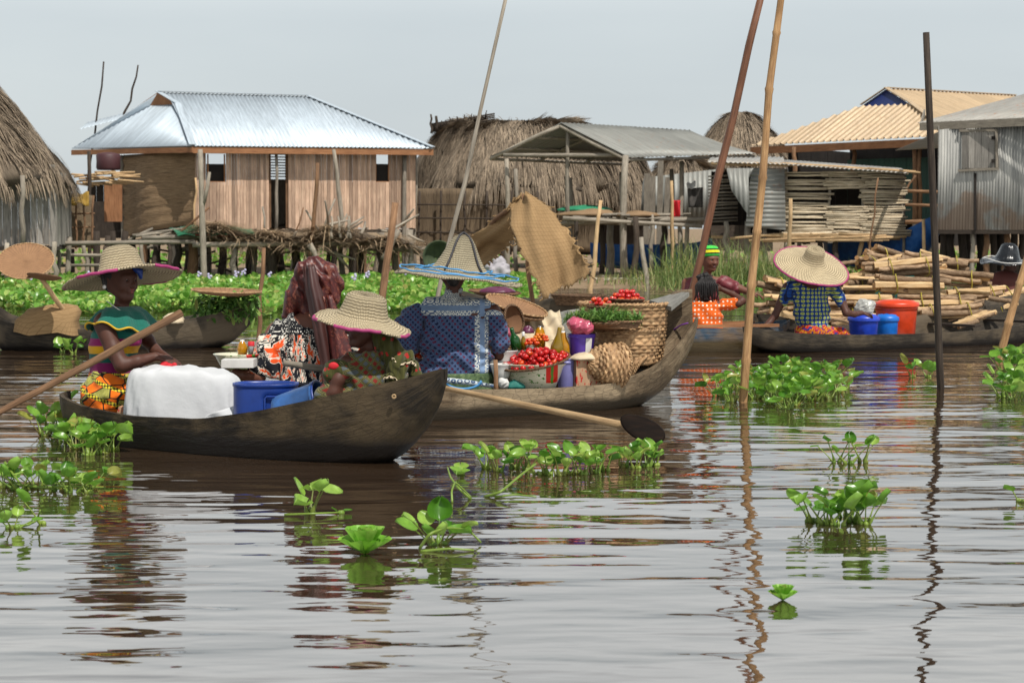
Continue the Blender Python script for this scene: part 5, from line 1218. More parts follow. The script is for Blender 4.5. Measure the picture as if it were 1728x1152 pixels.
# --- market canoe load
DSH[0] = .33
basket('large_basket',1052,512,14.62,.28,.32,.42,17,40,'largest tall wicker basket near the market canoe bow',belly=.01,rim=.016)
basket('large_basket',1058,556,14.22,.205,.228,.24,9,34,'wicker basket with braided rim under the tray of green herbs',rim=.014)
basket('small_basket',1057,505,14.5,.10,.125,.06,4,26,'small dark basket heaped with tomatoes on top of the tall basket','wicker_dark',rim=.008,amp=.004)
basket('small_basket',1012,517,14.4,.07,.085,.045,3,20,'smallest dark basket of tomatoes left of the heaped one','wicker_dark',rim=.007,amp=.004)
tr_h,Mh=tray('herb_tray',1022,543,14.07,.25,'round dark tray piled with green herbs',mat='tray_dark',depth=.05)
basket('herb_basket',1040,541,14.0,.15,.17,.05,4,26,'shallow dark basket rim under the green herbs','wicker_dark',rim=.008,amp=.004)
# coarse baskets lying on their side
def lying(px,py,D,r,h,ax,label,rows,ribs):
    c=P(px,py,D); M=frame(ax,loc=c); root=thing('coarse_basket',c,label,'basket','wicker baskets')
    mb=MB(); Rf=lambda t: r*math.sqrt(max(0.02,1-(1-t)**2.2))
    weave(mb,Rf,-h,0,rows,ribs,M,.008,.008); mb.build('body',MT['wicker'],root)
    mb=MB(); mb.r=.2; mb.lathe([(Rf(i/8)-.016,-h+h*i/8+.01) for i in range(9)],32,M); mb.build('lining',MT['wicker_dark'],root)
    mb=MB(); rope_ring(mb,0,r,.013,M,24); mb.build('rim',MT['wicker'],root)
lying(1042,617,13.90,.155,.26,(.80,.55,-.12),'coarse open weave basket lying on its side beside the printed carton',13,30)
lying(1080,626,14.1,.125,.17,(.62,-.25,-.35),'second coarse basket tipped over with its dark mouth showing',9,26)
# trays beside the sitter in navy
tray('large_tray',872,515,14.45,.225,'upper large round tray tilted beside the navy shirt',(.28,-.18,.94),depth=.04)
tray('large_tray',866,524,14.4,.22,'lower large round tray under the tilted one',(.24,-.12,.95),mat='tray_dark',depth=.04)
tray('standing_tray',868,538,14.05,.10,'small reddish round basket standing on edge behind the bottles',(.75,-.6,.25),mat='tray_dark',depth=.07)
# enamel bowl
def bowl(name,px,py,D,r,h,mat,label,cat='bowl',tilt=(0,0,1),group=None):
    c=P(px,py,D); M=frame(tilt,loc=c); mb=MB()
    mb.lathe([(.01,-h),(r*.62,-h),(r*.7,-h*.92),(r*.84,-h*.5),(r*.95,-h*.1),(r*1.04,0),(r*1.05,.004),(r*1.03,.006),(r*.93,-h*.1),(r*.8,-h*.5),(r*.62,-h*.9),(.01,-h*.93)],56,M)
    return tag(mb.build(name,MT[mat],origin=M@Vector((0,0,-h))),label,cat,group)
bowl('enamel_bowl',902,614,13.62,.205,.17,'enamel','cream enamel bowl with green leaves and red blocks under the main tomato tray')
trt,Mt=tray('tomato_tray',903,609,13.6,.235,'dark round tray heaped with most of the tomatoes',(-.17,-.16,.97),mat='tray_dark',depth=.03)
# tomatoes: every one its own object
def tomato_mesh():
    mb=MB(); 
    def wv(r,z,a,t): return r*(1+.02*math.cos(a*5)), z
    mb.lathe([(.001,-.9),(.35,-.86),(.7,-.62),(.93,-.25),(1,.1),(.92,.45),(.7,.7),(.4,.82),(.15,.8),(.001,.74)],12,Matrix.Diagonal((.021,.021,.021,1)),wv)
    return mb
t0=tag(tomato_mesh().build('tomato',MT['tomato'],origin=(0,0,0)),'ripe red tomato','tomato','tomatoes'); first=[t0]
tmats=[MT['tomato'],plain('tomato_orange',(214,74,24),.22,.3,0,20),plain('tomato_deep',(170,14,18),.22,.2,0,5)]
tmesh=[t0.data]
for m_2 in tmats[1:]:
    q=t0.data.copy(); q.materials[0]=m_2; tmesh.append(q)
def toms(M,R_,n,size,label,group,layers=3,mats=(0,0,0,0,2,2,1),base=.02,ell=1.0):
    placed=[]
    for l in range(layers):
        rr=R_*(1-.27*l); tries=0; k=0; want=n*(1-.3*l)
        while k<want and tries<900:
            tries+=1; a=random.random()*6.283; q=rr*math.sqrt(random.random()); p=Vector((q*math.cos(a),q*math.sin(a)*ell,base+l*size*1.35+random.uniform(0,.004)))
            if all((p-o).length>size*1.75 for o in placed):
                placed.append(p); k+=1
                if first: o=first.pop()
                else: o=t0.copy(); C.objects.link(o)
                s=size/.021*random.uniform(.85,1.12); o.data=tmesh[random.choice(mats)]; o.location=M@p; o.scale=(s,s,s*random.uniform(.85,1)); o.rotation_euler=(random.uniform(-.8,.8),random.uniform(-.8,.8),random.random()*6)
                o['label']=label; o['group']=group
toms(Mt,.215,62,.0205,'red tomato in the heap on the main tray above the enamel bowl','tomatoes on the main tray',3,base=.0)
toms(frame((0,0,1),loc=P(1057,505,14.5)),.115,26,.019,'red tomato heaped in the small basket highest on the tall basket','tomatoes in the topmost basket',3,mats=(0,0,0,1),base=.0)
toms(frame((0,0,1),loc=P(1012,517,14.4)),.075,12,.019,'paler red tomato in the smallest basket left of the topmost heap','tomatoes in the smallest basket',2,mats=(0,1,1,0))
toms(frame((0,0,1),loc=P(702,606,13.7)),.05,7,.022,'bright red tomato in the open bag left of the navy shirt','tomatoes left of the navy shirt',3)
toms(frame((0,0,1),loc=P(893,584,13.85)),.075,16,.014,'orange pepper among the bottles behind the tomato tray','orange peppers behind the tray',2,mats=(1,1,0,1))
pm_=t0.data.copy(); pm_.materials[0]=MT['pepper']; tmesh.append(pm_)
toms(frame((0,0,1),loc=P(912,578,13.9)),.07,20,.012,'yellow orange chilli beside the oil bottle','yellow chillies by the oil bottle',3,mats=(3,3,3,1))
# herbs
N=1500; th=rs.rand(N)*6.28; q=.235*np.sqrt(rs.rand(N)); cc=np.array(P(1018,541,14.07)); pos=np.stack([cc[0]+q*np.cos(th)*1.15,cc[1]+q*np.sin(th),cc[2]+.07*(1-(q/.26)**2)*rs.rand(N)],-1)
V0=np.array([(-.5,0,0),(.5,0,0),(.5,.6,.15),(-.5,.6,.15),(.0,1,.1)]); F0=[(0,1,2,3),(3,2,4,-1)]
scatter('herbs',V0,F0,pos,rs.rand(N)*6.28,rs.normal(.1,.35,N),np.stack([.006+.006*rs.rand(N),.05+.05*rs.rand(N),.06+0*q],-1),MT['herb'],'heap of loose green herbs on the dark tray','herbs')
# bottles
def bottle(name,px,pb,D,prof,mat,label,tilt=(0,0,1),cap=None,capm='p_white'):
    c=P(px,pb,D); M=frame(tilt,loc=c); root=thing(name,c,label,'bottle','bottles'); mb=MB(); mb.lathe(prof,28,M); mb.build('body',MT[mat],root)
    z=prof[-1][1]; r=prof[-1][0]
    mb=MB(); r=max(cap or .012,.008); mb.lathe([(r,z-.02),(r,z+.008),(.001,z+.01)],16,M); mb.build('cap',MT[capm],root)
wine=lambda s,h:[(.001,0),(s,.0),(s,h*.5),(s*.85,h*.62),(s*.4,h*.76),(s*.34,h)]
bottle('green_bottle',873,592,13.75,wine(.037,.155),'glass_green','dark green glass bottle leaning beside the tomatoes',(-.25,0,.95),.015,'glass_green')
bottle('small_bottle',883,590,13.8,wine(.019,.115),'glass_amber','little amber bottle with a pale cap between the green bottle and oil',(0,0,1),.010)
bottle('amber_bottle',938,601,13.75,[(.001,0),(.036,0),(.045,.04),(.043,.07),(.03,.11),(.018,.145),(.014,.19)],'glass_amber','olive amber flask with a slender neck behind the tomatoes',(.13,0,.98),.015,'glass_amber')
bottle('oil_bottle',955,622,13.9,[(.001,0),(.035,0),(.037,.16),(.03,.19),(.02,.22),(.018,.25)],'oil','tall bottle of yellow oil beside the violet bucket',(-.08,0,1),.016)
bottle('oil_bottle',911,586,14.0,[(.001,0),(.038,0),(.04,.08),(.03,.12),(.015,.14)],'oil','short wide oil bottle with clear top among the chillies',(0,0,1),.014,'glass_clear')
DSH[0] = 0
bottle('cooking_oil_bottle',409,598,13.25,[(.001,0),(.030,0),(.034,.04),(.024,.07),(.013,.085)],'oil','round oil bottle with white cap in the left enamel bowl',(0,0,1),.014)
bottle('jar',424,598,13.2,[(.001,0),(.02,0),(.02,.075)],'glass_clear','clear jar with red top beside the capped oil bottle',(0,0,1),.021,'red')
bowl('enamel_bowl',400,598,13.2,.145,.085,'enamel','cream patterned bowl with bottles behind the white draped tub')
mb=MB(); mb.box(P(404,612,13.0),(.2,.2,.05)); tag(mb.build('white_box',MT['p_white']),'flat white box below the left enamel bowl','box')
# buckets
def bucket(name,px,pt,pb,D,wt,wb,mat,label,lid=None,group='plastic buckets',open_=False,stripe=None):
    S_=F/D; c=P(px,pb,D); h=(P(px,pt,D)-c).z; root=thing(name,c,label,'bucket',group); rt,rb=wt/2/S_,wb/2/S_
    M=Matrix.Translation(c); mb=MB(); mb.lathe([(.001,0),(rb*.96,0),(rb,.006),(rb+(rt-rb)*.8,h*.8),(rt*1.0,h*.86),(rt*1.04,h*.865),(rt*1.04,h*.9),(rt,h*.905),(rt,h*.96),(rt*1.05,h*.965),(rt*1.05,h),(rt*.95,h),(rt*.94,h*.9),(rb*.9,.02),(.001,.018)],48,M); bd=mb.build('body',MT[mat],root)
    if lid:
        mb=MB(); l=lid; mb.lathe([(rt*1.09,h-.03),(rt*1.1,h-.005),(rt*1.06,h+.012),(rt*.9,h+.02),(rt*.84,h+.034),(rt*.5,h+.04),(rt*.3,h+.038),(rt*.2,h+.045),(.001,h+.045)],48,M); mb.build('lid',MT[mat],root)
    if stripe:
        mb=MB(); n_=10
        V=[];
        for i in range(n_+1):
            a=-1.1+.55*i/n_
            for z in (.02,h*.84): 
                rr=(rb+(rt-rb)*z/h)+.004; V.append(tuple(c+Vector((rr*math.sin(a+1.4),-rr*math.cos(a+1.4),z))))
        mb.add(V,[(2*i,2*i+2,2*i+3,2*i+1) for i in range(n_)],[(0,0)]*len(V),True); mb.build('stripe',MT[stripe],bd)
    return root
DSH[0] = .33
bucket('violet_bucket',981,563,604,13.95,48,38,'p_violet','violet bucket with white stripes holding the pink bag',stripe='p_white')
bucket('lilac_tub',955,604,665,13.8,30,26,'p_lilac','narrow lilac tub squeezed between enamel bowl and printed carton')
DSH[0] = 0
bucket('royal_blue_bucket',1457,536,576,21.45,50,44,'p_royal','royal blue lidded bucket beside the sitter in blue and yellow',lid=1)
bucket('sky_blue_bucket',1497,536,576,21.75,38,34,'p_sky','sky blue lidded bucket between the royal blue and orange ones',lid=1)
bucket('orange_bucket',1512,512,576,21.9,70,62,'p_orange','large bright orange lidded bucket in the right canoe',lid=1)
def bag(name,px,py,D,w,h,mat,label,d=.12,seed=1,cat='bag'):
    c=P(px,py,D); S_=F/D; s=Sdf(); rr=random.Random(seed); W,Hh=w/S_/2,h/S_
    for k in range(9): s.ball(c+Vector((rr.uniform(-.6,.6)*W,rr.uniform(-.4,.4)*d,Hh*rr.uniform(.3,.62))),min(Hh*.36,W*.5)*rr.uniform(.7,1),k=.03)
    s.wr((1,.2,.5),100,.0022,seed); s.wr((.3,1,-.7),190,.0016,seed+1); s.wr((-.5,.3,1),210,.002,2)
    V,Q=s.mesh(.006); o=mesh_np(name,V,Q,V[:,[0,2]],np.zeros(len(V)),MT[mat],None,tuple(c),True); return tag(o,label,cat)
DSH[0] = .33
bag('pink_bag',982,568,13.90,52,38,'bag_pink','shiny pink plastic bag bulging from the violet bucket')
bag('pink_bag',853,580,13.95,26,40,'bag_pink','small pink plastic bag tied next to the navy sleeve',seed=4,d=.06)
DSH[0] = 0
bag('clear_bag',1461,536,21.4,38,38,'bag_clear','crumpled whitish plastic bag held over the royal blue bucket',seed=5)
DSH[0] = .33
basket('small_basket',856,576,13.9,.035,.045,.06,4,18,'little basket under the small pink bag','wicker',rim=.006,amp=.003)
DSH[0] = 0
bag('red_bag',284,624,12.15,40,15,'red','red bundle under the hand of the woman in teal',seed=7,d=.08,cat='bundle')
DSH[0] = .33
# carton, sack, cloth, pot
mb=MB(); Mx=Matrix.Rotation(R(22),3,'Z'); mb.box(P(988,640,13.75)+Vector((0,.1,0)),(.205,.17,.26),Mx); tag(mb.build('carton',MT['carton']),'cardboard carton printed with worn red marks beside the coarse basket','carton')
heap('cream_sack',987,606,13.8,58,11,'cloth_cream','pale cream cloth folded on top of the printed carton','cloth',.18)
mb=MB(); mb.sheet(P(866,592,14.0),P(958,588,14.05),P(944,531,14.7),P(872,529,14.6),40,30,lambda u,v:.035*np.sin(u*6+v*2)+.015*np.sin(u*23+v*9)+.01*np.sin(v*19-u*7)); tag(mb.build('cream_cloth',MT['cloth_cream'],solid=.006),'cream cloth spread over goods behind the bottles','cloth')
heap('purple_onion_pile',891,562,13.95,20,12,'veg_purple','few purple onions in the hollow of the cream cloth','onions',.06)
bowl('tin_pot',852,592,13.72,.085,.11,'p_white','dented white tin pot beside the navy shirt','pot')
bowl('tin_pot',846,615,13.55,.075,.09,'p_white','second white pot half hidden behind the short stub of wood','pot')
mb=MB(); pole(mb,P(838,668,13.25),P(836,607,13.25),.018,.015,4,.004); tag(mb.build('wooden_peg',MT['wood_brown']),'short brown wooden peg standing on the market canoe gunwale','peg')
heap('teal_rag',868,655,13.45,34,14,'teal','teal rag tucked below the enamel bowl','rag',.08)
bag('orange_packet',851,657,13.4,18,26,'p_white','small white and orange packet beside the peg',seed=9,d=.03,cat='packet')
DSH[0] = 0
# --- canoe beyond
basket('round_basket',977,498,23.5,.27,.305,.11,5,40,'wide shallow basket in the canoe behind the burlap sheet','wicker_dark',rim=.012)
tray('flat_tray',835,492,24,.30,'flat brown tray with dark red goods in the canoe beyond the hat',(.06,-.06,1),mat='tray_dark',depth=.05)
heap('dried_goods',840,494,23.9,60,10,'veg_purple','dark red dried goods on the flat brown tray','produce',.3)
heap('leaf_heap',850,516,23.2,60,18,'leaf','green leaves lying in the canoe beyond the navy shirt','leaves',.3)
# --- far left canoe load
tray('parasol_tray',43,440,20.8,.278,'large round woven disc tilted up on a stick at far left',(.06,-.62,.78),mat='tray',depth=.02)
tray('small_tray',75,466,20.6,.165,'smaller dark lined tray tucked under the large woven disc',(.1,.16,1),mat='tray_dark',depth=.03)
mb=MB(); pole(mb,P(70,470,20.7),P(118,538,21.1),.024,.028,5,.006); tag(mb.build('stick',MT['wood_pale']),'pale stick propping up the round woven discs','stick')
mb=MB(); c0=P(80,562,21.1)
mb.loft([[c0+Vector((x*w+ (0.06 if z>.2 else 0),y*d,z+.02*math.sin(x*5+z*9))) for x,y in [(math.cos(a)*abs(math.cos(a))**-.5 if abs(math.cos(a))>.01 else 0,math.sin(a)*abs(math.sin(a))**-.5 if abs(math.sin(a))>.01 else 0) for a in [2*math.pi*k/32 for k in range(32)]]] for z,w,d in ((0,.33,.2),(.06,.32,.2),(.13,.31,.19),(.21,.28,.17),(.262,.24,.14),(.28,.15,.08),(.283,.01,.01))],32)
tag(mb.build('mat_bundle',MT['burlap']),'folded tan woven mat bundle in the far left canoe','mat')
tray('shallow_tray',382,490,21.5,.36,'wide shallow tray laid over leafy greens on the canoe bow',(.04,-.03,1),mat='tray',depth=.05)
N=420; pos=np.array(P(378,520,21.6))+np.stack([rs.uniform(-.30,.34,N),rs.uniform(-.16,.16,N),rs.uniform(-.09,.14,N)],-1)
scatter('leafy_greens',LV,LF,pos,rs.rand(N)*6.28,rs.uniform(-1.4,.6,N),np.stack([.028+.02*rs.rand(N),.09+.05*rs.rand(N),.1+0*pos[:,0]],-1),MT['herb'],'bunch of leafy greens drooping over the canoe bow under the tray','greens')
heap('cream_bundle',293,545,21.3,36,16,'cloth_cream','small pale bundle in the far left canoe behind the paddle','bundle',.2)
# --- front canoe load
def drape(px0,px1,pt,pb,D,d,mat,label):
    S_=F/D; c=P((px0+px1)/2,pb,D); w=(px1-px0)/2/S_; h=(pb-pt)/S_; mb=MB(); rings=[]; n=160
    prof=[(0,1.0,1),(h*.12,1.0,1),(h*.25,.995,.95),(h*.38,.99,.85),(h*.5,.985,.7),(h*.62,.975,.55),(h*.72,.965,.4),(h*.80,.95,.3),(h*.87,.93,.22),(h*.925,.90,.15),(h*.96,.86,.1),(h*.985,.8,.08),(h*1.0,.7,.06),(h*1.0,.55,.05),(h*.995,.4,.05),(h*.99,.2,.03),(h*.99,.01,0)]
    for z,k,fl in prof:
        pts=[]
        for i in range(n):
            a=2*math.pi*i/n; ca,sa=math.cos(a),math.sin(a); e=.55
            x=w*k*math.copysign(abs(ca)**e,ca); y=d*k*math.copysign(abs(sa)**e,sa)
            fold=.022*math.sin(a*7+1+z*4)+.014*math.sin(a*15+z*16)+.009*math.sin(a*31-z*25)+.012*max(0,math.sin(a*11+2))**4
            f=1+fl*fold
            dz=-.05*(max(x,0)/w)**1.5*(z/h)+ (.006*math.sin(x*34+y*12)+.004*math.sin(x*61-y*40))*(z/h)
            pts.append(c+Vector((x*f,y*f,z+dz)))
        rings.append(pts)
    mb.loft(rings,n); return tag(mb.build('draped_tub',MT[mat]),label,'tub')
drape(214,412,619,722,11.95,.22,'cloth_white','large tub wrapped in white cloth in the front canoe')
mb=MB(); mb.sheet(P(330,724,11.5),P(410,716,11.48),P(408,680,11.52),P(348,700,11.5),14,8,lambda u,v:.012*np.sin(u*9+v*5)); tag(mb.build('cloth_corner',MT['cloth_white'],solid=.006),'loose lower flap of white cloth beside the blue tub','cloth')
mb=MB(); mb.box(P(213,697,12.0),(.09,.1,.06),Matrix.Rotation(.3,3,'Y')); tag(mb.build('small_box',MT['carton']),'small printed box between the orange skirt and white draped tub','box')
# blue tub with a moulded handle recess
D=11.55; S_=F/D; c=P(449,722,D); rx,ry=54/S_,.15; h=(722-645)/S_
root=thing('blue_tub',c,'cut down blue plastic drum with handle recess in the front canoe','tub','blue plastic drums')
hx0,hx1,hz0,hz1=4/S_,44/S_,h*.30,h*.74
def tubp(n=120):
    zs=sorted([0,.01,h*.3,h*.36,h*.42,h*.5,h*.58,h*.66,h*.72,h*.78,h*.88,h*.93,h*.94,h*.97,h*.99,h]+[h*.25])
    rings=[]
    for z in zs:
        pts=[]
        for i in range(n):
            a=2*math.pi*i/n+math.pi/2; ca,sa=math.cos(a),math.sin(a); e=.8; k=1.0+(.03 if z>=h*.94 else 0)-(.04 if z<.005 else 0)
            x=rx*k*math.copysign(abs(ca)**e,ca); y=ry*k*math.copysign(abs(sa)**e,sa)
            if sa<0:
                fx=min(1,max(0,min(x-hx0,hx1-x)/.012)); fz=min(1,max(0,min(z-hz0,hz1-z)/.015)); y+=.06*min(fx,fz)
            pts.append(c+Vector((x,y,z)))
        rings.append(pts)
    for z,k in ((h,.96),(h*.95,.94),(.02,.9)): rings.append([c+Vector((rx*k*math.copysign(abs(math.cos(2*math.pi*i/n+math.pi/2))**.8,math.cos(2*math.pi*i/n+math.pi/2)),ry*k*math.copysign(abs(math.sin(2*math.pi*i/n+math.pi/2))**.8,math.sin(2*math.pi*i/n+math.pi/2)),z)) for i in range(n)])
    return rings,n
rg,n_=tubp(); mb=MB(); mb.loft(rg,n_); mb.build('body',MT['p_blue'],root)
mb=MB(); pts=[c+Vector((x,-ry*.985-.004,z)) for x,z in [(hx0,hz0),(hx1-.012,hz0-.0),(hx1,hz0+.01),(hx1,hz1-.01),(hx1-.01,hz1),(hx0+.01,hz1),(hx0,hz1-.01),(hx0,hz0+.01),(hx0,hz0)]]; mb.tube(pts,.006,8); mb.build('handle_rim',MT['p_blue'],root)
# barrel lying tilted
M=frame((.80,-.20,.30),x=(0,1,0),loc=P(470,705,11.3)); Rb=.118; Lb=.27
root=thing('blue_barrel',P(505,700,11.3),'worn blue plastic barrel tipped over with its dark mouth towards the child','barrel','blue plastic drums')
mb=MB(); mb.lathe([(.001,0),(Rb*.7,.0),(Rb*.93,.012),(Rb,.04),(Rb,Lb*.9),(Rb*1.05,Lb*.91),(Rb*1.05,Lb),(Rb*.98,Lb),(Rb*.95,Lb*.9),(Rb*.93,.06),(.001,.05)],56,M); mb.build('body',MT['p_blue_worn'],root)
mb=MB(); mb.lathe([(Rb*1.05,Lb*.97),(Rb*1.085,Lb*.975),(Rb*1.085,Lb*1.01),(Rb*1.03,Lb*1.015),(Rb*1.0,Lb*.98)],56,M); mb.build('rim',MT['p_blue'],root)

# ================================================================ firewood
MT['bark']=pm('bark',[(104,80,60),(156,128,100),(194,168,138)],18,(4,1,1),coord='UV',rnd=.35,bump=.7,bdist=.01)
MT['split']=pm('split',[(172,132,88),(212,178,132),(232,206,166)],9,(7,.4,1),coord='UV',rnd=.25,bump=.5)
MT['log_end']=pm('log_end',[(150,108,70),(190,150,104)],30,rnd=.2)
def log_mesh(L,r,kind,seed):
    rr=random.Random(seed); mb=MB(); n=10; pts=[Vector((-L/2+L*i/7,rr.uniform(-.006,.006),rr.uniform(-.008,.008))) for i in range(8)]
    if kind=='round':
        mb.m=0; mb.tube(pts,[r*rr.uniform(.9,1.08) for _ in pts],9,cap=False,rough=.1)
        for s,i in ((-1,0),(1,-1)):
            mb.m=1; ring=[(pts[i].x+s*.001,pts[i].y+r*.97*math.cos(2*math.pi*k/9),pts[i].z+r*.97*math.sin(2*math.pi*k/9)) for k in range(9)]+[tuple(pts[i])]
            mb.add(ring,[(k,(k+1)%9,9,-1) for k in range(9)],[(p[1],p[2]) for p in ring])
    else:
        mb.m=0; sec=[(-r,-.5*r),(-.2*r,-.9*r),(r,-.4*r),(.75*r,.6*r),(0,.75*r),(-.8*r,.5*r)]; rings=[]
        for i in range(7):
            x=-L/2+L*i/6; k=rr.uniform(.88,1.1); rings.append([Vector((x,a*k+rr.uniform(-.004,.004),b*k+rr.uniform(-.005,.005))) for a,b in sec])
        mb.loft(rings,6,smooth=False); mb.m=1
        for rg in (rings[0],rings[-1]): mb.add([tuple(p) for p in rg],[(0,1,2,3),(0,3,4,5)],[(p.y,p.z) for p in rg])
    return mb
proto=[]
for i,(L,r,k) in enumerate([(.80,.034,'round'),(.74,.026,'round'),(.78,.045,'split'),(.72,.036,'split'),(.84,.022,'round'),(.76,.05,'split')]):
    mb=log_mesh(L,r,k,i); mb.R=[np.full(len(x),(i*.37)%1) for x in mb.R]
    o=mb.build('log',[MT['bark' if k=='round' else 'split'],MT['log_end']],origin=(0,0,0)); proto.append((o,r,k))
bundles=[ # px,py,D,yaw,roll(deg), kinds, label
(1340,520,23.2,15,6,(0,1,4,1,0,1,4,3)),(1338,490,23.6,25,-10,(0,4,1,0,3,1)),(1400,470,24.2,60,0,(0,1,0,3,1,4,0)),
(1405,538,23.0,5,0,(2,0,3,5,1,0)),(1470,545,22.9,-4,2,(0,5,1,2,0,1)),(1450,512,23.1,3,0,(0,1,4,0,2,1,4)),(1455,478,23.8,50,0,(0,1,0,4,1,0,1)),
(1560,540,22.9,4,3,(2,1,5,0,4,0)),(1585,512,23.1,-3,0,(0,1,2,0,4,1,5)),(1600,530,22.7,8,2,(5,2,0,3,1)),(1540,482,23.2,2,-3,(5,0,2,1,0,5)),(1530,452,23.5,6,3,(0,5,1,4,2,0)),
(1605,470,23.6,-6,-7,(3,0,1,5,0,4)),(1470,448,23.9,65,0,(0,1,0,1,0,3)),(1508,438,24.2,30,-10,(1,0,4,3,0,1)),(1580,445,23.9,0,-6,(0,1,0,4,1,0)),(1640,500,23.5,12,3,(2,5,1,0,3)),(1652,528,23.3,14,12,(5,2,3,0,1)),(1425,498,24.0,40,5,(0,4,1,0,3)),(1672,508,23.8,10,16,(2,5,3)),(1380,505,23.7,25,0,(0,1,4,0,1))]
blab=['low bundle of thin sticks left of the hat wearer in blue','bundle of sticks under the brim of the wide straw hat','bundle seen end on behind the wide straw hat','split log bundle behind the royal blue bucket','bundle low behind the sky blue bucket','bundle of thin logs left of the orange bucket lid','dark bundle seen end on right of the straw hat','bundle just right of the orange bucket','middle bundle of long logs right of the dark pole','bundle low behind the canoe thwarts','pale split bundle tied with yellow in the middle of the pile','bundle near the top with a pale split face','bundle on the upper right shoulder of the pile','short bundle seen end on high in the pile','topmost small bundle of the firewood pile','bundle at the top right tilting down','bundle at the right end tied with yellow','lowest right bundle with a long pale split log','bundle wedged at the pile centre left','outermost right bundle of pale split wood','bundle filling the left middle of the pile']
for bi,(px,py,D_,yaw,roll,ks) in enumerate(bundles):
    c=P(px,py,D_); root=thing('firewood_bundle',c,'firewood '+blab[bi],'firewood','firewood bundles'); ya=R(yaw); ro=-R(roll)
    spots=[(0,0),(.075,0),(-.07,.01),(.04,.065),(-.035,.068),(.0,-.062),(.075,-.06),(-.075,-.055)]
    ux=Vector((math.cos(ya)*math.cos(ro),math.sin(ya),-math.sin(ro)*1.0)).normalized(); uy=Vector((-math.sin(ya),math.cos(ya),0)); uz=ux.cross(uy)*1
    Mr=Matrix((ux,uy,uz)).transposed()
    for j,k in enumerate(ks):
        src=proto[k][0]
        o=src.copy(); C.objects.link(o); o.parent=root
        o.location=Mr@Vector((random.uniform(-.10,.10),spots[j][0]+random.uniform(-.008,.008),spots[j][1])); 
        e=Mr.to_euler(); o.rotation_euler=(e.x+random.uniform(-.3,.3),e.y+random.uniform(-.07,.07),e.z+random.uniform(-.10,.10))
    for s in (-.2,.22):
        mb=MB()
        pts=[c+Mr@Vector((s+.012*math.sin(a*2),.125*math.cos(a),.115*math.sin(a)+.005)) for a in [2*math.pi*i/18 for i in range(19)]]; mb.tube(pts,.007,5,cap=False); mb.build('tie',MT['rope_yellow'],root)
for k in range(46):
    src,r_,kk=random.choice(proto); o=src.copy(); C.objects.link(o); x=random.uniform(1295,1690); y=random.choice([random.uniform(430,470),random.uniform(470,545)]) if 1400<x<1620 else random.uniform(492,548)
    o.name='firewood_stick'; o.location=P(x,y,22.45+(548-y)*.012+random.uniform(0,.2)); o.scale=(random.uniform(.3,.7),random.uniform(.5,.9),random.uniform(.5,.9)); o.rotation_euler=(random.uniform(0,6),random.uniform(-.35,.35),random.uniform(-.6,.6))
    tag(o,'loose stick lying on the firewood pile','firewood','loose sticks on the firewood pile')
for o,_,_ in proto: bpy.data.objects.remove(o)

# ================================================================ paddles
def paddle(a,b_,r,label,blade=None,mat='wood_brown',name='paddle'):
    root=thing(name,b_,label,'paddle','wooden paddles'); mb=MB(); mb.tube(crook(a,b_,9,.006),[r*(.8+.3*i/8) for i in range(9)],12,rough=.06); mb.build('shaft',MT[mat],root)
    if blade:
        c,u,w,L,wd=blade; M=frame(w,x=u,loc=c); pr=[]; mb=MB()
        n=40; top=[];bot=[]
        for i in range(n):
            a=2*math.pi*i/n; x=L/2*math.cos(a); y=wd/2*math.sin(a)*(1+.12*math.cos(a))
            top.append((x,y))
        rings=[[M@Vector((x*k,y*k,z)) for x,y in top] for k,z in ((.01,.013),(.5,.012),(.9,.009),(1,.0),(.9,-.009),(.5,-.012),(.01,-.013))]
        mb.loft(rings,n); mb.build('blade',MT['wood_wet'],root)
MT['wood_wet']=pm('wood_wet',[(14,10,8),(24,17,13),(36,26,20)],8,(1,6,1),rough=.8,bump=.3,coord='Object',spec=.1)
pa=P(738,652,12.9); pb=P(1046,716,11.9)
d_=(pb-pa).normalized()
paddle(pa,pb,.021,'long pale paddle reaching right from the market canoe with a dark round blade',(P(1084,723,11.78),d_,Vector((0,-.72,.70)),.29,.165),'wood_pale')
paddle(P(-60,728,11.3),P(306,528,12.05),.021,'long brown paddle shaft lying across the lap of the woman in teal',None,'wood_brown')
paddle(P(478,612,11.2),P(572,627,11.3),.020,'short end of a paddle held by the child in the straw hat',None,'wood_grey')
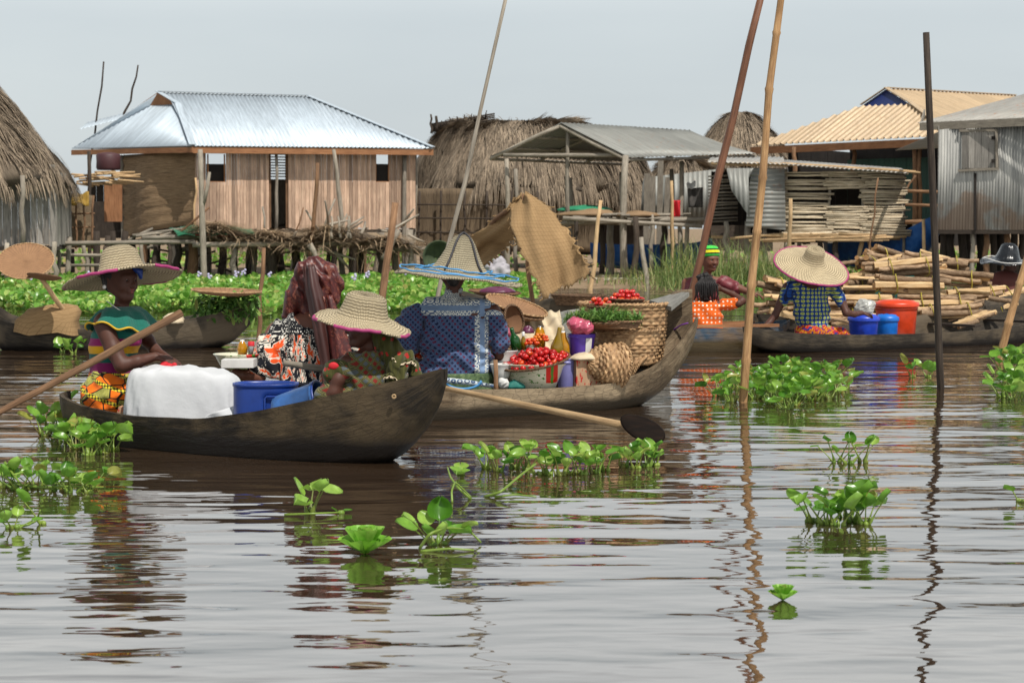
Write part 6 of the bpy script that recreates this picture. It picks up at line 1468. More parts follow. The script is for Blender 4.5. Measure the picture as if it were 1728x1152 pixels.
# ================================================================ people
DSH[0] = 0
def head(s, c, fwd, up=(0,0,1), k=1.0):
    """c = point between the eyes inside the head; adds skull, jaw, nose, lips, ears"""
    M=frame(up,loc=c); z=Vector(up).normalized(); y=Vector(fwd); y=(y-z*y.dot(z)).normalized(); x=y.cross(z)
    M=Matrix((x,y,z)).transposed().to_4x4(); M.translation=Vector(c)
    q=lambda a,b,d: M@(Vector((a,b,d))*k)
    s.cone(q(0,-.015,.03),q(0,-.03,.035),.083*k,.083*k,.03*k); s.cone(q(0,.015,.03),q(0,.03,.0),.072*k,.066*k,.03*k)
    s.cone(q(0,.03,-.02),q(0,.052,-.082),.058*k,.030*k,.035*k); 
    for sx in (-1,1):
        s.cone(q(sx*.05,-.01,-.04),q(sx*.028,.045,-.085),.026*k,.018*k,.03*k)     # jaw line
        s.ball(q(sx*.036,.062,-.030),.024*k,.02*k)                                 # cheek
        s.cone(q(sx*.012,.086,.026),q(sx*.045,.070,.024),.011*k,.010*k,.015*k)      # brow
        s.ball(q(sx*.012,.098,-.026),.009*k,.008*k)                                # nostril
        s.cone(q(sx*.078,-.012,.014),q(sx*.074,-.004,-.022),.012*k,.008*k,.008*k)   # ear
        s.carve(q(sx*.030,.094,.006),q(sx*.034,.094,.005),.0115*k)
    s.cone(q(0,.084,.012),q(0,.106,-.022),.0075*k,.0125*k,.012*k)
    s.cone(q(-.018,.086,-.049),q(.018,.086,-.049),.0085*k,.0085*k,.008*k); s.cone(q(-.015,.085,-.060),q(.015,.085,-.060),.009*k,.009*k,.007*k)
    s.ball(q(0,.076,-.088),.017*k,.02*k)
    return M
def face_parts(M,k,root,lips='lips'):
    for sx in (-1,1):
        mb=MB(); mb.ball(M@(Vector((sx*.031,.072,.005))*k),.0135*k,16,10); e=mb.build('eye',MT['eye'],root)
        mb=MB(); mb.ball(M@(Vector((sx*.0315,.0838,.004))*k),.0052*k,12,8); mb.build('iris',MT['iris'],e)
    mb=MB()
    for z,r,w in ((-.0495,.0062,.019),(-.0595,.0072,.016)):
        mb.tube([M@(Vector((x*w,.0915-.006*x*x,z+.003*(1-abs(x)) if z>-.055 else z-.001*(1-abs(x))))*k) for x in (-1,-.5,0,.5,1)],[.002*k,r*k*.9,r*k,r*k*.9,.002*k],8)
    mb.build('lips',MT[lips],root)
def hand(s, w, d, nrm, side=1, curl=.5, k=1.0, spread=.1):
    """w wrist, d pointing direction, nrm back-of-hand normal, side +1 thumb towards +x of hand frame"""
    d=Vector(d).normalized(); nrm=Vector(nrm); nrm=(nrm-d*nrm.dot(d)).normalized(); x=d.cross(nrm)*side
    q=lambda a,b,c: Vector(w)+(x*a+d*b+nrm*c)*k
    for a in (.027,.009,-.009,-.026): s.cone(q(a*.55,.01,0),q(a,.078-abs(a-.005)*.25,0),.0135*k,.0105*k,.012*k)
    for a,l,c0 in ((.028,.068,0),(.0095,.076,0),(-.009,.070,.0),(-.027,.054,.0)):
        p=q(a,.080-abs(a-.005)*.25,0); ang=curl*.35; dirx=a*spread*4; r=.0088*k
        for f,rr in ((.45,.0088),(.30,.0080),(.25,.0072)):
            v=(d*math.cos(ang)-nrm*math.sin(ang)+x*dirx).normalized(); p2=p+v*l*f*k; s.cone(p,p2,r,rr*k,.003*k); p=p2; r=rr*k; ang+=curl*.75
    p=q(.026,.025,-.004); v=(x*.75+d*.65-nrm*.25).normalized(); p2=p+v*.038*k; s.cone(p,p2,.0125*k,.0105*k,.012*k); v=(x*.35+d*.85-nrm*.35).normalized(); s.cone(p2,p2+v*.03*k,.0105*k,.008*k,.004*k)
def arm(s, pts, rr, k=.02): 
    s.chain(pts, rr, k)
def hat(root, c, n, R_, crown, mat='straw', edge=None, wob=.008, x=(1,0,0), seed=0, droop=0.0):
    M=frame(n,x=x,loc=c); k0=crown[0][0]; rr=random.Random(seed); ph=rr.random()*6
    prof=[(R_,-droop)]+[(R_+(k0-R_)*i/16,-droop*(1-i/16)**2+crown[0][1]*(i/16)**2) for i in range(1,17)]+crown[1:]
    def wv(r,z,a,t): return r*(1+.012*math.sin(a*3+ph)), z+wob*(r/R_)**2*(math.sin(a*2+ph)+.6*math.sin(a*5+ph*2))+.0015*math.sin(a*23)
    dn=[]
    for i,(r,z) in enumerate(prof):
        for q in range(1): dn.append((r,z))
    mb=MB(); mb.lathe(dn,96,M,wv); inner=[(max(r-.006,.0005),z-.008) for r,z in dn]; mb.lathe(inner[::-1],96,M,wv); h=mb.build('hat',MT[mat],root)
    def rimpt(a,rad=R_): r,z=wv(rad,-droop-.004,a,0); aa=a+math.pi/2; return M@Vector((r*math.cos(aa),r*math.sin(aa),z))
    mb=MB(); mb.tube([rimpt(2*math.pi*i/96) for i in range(97)],.0075,8,cap=False); mb.build('brim_edge',MT[mat],h)
    if edge:
        for a0,a1 in edge[1]:
            mb=MB(); mb.tube([rimpt(a0+(a1-a0)*i/20,R_+.0005) for i in range(21)],.0095,8); mb.build('edging',MT[edge[0]],h)
    return h,M
def person(D0,pxb,pyb,label):
    J=lambda px,py,dy=0.: P(px,py,D0+dy)
    return thing('person',J(pxb,pyb),label,'person','people in the canoes'), J

# ---------- 1 woman in teal knit top, left
r1,J=person(12.3,195,700,'seated woman in teal striped knit top and orange print skirt, paddle across her lap')
lat=Vector((.45,.85,0)); fw=Vector((.86,-.42,0))
s=Sdf(); s.cone(J(200,545),J(190,640),.095,.105,.05,lat,1.25); s.cone(J(203,535),J(207,500),.047,.042,.03)
s.cone(J(176,538,-.12),J(230,532,.12),.045,.045,.04)
arm(s,[J(173,545,-.15),J(192,590,-.19),J(206,616,-.22)],[.056,.050,.043]); arm(s,[J(206,616,-.22),J(232,610,-.2),J(262,601,-.14)],[.044,.037,.026])
arm(s,[J(232,543,.12),J(250,575,.14),J(262,592,.08)],[.045,.038,.034]); arm(s,[J(262,592,.08),J(280,603,.0)],[.032,.025])
hand(s,J(263,601,-.14),(.93,.1,-.28),(.25,-.35,.9),-1,.35,1.05); hand(s,J(278,602,.0),(.85,-.1,-.45),(.3,-.3,.9),1,.5,.95)
Mh_=head(s,J(203,473),(.80,-.58,-.06),(.03,-.02,1),1.08)
s.build('body',MT['skin'],r1,.0058); face_parts(Mh_,1.08,r1)
s=Sdf(); s.cone(J(200,548),J(192,585),.125,.128,.04,lat,1.12); s.cone(J(192,585),J(190,632),.128,.132,.05,lat,1.1); s.ball(J(222,572,-.08),.06,.05); s.ball(J(224,568,.06),.05,.05)
s.cut(J(190,632),(0,0,-1)).carve(J(172,545,-.17),J(180,560,-.2),.062).carve(J(205,500),J(206,528),.085); s.wr((.2,.1,1),70,.0025); s.build('knit_top',MT['knit_stripes'],r1,.008,cyl_uv(J(193,600),(0,1)))
# shoulder flounce
mb=MB(); c=J(203,528); rings=[]
for t in (0,.12,.3,.5,.7,.88,1,1.01):
    pts=[]
    for i in range(96):
        a=2*math.pi*i/96; L=lat; r_l=.06+.185*t**.9; r_f=.058+.135*t; 
        dz=.03-.012*t-.15*max(0,t-.5)**1.2+.012*t*t*math.sin(a*9+1)-.06*t*abs(math.sin(a)); rad=1+.05*t*math.sin(a*9)
        pts.append(c+lat*(r_l*math.cos(a)*rad)+fw*(r_f*math.sin(a)*rad+.015)+Vector((0,0,dz+.01)))
    rings.append(pts)
mb.loft(rings,96); fl=mb.build('flounce',MT['knit_teal'],r1,solid=.01)
mb=MB(); mb.tube(rings[-1]+[rings[-1][0]],.006,6,cap=False); mb.build('flounce_edge',MT['yellow'],fl)
s=Sdf(); s.cone(J(192,632),J(188,668),.128,.165,.05,lat,1.15); s.cone(J(188,668),J(188,715),.165,.165,.04,lat,1.15); s.chain([J(195,668,-.1),J(245,668,-.12),J(290,700,-.1)],[.11,.095,.08],.05); s.chain([J(195,668,.1),J(250,662,.12),J(300,690,.1)],[.1,.09,.08],.05)
s.cut(J(192,624),(0,0,1)); s.wr((.3,.2,1),60,.005).wr((1,-.3,.8),85,.004,2).wr((-.6,.4,1),110,.0025,1)
s.build('wrap_skirt',MT['print_wax'],r1,.009,cyl_uv(J(190,660),(0,1),.2))
mb=MB(); mb.tube([J(224,452,-.03),J(236,458,-.02),J(238,470,.0)],[.012,.022,.010],10); mb.build('blue_ribbon',MT['p_blue'],r1)
h_,M=hat(r1,J(206,466,0),(-.155,.155,.975),.348,[(.148,.028),(.132,.055),(.122,.09),(.112,.125),(.100,.155),(.07,.176),(.03,.184),(.001,.185)],'straw',('pink',[(2.5,3.25),(3.9,4.5),(1.45,1.75),(5.6,6.1)]),seed=1,droop=.012)
mb=MB(); mb.ball(J(176,484,-.16),.012,8,6); mb.tube([J(180,508,-.1),J(203,524,-.12),J(222,548,-.12),J(232,556,-.06)],.003,6); mb.build('jewellery',MT['p_white'],r1)
s=Sdf(); s.ball(Mh_@Vector((0,-.025,.045)),.1,.02); s.cone(Mh_@Vector((0,-.03,.0)),Mh_@Vector((0,-.06,-.02)),.08,.06); s.cut(Mh_@Vector((0,.03,.03)),Mh_.to_3x3()@Vector((0,1,-.4))); s.wr((1,0,0),300,.002).wr((0,1,1),260,.002); s.build('hair',MT['hair'],r1,.008)

# ---------- 2 woman in the maroon head wrap
r2,J=person(13.3,515,665,'seated woman from behind in maroon head wrap and black, white and orange print dress')
lx=Vector((1,.15,0)); s=Sdf()
s.cone(J(526,556),J(517,650),.12,.13,.05,lx,1.35); s.cone(J(528,545),J(530,505),.052,.046,.03); s.cone(J(468,556),J(582,550),.055,.055,.05)
arm(s,[J(462,562),J(444,605,-.08),J(436,636,-.12)],[.055,.05,.045]); arm(s,[J(436,636,-.12),J(416,634,-.12),J(398,628,-.10)],[.042,.036,.026]); hand(s,J(398,628,-.10),(-.6,.6,-.2),(0,-.3,1),1,.6)
arm(s,[J(590,556),J(612,600,.15),J(602,630,.3)],[.05,.045,.035]); Mh_=head(s,J(534,482),(.75,.6,-.15),(.02,.02,1),1.05); hand(s,J(602,630,.3),(-.3,1,0),(0,0,1),1,.5)
s.build('body',MT['skin_warm'],r2,.007)
s=Sdf(); s.cone(J(524,560),J(517,600),.15,.16,.05,lx,1.3); s.cone(J(517,600),J(512,670),.16,.19,.05,lx,1.25); 
s.chain([J(474,562),J(455,595,-.05),J(445,622,-.09)],[.085,.10,.095],.05); s.chain([J(578,558),J(600,595,.1),J(600,622,.15)],[.08,.09,.08],.05)
s.cut(J(500,668),(0,0,-1)).carve(J(528,515,-.02),J(529,528,-.05),.125,.13); s.cuts.append(('h',np.array(J(445,634,-.09)),np.array(Vector((-.25,-.0,-1)).normalized())))
s.wr((1,.2,.12),62,.0075).wr((1,-.3,.3),110,.004,1).wr((.3,.2,1),50,.003)
s.build('dress',MT['print_birds'],r2,.009,cyl_uv(J(515,668),(0,1),.17))
s=Sdf(); s.cone(J(536,474),J(541,492),.108,.108,.04); s.cone(J(514,468),J(506,498),.075,.068,.04); s.cone(J(500,498),J(486,532,.02),.07,.045,.04); s.cone(J(514,452,-.06),J(548,458,-.06),.05,.045,.02); s.cone(J(558,470,-.05),J(562,505,-.04),.045,.04,.015); s.cone(J(520,525),J(552,520),.06,.055,.04)
s.chain([J(500,480,-.03),J(508,456,-.05),J(530,444,-.04),J(556,455,-.03),J(570,478,-.02),J(566,505,.0)],[.035,.042,.045,.045,.042,.03],.015); s.chain([J(520,455,-.09),J(545,470,-.10),J(560,500,-.06)],[.022,.026,.02],.012); s.chain([J(512,470,-.085),J(530,492,-.11),J(556,520,-.06)],[.02,.025,.018],.012)
s.wr((1,.2,.35),85,.0045,1).wr((1,.3,.5),170,.002); s.build('head_wrap',MT['scarf_maroon'],r2,.0065)
cloth_px('scarf_tail',[((508,450,13.13),(530,446,13.13)),((513,480,13.09),(538,482,13.08)),((522,520,13.07),(550,518,13.04)),((531,560,13.03),(562,556,13.06)),((540,610,13.04),(578,603,13.0)),((549,668,13.0),(590,655,13.03))],None,r2,'scarf_brown',14,24,bulge=.03,fr=.004)
cloth_px('scarf_tail',[((545,500,13.06),(560,498,13.06)),((552,545,13.03),(575,540,13.03)),((560,600,13.0),(592,590,13.0)),((566,640,13.0),(600,628,13.0))],None,r2,'scarf_maroon',10,18,bulge=.02,fr=.003)

# ---------- 3 child in checked dress
r3,J=person(11.2,620,700,'child in straw hat and red and grey checked dress at the front canoe bow')
lx=Vector((.75,.6,0)); s=Sdf(); s.cone(J(627,612),J(618,690),.075,.085,.04,lx,1.2); s.cone(J(627,608),J(624,575),.038,.036,.03); s.cone(J(592,606,-.06),J(658,604,.08),.04,.04,.04)
arm(s,[J(584,612,-.09),J(570,640,-.13),J(563,662,-.14)],[.042,.037,.034]); arm(s,[J(563,662,-.14),J(572,645,-.08),J(572,628,-.02)],[.032,.028,.022]); hand(s,J(572,632,-.02),(-.1,.2,1),(-1,-.2,0),1,1.3,.85)
arm(s,[J(660,610,.08),J(668,650,.1),J(640,668,.0)],[.04,.035,.026]); Mh_=head(s,J(616,553),(-.93,-.12,-.1),(0,0,1),.93); hand(s,J(640,668,0),(-1,0,-.2),(0,0,1),1,.5,.8)
s.chain([J(618,685,-.05),J(552,672,-.09),J(560,720,-.08)],[.075,.062,.05],.04); s.build('body',MT['skin'],r3,.0062); face_parts(Mh_,.93,r3)
s=Sdf(); s.cone(J(625,618),J(618,650),.102,.108,.04,lx,1.22); s.cone(J(618,650),J(615,710),.108,.13,.04,lx,1.2); s.cone(J(592,610,-.07),J(576,628,-.10),.052,.062,.03); s.cone(J(657,608,.08),J(668,628,.09),.052,.055,.03)
s.chain([J(612,690,-.05),J(556,668,-.09),J(566,715,-.08)],[.08,.072,.06],.04)
s.carve(J(622,570),J(623,590),.055,.06); s.wr((.4,.2,1),70,.004).wr((1,-.4,.5),95,.0035,1).wr((-.7,0,1),60,.003,2)
s.cuts.append(('h',np.array(J(570,636,-.1)),np.array([-.5,0,-.8]))) if False else None
s.build('dress',MT['print_check'],r3,.0075,cyl_uv(J(620,690),(0,1),.105))
s=Sdf(); s.cone(J(578,624,-.10),J(562,622,-.11),.060,.048,.03).cone(J(562,622,-.11),J(557,634,-.12),.04,.04,.02); s.wr((1,.3,1),120,.003); s.build('sleeve_cuff',MT['scarf_olive'],r3,.007,lambda V:V[:,[0,2]])
mb=MB(); mb.ball(J(563,617,-.155),(.028,.008,.02),16,8); mb.build('cuff_flower',MT['red'],r3)
# olive scarf with ruffles hanging from under the hat
s=Sdf(); s.ball(J(628,550,.02),.088,.03); s.cone(J(640,556,-.02),J(652,590,-.02),.05,.05,.04); s.chain([J(652,580,-.03),J(668,615,-.05),J(672,650,-.06)],[.045,.055,.06],.04); s.chain([J(655,575,.0),J(688,605,-.0),J(712,650,.0)],[.035,.035,.04],.03)
s.cut(J(615,560),(-1,-.25,0)); s.wr((1,.3,-.35),95,.007).wr((1,-.4,.3),170,.003,1); s.build('scarf',MT['scarf_olive'],r3,.007,lambda V:V[:,[0,2]])
def ruffle(path,w,amp,n,mat,parent,name='ruffle'):
    V=[];U=[];N=n*8
    for i in range(N+1):
        t=i/N*(len(path)-1); k=min(int(t),len(path)-2); f=t-k; p=path[k].lerp(path[k+1],f)
        for j in range(4):
            a=amp*(j/3)*math.sin(i/8*2*math.pi); V.append(tuple(p+Vector((a*.4,-.01+a,-w*j/3+abs(a)*.3)))); U.append((i*.01,j*w/3))
    mb=MB(); mb.add(V,[(i*4+j,i*4+j+1,(i+1)*4+j+1,(i+1)*4+j) for i in range(N) for j in range(3)],U,True); return mb.build(name,MT[mat],parent,solid=.004)
for path in ([J(662,598,-.09),J(678,608,-.08),J(695,604,-.05),J(703,610,-.03)],[J(648,632,-.12),J(660,628,-.12),J(678,640,-.1),J(690,643,-.08)]):
    ruffle(path,.022,.016,5,'scarf_olive',r3); ruffle([p+Vector((0,-.012,-.016)) for p in path],.012,.018,5,'cloth_cream',r3,'ruffle_edge')
hat(r3,J(612,540,0),(.185,-.13,.97),.262,[(.145,.020),(.132,.045),(.122,.075),(.115,.105),(.108,.130),(.09,.142),(.05,.143),(.001,.136)],'straw',('pink',[(2.6,3.6),(1.5,2.1),(4.1,4.5)]),wob=.010,seed=3,droop=.012)

# ---------- 4 sitter in navy print, tall conical hat
r4,J=person(13.95,768,665,'seated person seen from behind in navy lattice print blouse and tall conical straw hat')
lx=Vector((1,.05,0)); s=Sdf(); s.cone(J(768,535),J(770,640),.115,.13,.05,lx,1.6); s.cone(J(766,515),J(765,475),.052,.05,.03); s.cone(J(705,526),J(832,524),.05,.05,.05)
arm(s,[J(700,532),J(690,570,.0),J(688,602,.03)],[.055,.05,.042]); arm(s,[J(688,602,.03),J(702,606,.25)],[.04,.027]); hand(s,J(702,606,.25),(.2,1,-.1),(0,0,1),1,.6)
arm(s,[J(833,532),J(838,575,.02),J(842,598,.05)],[.052,.045,.04]); arm(s,[J(842,598,.05),J(852,592,.28)],[.038,.027]); hand(s,J(852,592,.28),(.1,1,0),(0,0,1),-1,.6); head(s,J(765,457),(.05,1,-.1),(0,0,1),1.08); s.build('body',MT['skin'],r4,.0075)
n=NT('print_navy'); d,da,db,par,ia=diag(n,.040)
ck=n.m_('GREATER_THAN',n.m_('MULTIPLY',n.m_('SINE',n.m_('MULTIPLY',da,38.)),n.m_('SINE',n.m_('MULTIPLY',db,38.))),.2)
base=n.mix(n.m_('MULTIPLY',ck,n.m_('GREATER_THAN',d,.25)),c8(18,25,58),c8(104,130,172)); base=n.mix(n.m_('MULTIPLY',n.m_('LESS_THAN',d,.25),ia),base,c8(84,22,50))
v=n.co('Object'); x,y,z=n.sep(v); sx,sz,_=n.sep(n.co('UV'))
vv=n.vor(n.co('UV'),30,'F1',.15); rg=n.m_('SINE',n.m_('MULTIPLY_ADD',vv,16.,n.m_('MULTIPLY',sx,14.)))
scr=n.ramp(n.m_('MULTIPLY_ADD',rg,.5,.5),[(.3,c8(58,82,118)),(.42,c8(192,196,190)),(.9,c8(196,198,190))])
zb_=n.m_('ABSOLUTE',n.m_('SUBTRACT',z,.585)); scr=n.mix(n.m_('LESS_THAN',zb_,.018),scr,c8(104,124,150))
strip=n.m_('MULTIPLY',n.m_('GREATER_THAN',x,.135),n.m_('LESS_THAN',x,.225)); s2=n.mix(n.m_('LESS_THAN',n.m_('ABSOLUTE',n.m_('SUBTRACT',x,.185)),.016),scr,c8(112,134,164))
m_1=n.m_('MAXIMUM',n.m_('GREATER_THAN',z,.535),strip)
MT['print_navy']=fabric(n,n.mix(m_1,base,s2))
s=Sdf(); s.cone(J(768,530),J(769,570),.125,.145,.04,lx,1.55); s.cone(J(769,570),J(770,645),.145,.150,.05,lx,1.62); s.cone(J(722,520),J(815,519),.062,.062,.05); s.cone(J(765,505),J(765,492),.062,.057,.03)
s.cut(J(770,634),(.1,0,-1)).carve(J(765,470),J(765,486),.05); s.wr((.15,.2,1),48,.007,1).wr((.7,.2,1),75,.005).wr((-.6,.1,1),90,.004,2); s.build('blouse',MT['print_navy'],r4,.0085,cyl_uv(J(769,600),(0,1),.155))
for side,pp,rr_ in (('l',[J(702,532),J(692,548),J(686,575),J(690,592,.03)],[.078,.092,.088,.07]),('r',[J(830,530),J(838,550),J(842,578,.02),J(843,592,.04)],[.066,.066,.058,.054])):
    s=Sdf(); s.chain(pp,rr_,.04); s.wr((.8,.3,.6),60,.006).wr((-.4,.3,1),90,.004,1); s.cut(pp[-1]+Vector((0,0,-.012)),(0,.1,-1)); s.build('sleeve',MT['print_lattice' if side=='l' else 'print_navy'],r4,.008,lambda V:V[:,[0,2]])
s=Sdf(); s.cone(J(770,640),J(770,700),.165,.17,.04,lx,1.55); s.cut(J(770,628),(0,0,1)); s.wr((.3,0,1),50,.005); s.build('wrap_skirt',MT['skirt_green'],r4,.01)
mb=MB(); mb.tube([J(700,637,-.27),J(740,640,-.3),J(790,645,-.3),J(836,652,-.26)],[.012,.018,.018,.012],8); mb.build('waistband',MT['print_scroll'],r4)
mb=MB(); mb.tube([J(782+30*math.cos(a),642+14*math.sin(a),-.30) for a in [math.pi*i/10 for i in range(11)]],.008,8); mb.build('hoop_print',MT['rope_blue'],r4)
h_,M=hat(r4,J(774,466,0),(.115,-.03,.99),.425,[(.205,.035),(.165,.075),(.135,.125),(.108,.18),(.085,.225),(.06,.262),(.03,.28),(.001,.284)],'straw_old',seed=4,wob=.012)
for rad,z,ph in ((.40,.022,0),(.215,.05,1.2),(.30,.03,2.2)):
    mb=MB(); mb.tube([M@Vector((rad*(1+.02*math.sin(a*5+ph))*math.cos(a),rad*(1+.02*math.sin(a*5+ph))*math.sin(a),z+.006*math.sin(a*3+ph)+.003*math.sin(a*11))) for a in [2*math.pi*i/90 for i in range(91)]],.0055,7,cap=False); mb.build('blue_cord',MT['rope_blue'],h_)
cp=[(.40,.02),(.205,.048),(.17,.088),(.14,.135),(.112,.19),(.088,.235),(.05,.276),(0,.295)]
mb=MB(); mb.tube([M@Vector((-r*.45,-r*.89 if z<.29 else 0,z)) for r,z in cp[1:]],.008,7); mb.tube([M@Vector((r*.75,-r*.66,z)) for r,z in cp[1:]],.008,7); mb.build('dark_strap',MT['rope_dark'],h_)
s=Sdf(); s.ball(J(765,452,-.01),.098,.02); s.cone(J(765,462,-.03),J(765,474,-.045),.075,.04); s.wr((1,0,0),280,.002); s.build('hair',MT['hair'],r4,.009)

# ---------- 5 woman with green and yellow headband
r5,J=person(21.75,1190,560,'smiling woman in shiny maroon blouse with a green yellow and black headband')
lx=Vector((.9,.3,0)); s=Sdf(); s.cone(J(1188,478),J(1185,545),.10,.11,.05,lx,1.3); s.cone(J(1192,468),J(1195,450),.045,.04,.03); s.cone(J(1160,476),J(1222,474),.045,.045,.04)
arm(s,[J(1225,476),J(1245,486,-.08),J(1268,494,-.14)],[.05,.042,.03]); hand(s,J(1268,494,-.14),(.95,-.2,-.25),(0,0,1),1,.6,1.0); arm(s,[J(1158,478),J(1155,510,-.06),J(1170,530,-.2)],[.05,.042,.03])
Mh_=head(s,J(1198,438),(.42,-.88,-.22),(.05,-.12,1),1.06); hand(s,J(1170,530,-.2),(.6,-.6,-.2),(0,0,1),1,.6); s.build('body',MT['skin_warm'],r5,.0068); face_parts(Mh_,1.06,r5)
mb=MB(); mb.tube([Mh_@Vector((x*.016,.0985-.004*x*x,-.0575)) for x in (-1,-.5,0,.5,1)],[.001,.0035,.0045,.0035,.001],6); mb.build('teeth',MT['white'],r5)
s=Sdf(); s.cone(J(1188,484),J(1186,560),.125,.135,.05,lx,1.25); s.cone(J(1164,480),J(1156,505,-.03),.072,.07,.04); s.cone(J(1220,477),J(1243,487,-.06),.075,.068,.04); s.carve(J(1193,445,-.05),J(1195,463,-.10),.08)
s.wr((1,.2,.6),62,.005).wr((-.4,.3,1),85,.004,1); s.build('blouse',MT['satin_maroon'],r5,.009)
s=Sdf(); s.ball(Mh_@Vector((0,-.02,.045)),.098,.02); s.cut(Mh_@Vector((0,.045,.05)),Mh_.to_3x3()@Vector((0,1,-.55))); s.wr((1,0,.3),260,.002); s.build('hair',MT['hair'],r5,.009)
mb=MB(); Mb=Mh_@Matrix.Translation((0,-.008,.028))@Matrix.Rotation(R(12),4,'X'); mb.lathe([(.101,0),(.107,.02),(.106,.05),(.098,.08),(.080,.105),(.04,.118),(.001,.12)],48,Mb,lambda r,z,a,t:(r*(1+.03*math.sin(a*16)*math.sin(t*3.14)),z)); mb.build('headband',MT['headband'],r5,solid=.006)

# ---------- 6 child in orange polka dots
r6,J=person(20.95,1190,565,'child with braided hair in orange dress with white dots seen from behind')
lx=Vector((1,0,0)); s=Sdf(); s.cone(J(1190,522),J(1192,565),.09,.1,.04,lx,1.25); s.cone(J(1191,512),J(1192,495),.036,.034,.03); s.cone(J(1160,516),J(1222,514),.04,.04,.04)
arm(s,[J(1226,514),J(1246,512,-.05),J(1254,508,-.02)],[.04,.037,.034]); arm(s,[J(1252,506,-.02),J(1236,496,.05),J(1218,488,.08)],[.034,.028,.024]); hand(s,J(1219,488,.08),(-1,.1,.1),(0,-1,.2),1,.5,.8); arm(s,[J(1156,518),J(1154,540),J(1165,550,.1)],[.04,.035,.03]); head(s,J(1193,485,.02),(.25,1,-.1),(0,0,1),.9); hand(s,J(1165,550,.1),(.2,1,0),(0,0,1),1,.6,.8); s.build('body',MT['skin'],r6,.0075)
s=Sdf(); s.cone(J(1188,522),J(1186,575),.118,.135,.04,lx,1.55); s.cone(J(1160,516),J(1153,532),.062,.062,.03); s.cone(J(1222,514),J(1240,512,-.03),.062,.058,.03); s.carve(J(1192,498),J(1192,507,-.03),.055); s.wr((.5,.2,1),60,.006).wr((1,0,-.4),80,.004); s.build('dress',MT['print_polka'],r6,.009,lambda V:V[:,[0,2]])
s=Sdf(); s.ball(J(1193,482,0),.100,.02); s.cone(J(1191,488,-.03),J(1190,502,-.04),.07,.045,.03); s.cone(J(1180,468,-.02),J(1192,464,-.02),.03,.03,.02); s.wr((1,0,.25),200,.005).wr((0,0,1),120,.002); s.build('hair',MT['hair'],r6,.007)
mb=MB()
for k in range(11):
    x=1174+k*3.6; mb.tube([J(1192+(x-1192)*.5,470,-.085),J(x,482,-.105),J(x+random.uniform(-1.5,1.5),497,-.09),J(x+random.uniform(-3,3),507+random.uniform(-2,5),-.07)],[.008,.010,.009,.005],6)
mb.build('braids',MT['hair'],r6)

# ---------- 7 hat wearer in blue and yellow
r7,J=person(21.05,1372,575,'seated person in blue and yellow blouse under a very wide straw hat, beside blue buckets')
lx=Vector((1,.1,0)); s=Sdf(); s.cone(J(1370,485),J(1372,560),.095,.10,.05,lx,1.5); s.cone(J(1369,476),J(1370,452),.045,.042,.03); s.cone(J(1336,480),J(1404,479),.045,.045,.04)
arm(s,[J(1328,484),J(1317,512,.0),J(1308,532,-.03)],[.048,.042,.037]); arm(s,[J(1308,532,-.03),J(1298,545,-.06),J(1288,553,-.1)],[.036,.031,.025]); hand(s,J(1288,553,-.1),(-.75,-.1,-.6),(-.3,-.2,.9),1,.5)
arm(s,[J(1411,484),J(1421,510,-.03),J(1428,528,-.08)],[.048,.042,.037]); arm(s,[J(1428,528,-.08),J(1442,530,-.05),J(1454,528,.1)],[.036,.031,.025]); hand(s,J(1454,528,.1),(.85,.4,-.1),(0,-.2,1),1,.7)
head(s,J(1369,448,.03),(.3,1,-.15),(0,.05,1),1.05); s.build('body',MT['skin'],r7,.0075)
s=Sdf(); s.cone(J(1369,487),J(1370,530),.11,.112,.05,lx,1.6); s.cone(J(1370,530),J(1373,572),.112,.13,.05,lx,1.42); s.cone(J(1334,484),J(1321,508),.07,.062,.04); s.cone(J(1405,484),J(1418,507,-.03),.07,.06,.04)
s.cut(J(1372,567),(0,0,-1)).carve(J(1370,455,-.02),J(1370,468,-.06),.11,.12); s.wr((.2,.2,1),50,.005).wr((1,.1,.15),85,.004); s.build('blouse',MT['print_floral'],r7,.009,cyl_uv(J(1371,560),(0,1),.125))
s=Sdf(); s.cone(J(1372,560),J(1372,580),.14,.14,.04,lx,1.35); s.chain([J(1385,568,.0),J(1418,564,.06),J(1440,580,.1)],[.09,.07,.055],.05); s.wr((1,.2,1),60,.004); s.build('wrap_skirt',MT['skirt_red'],r7,.01)
hat(r7,J(1370,446,-.02),(.17,-.47,.86),.382,[(.145,.026),(.112,.06),(.102,.10),(.098,.15),(.09,.175),(.06,.18),(.001,.172)],'straw_wide',('pink',[(0,1.57),(1.57,3.14),(3.14,4.71),(4.71,6.28)]),seed=7,droop=.02,wob=.006)
s=Sdf(); s.ball(J(1369,444,.02),.098,.02); s.cone(J(1369,452,-.03),J(1369,460,-.03),.07,.05); s.wr((1,0,.2),250,.002); s.build('hair',MT['hair'],r7,.009)

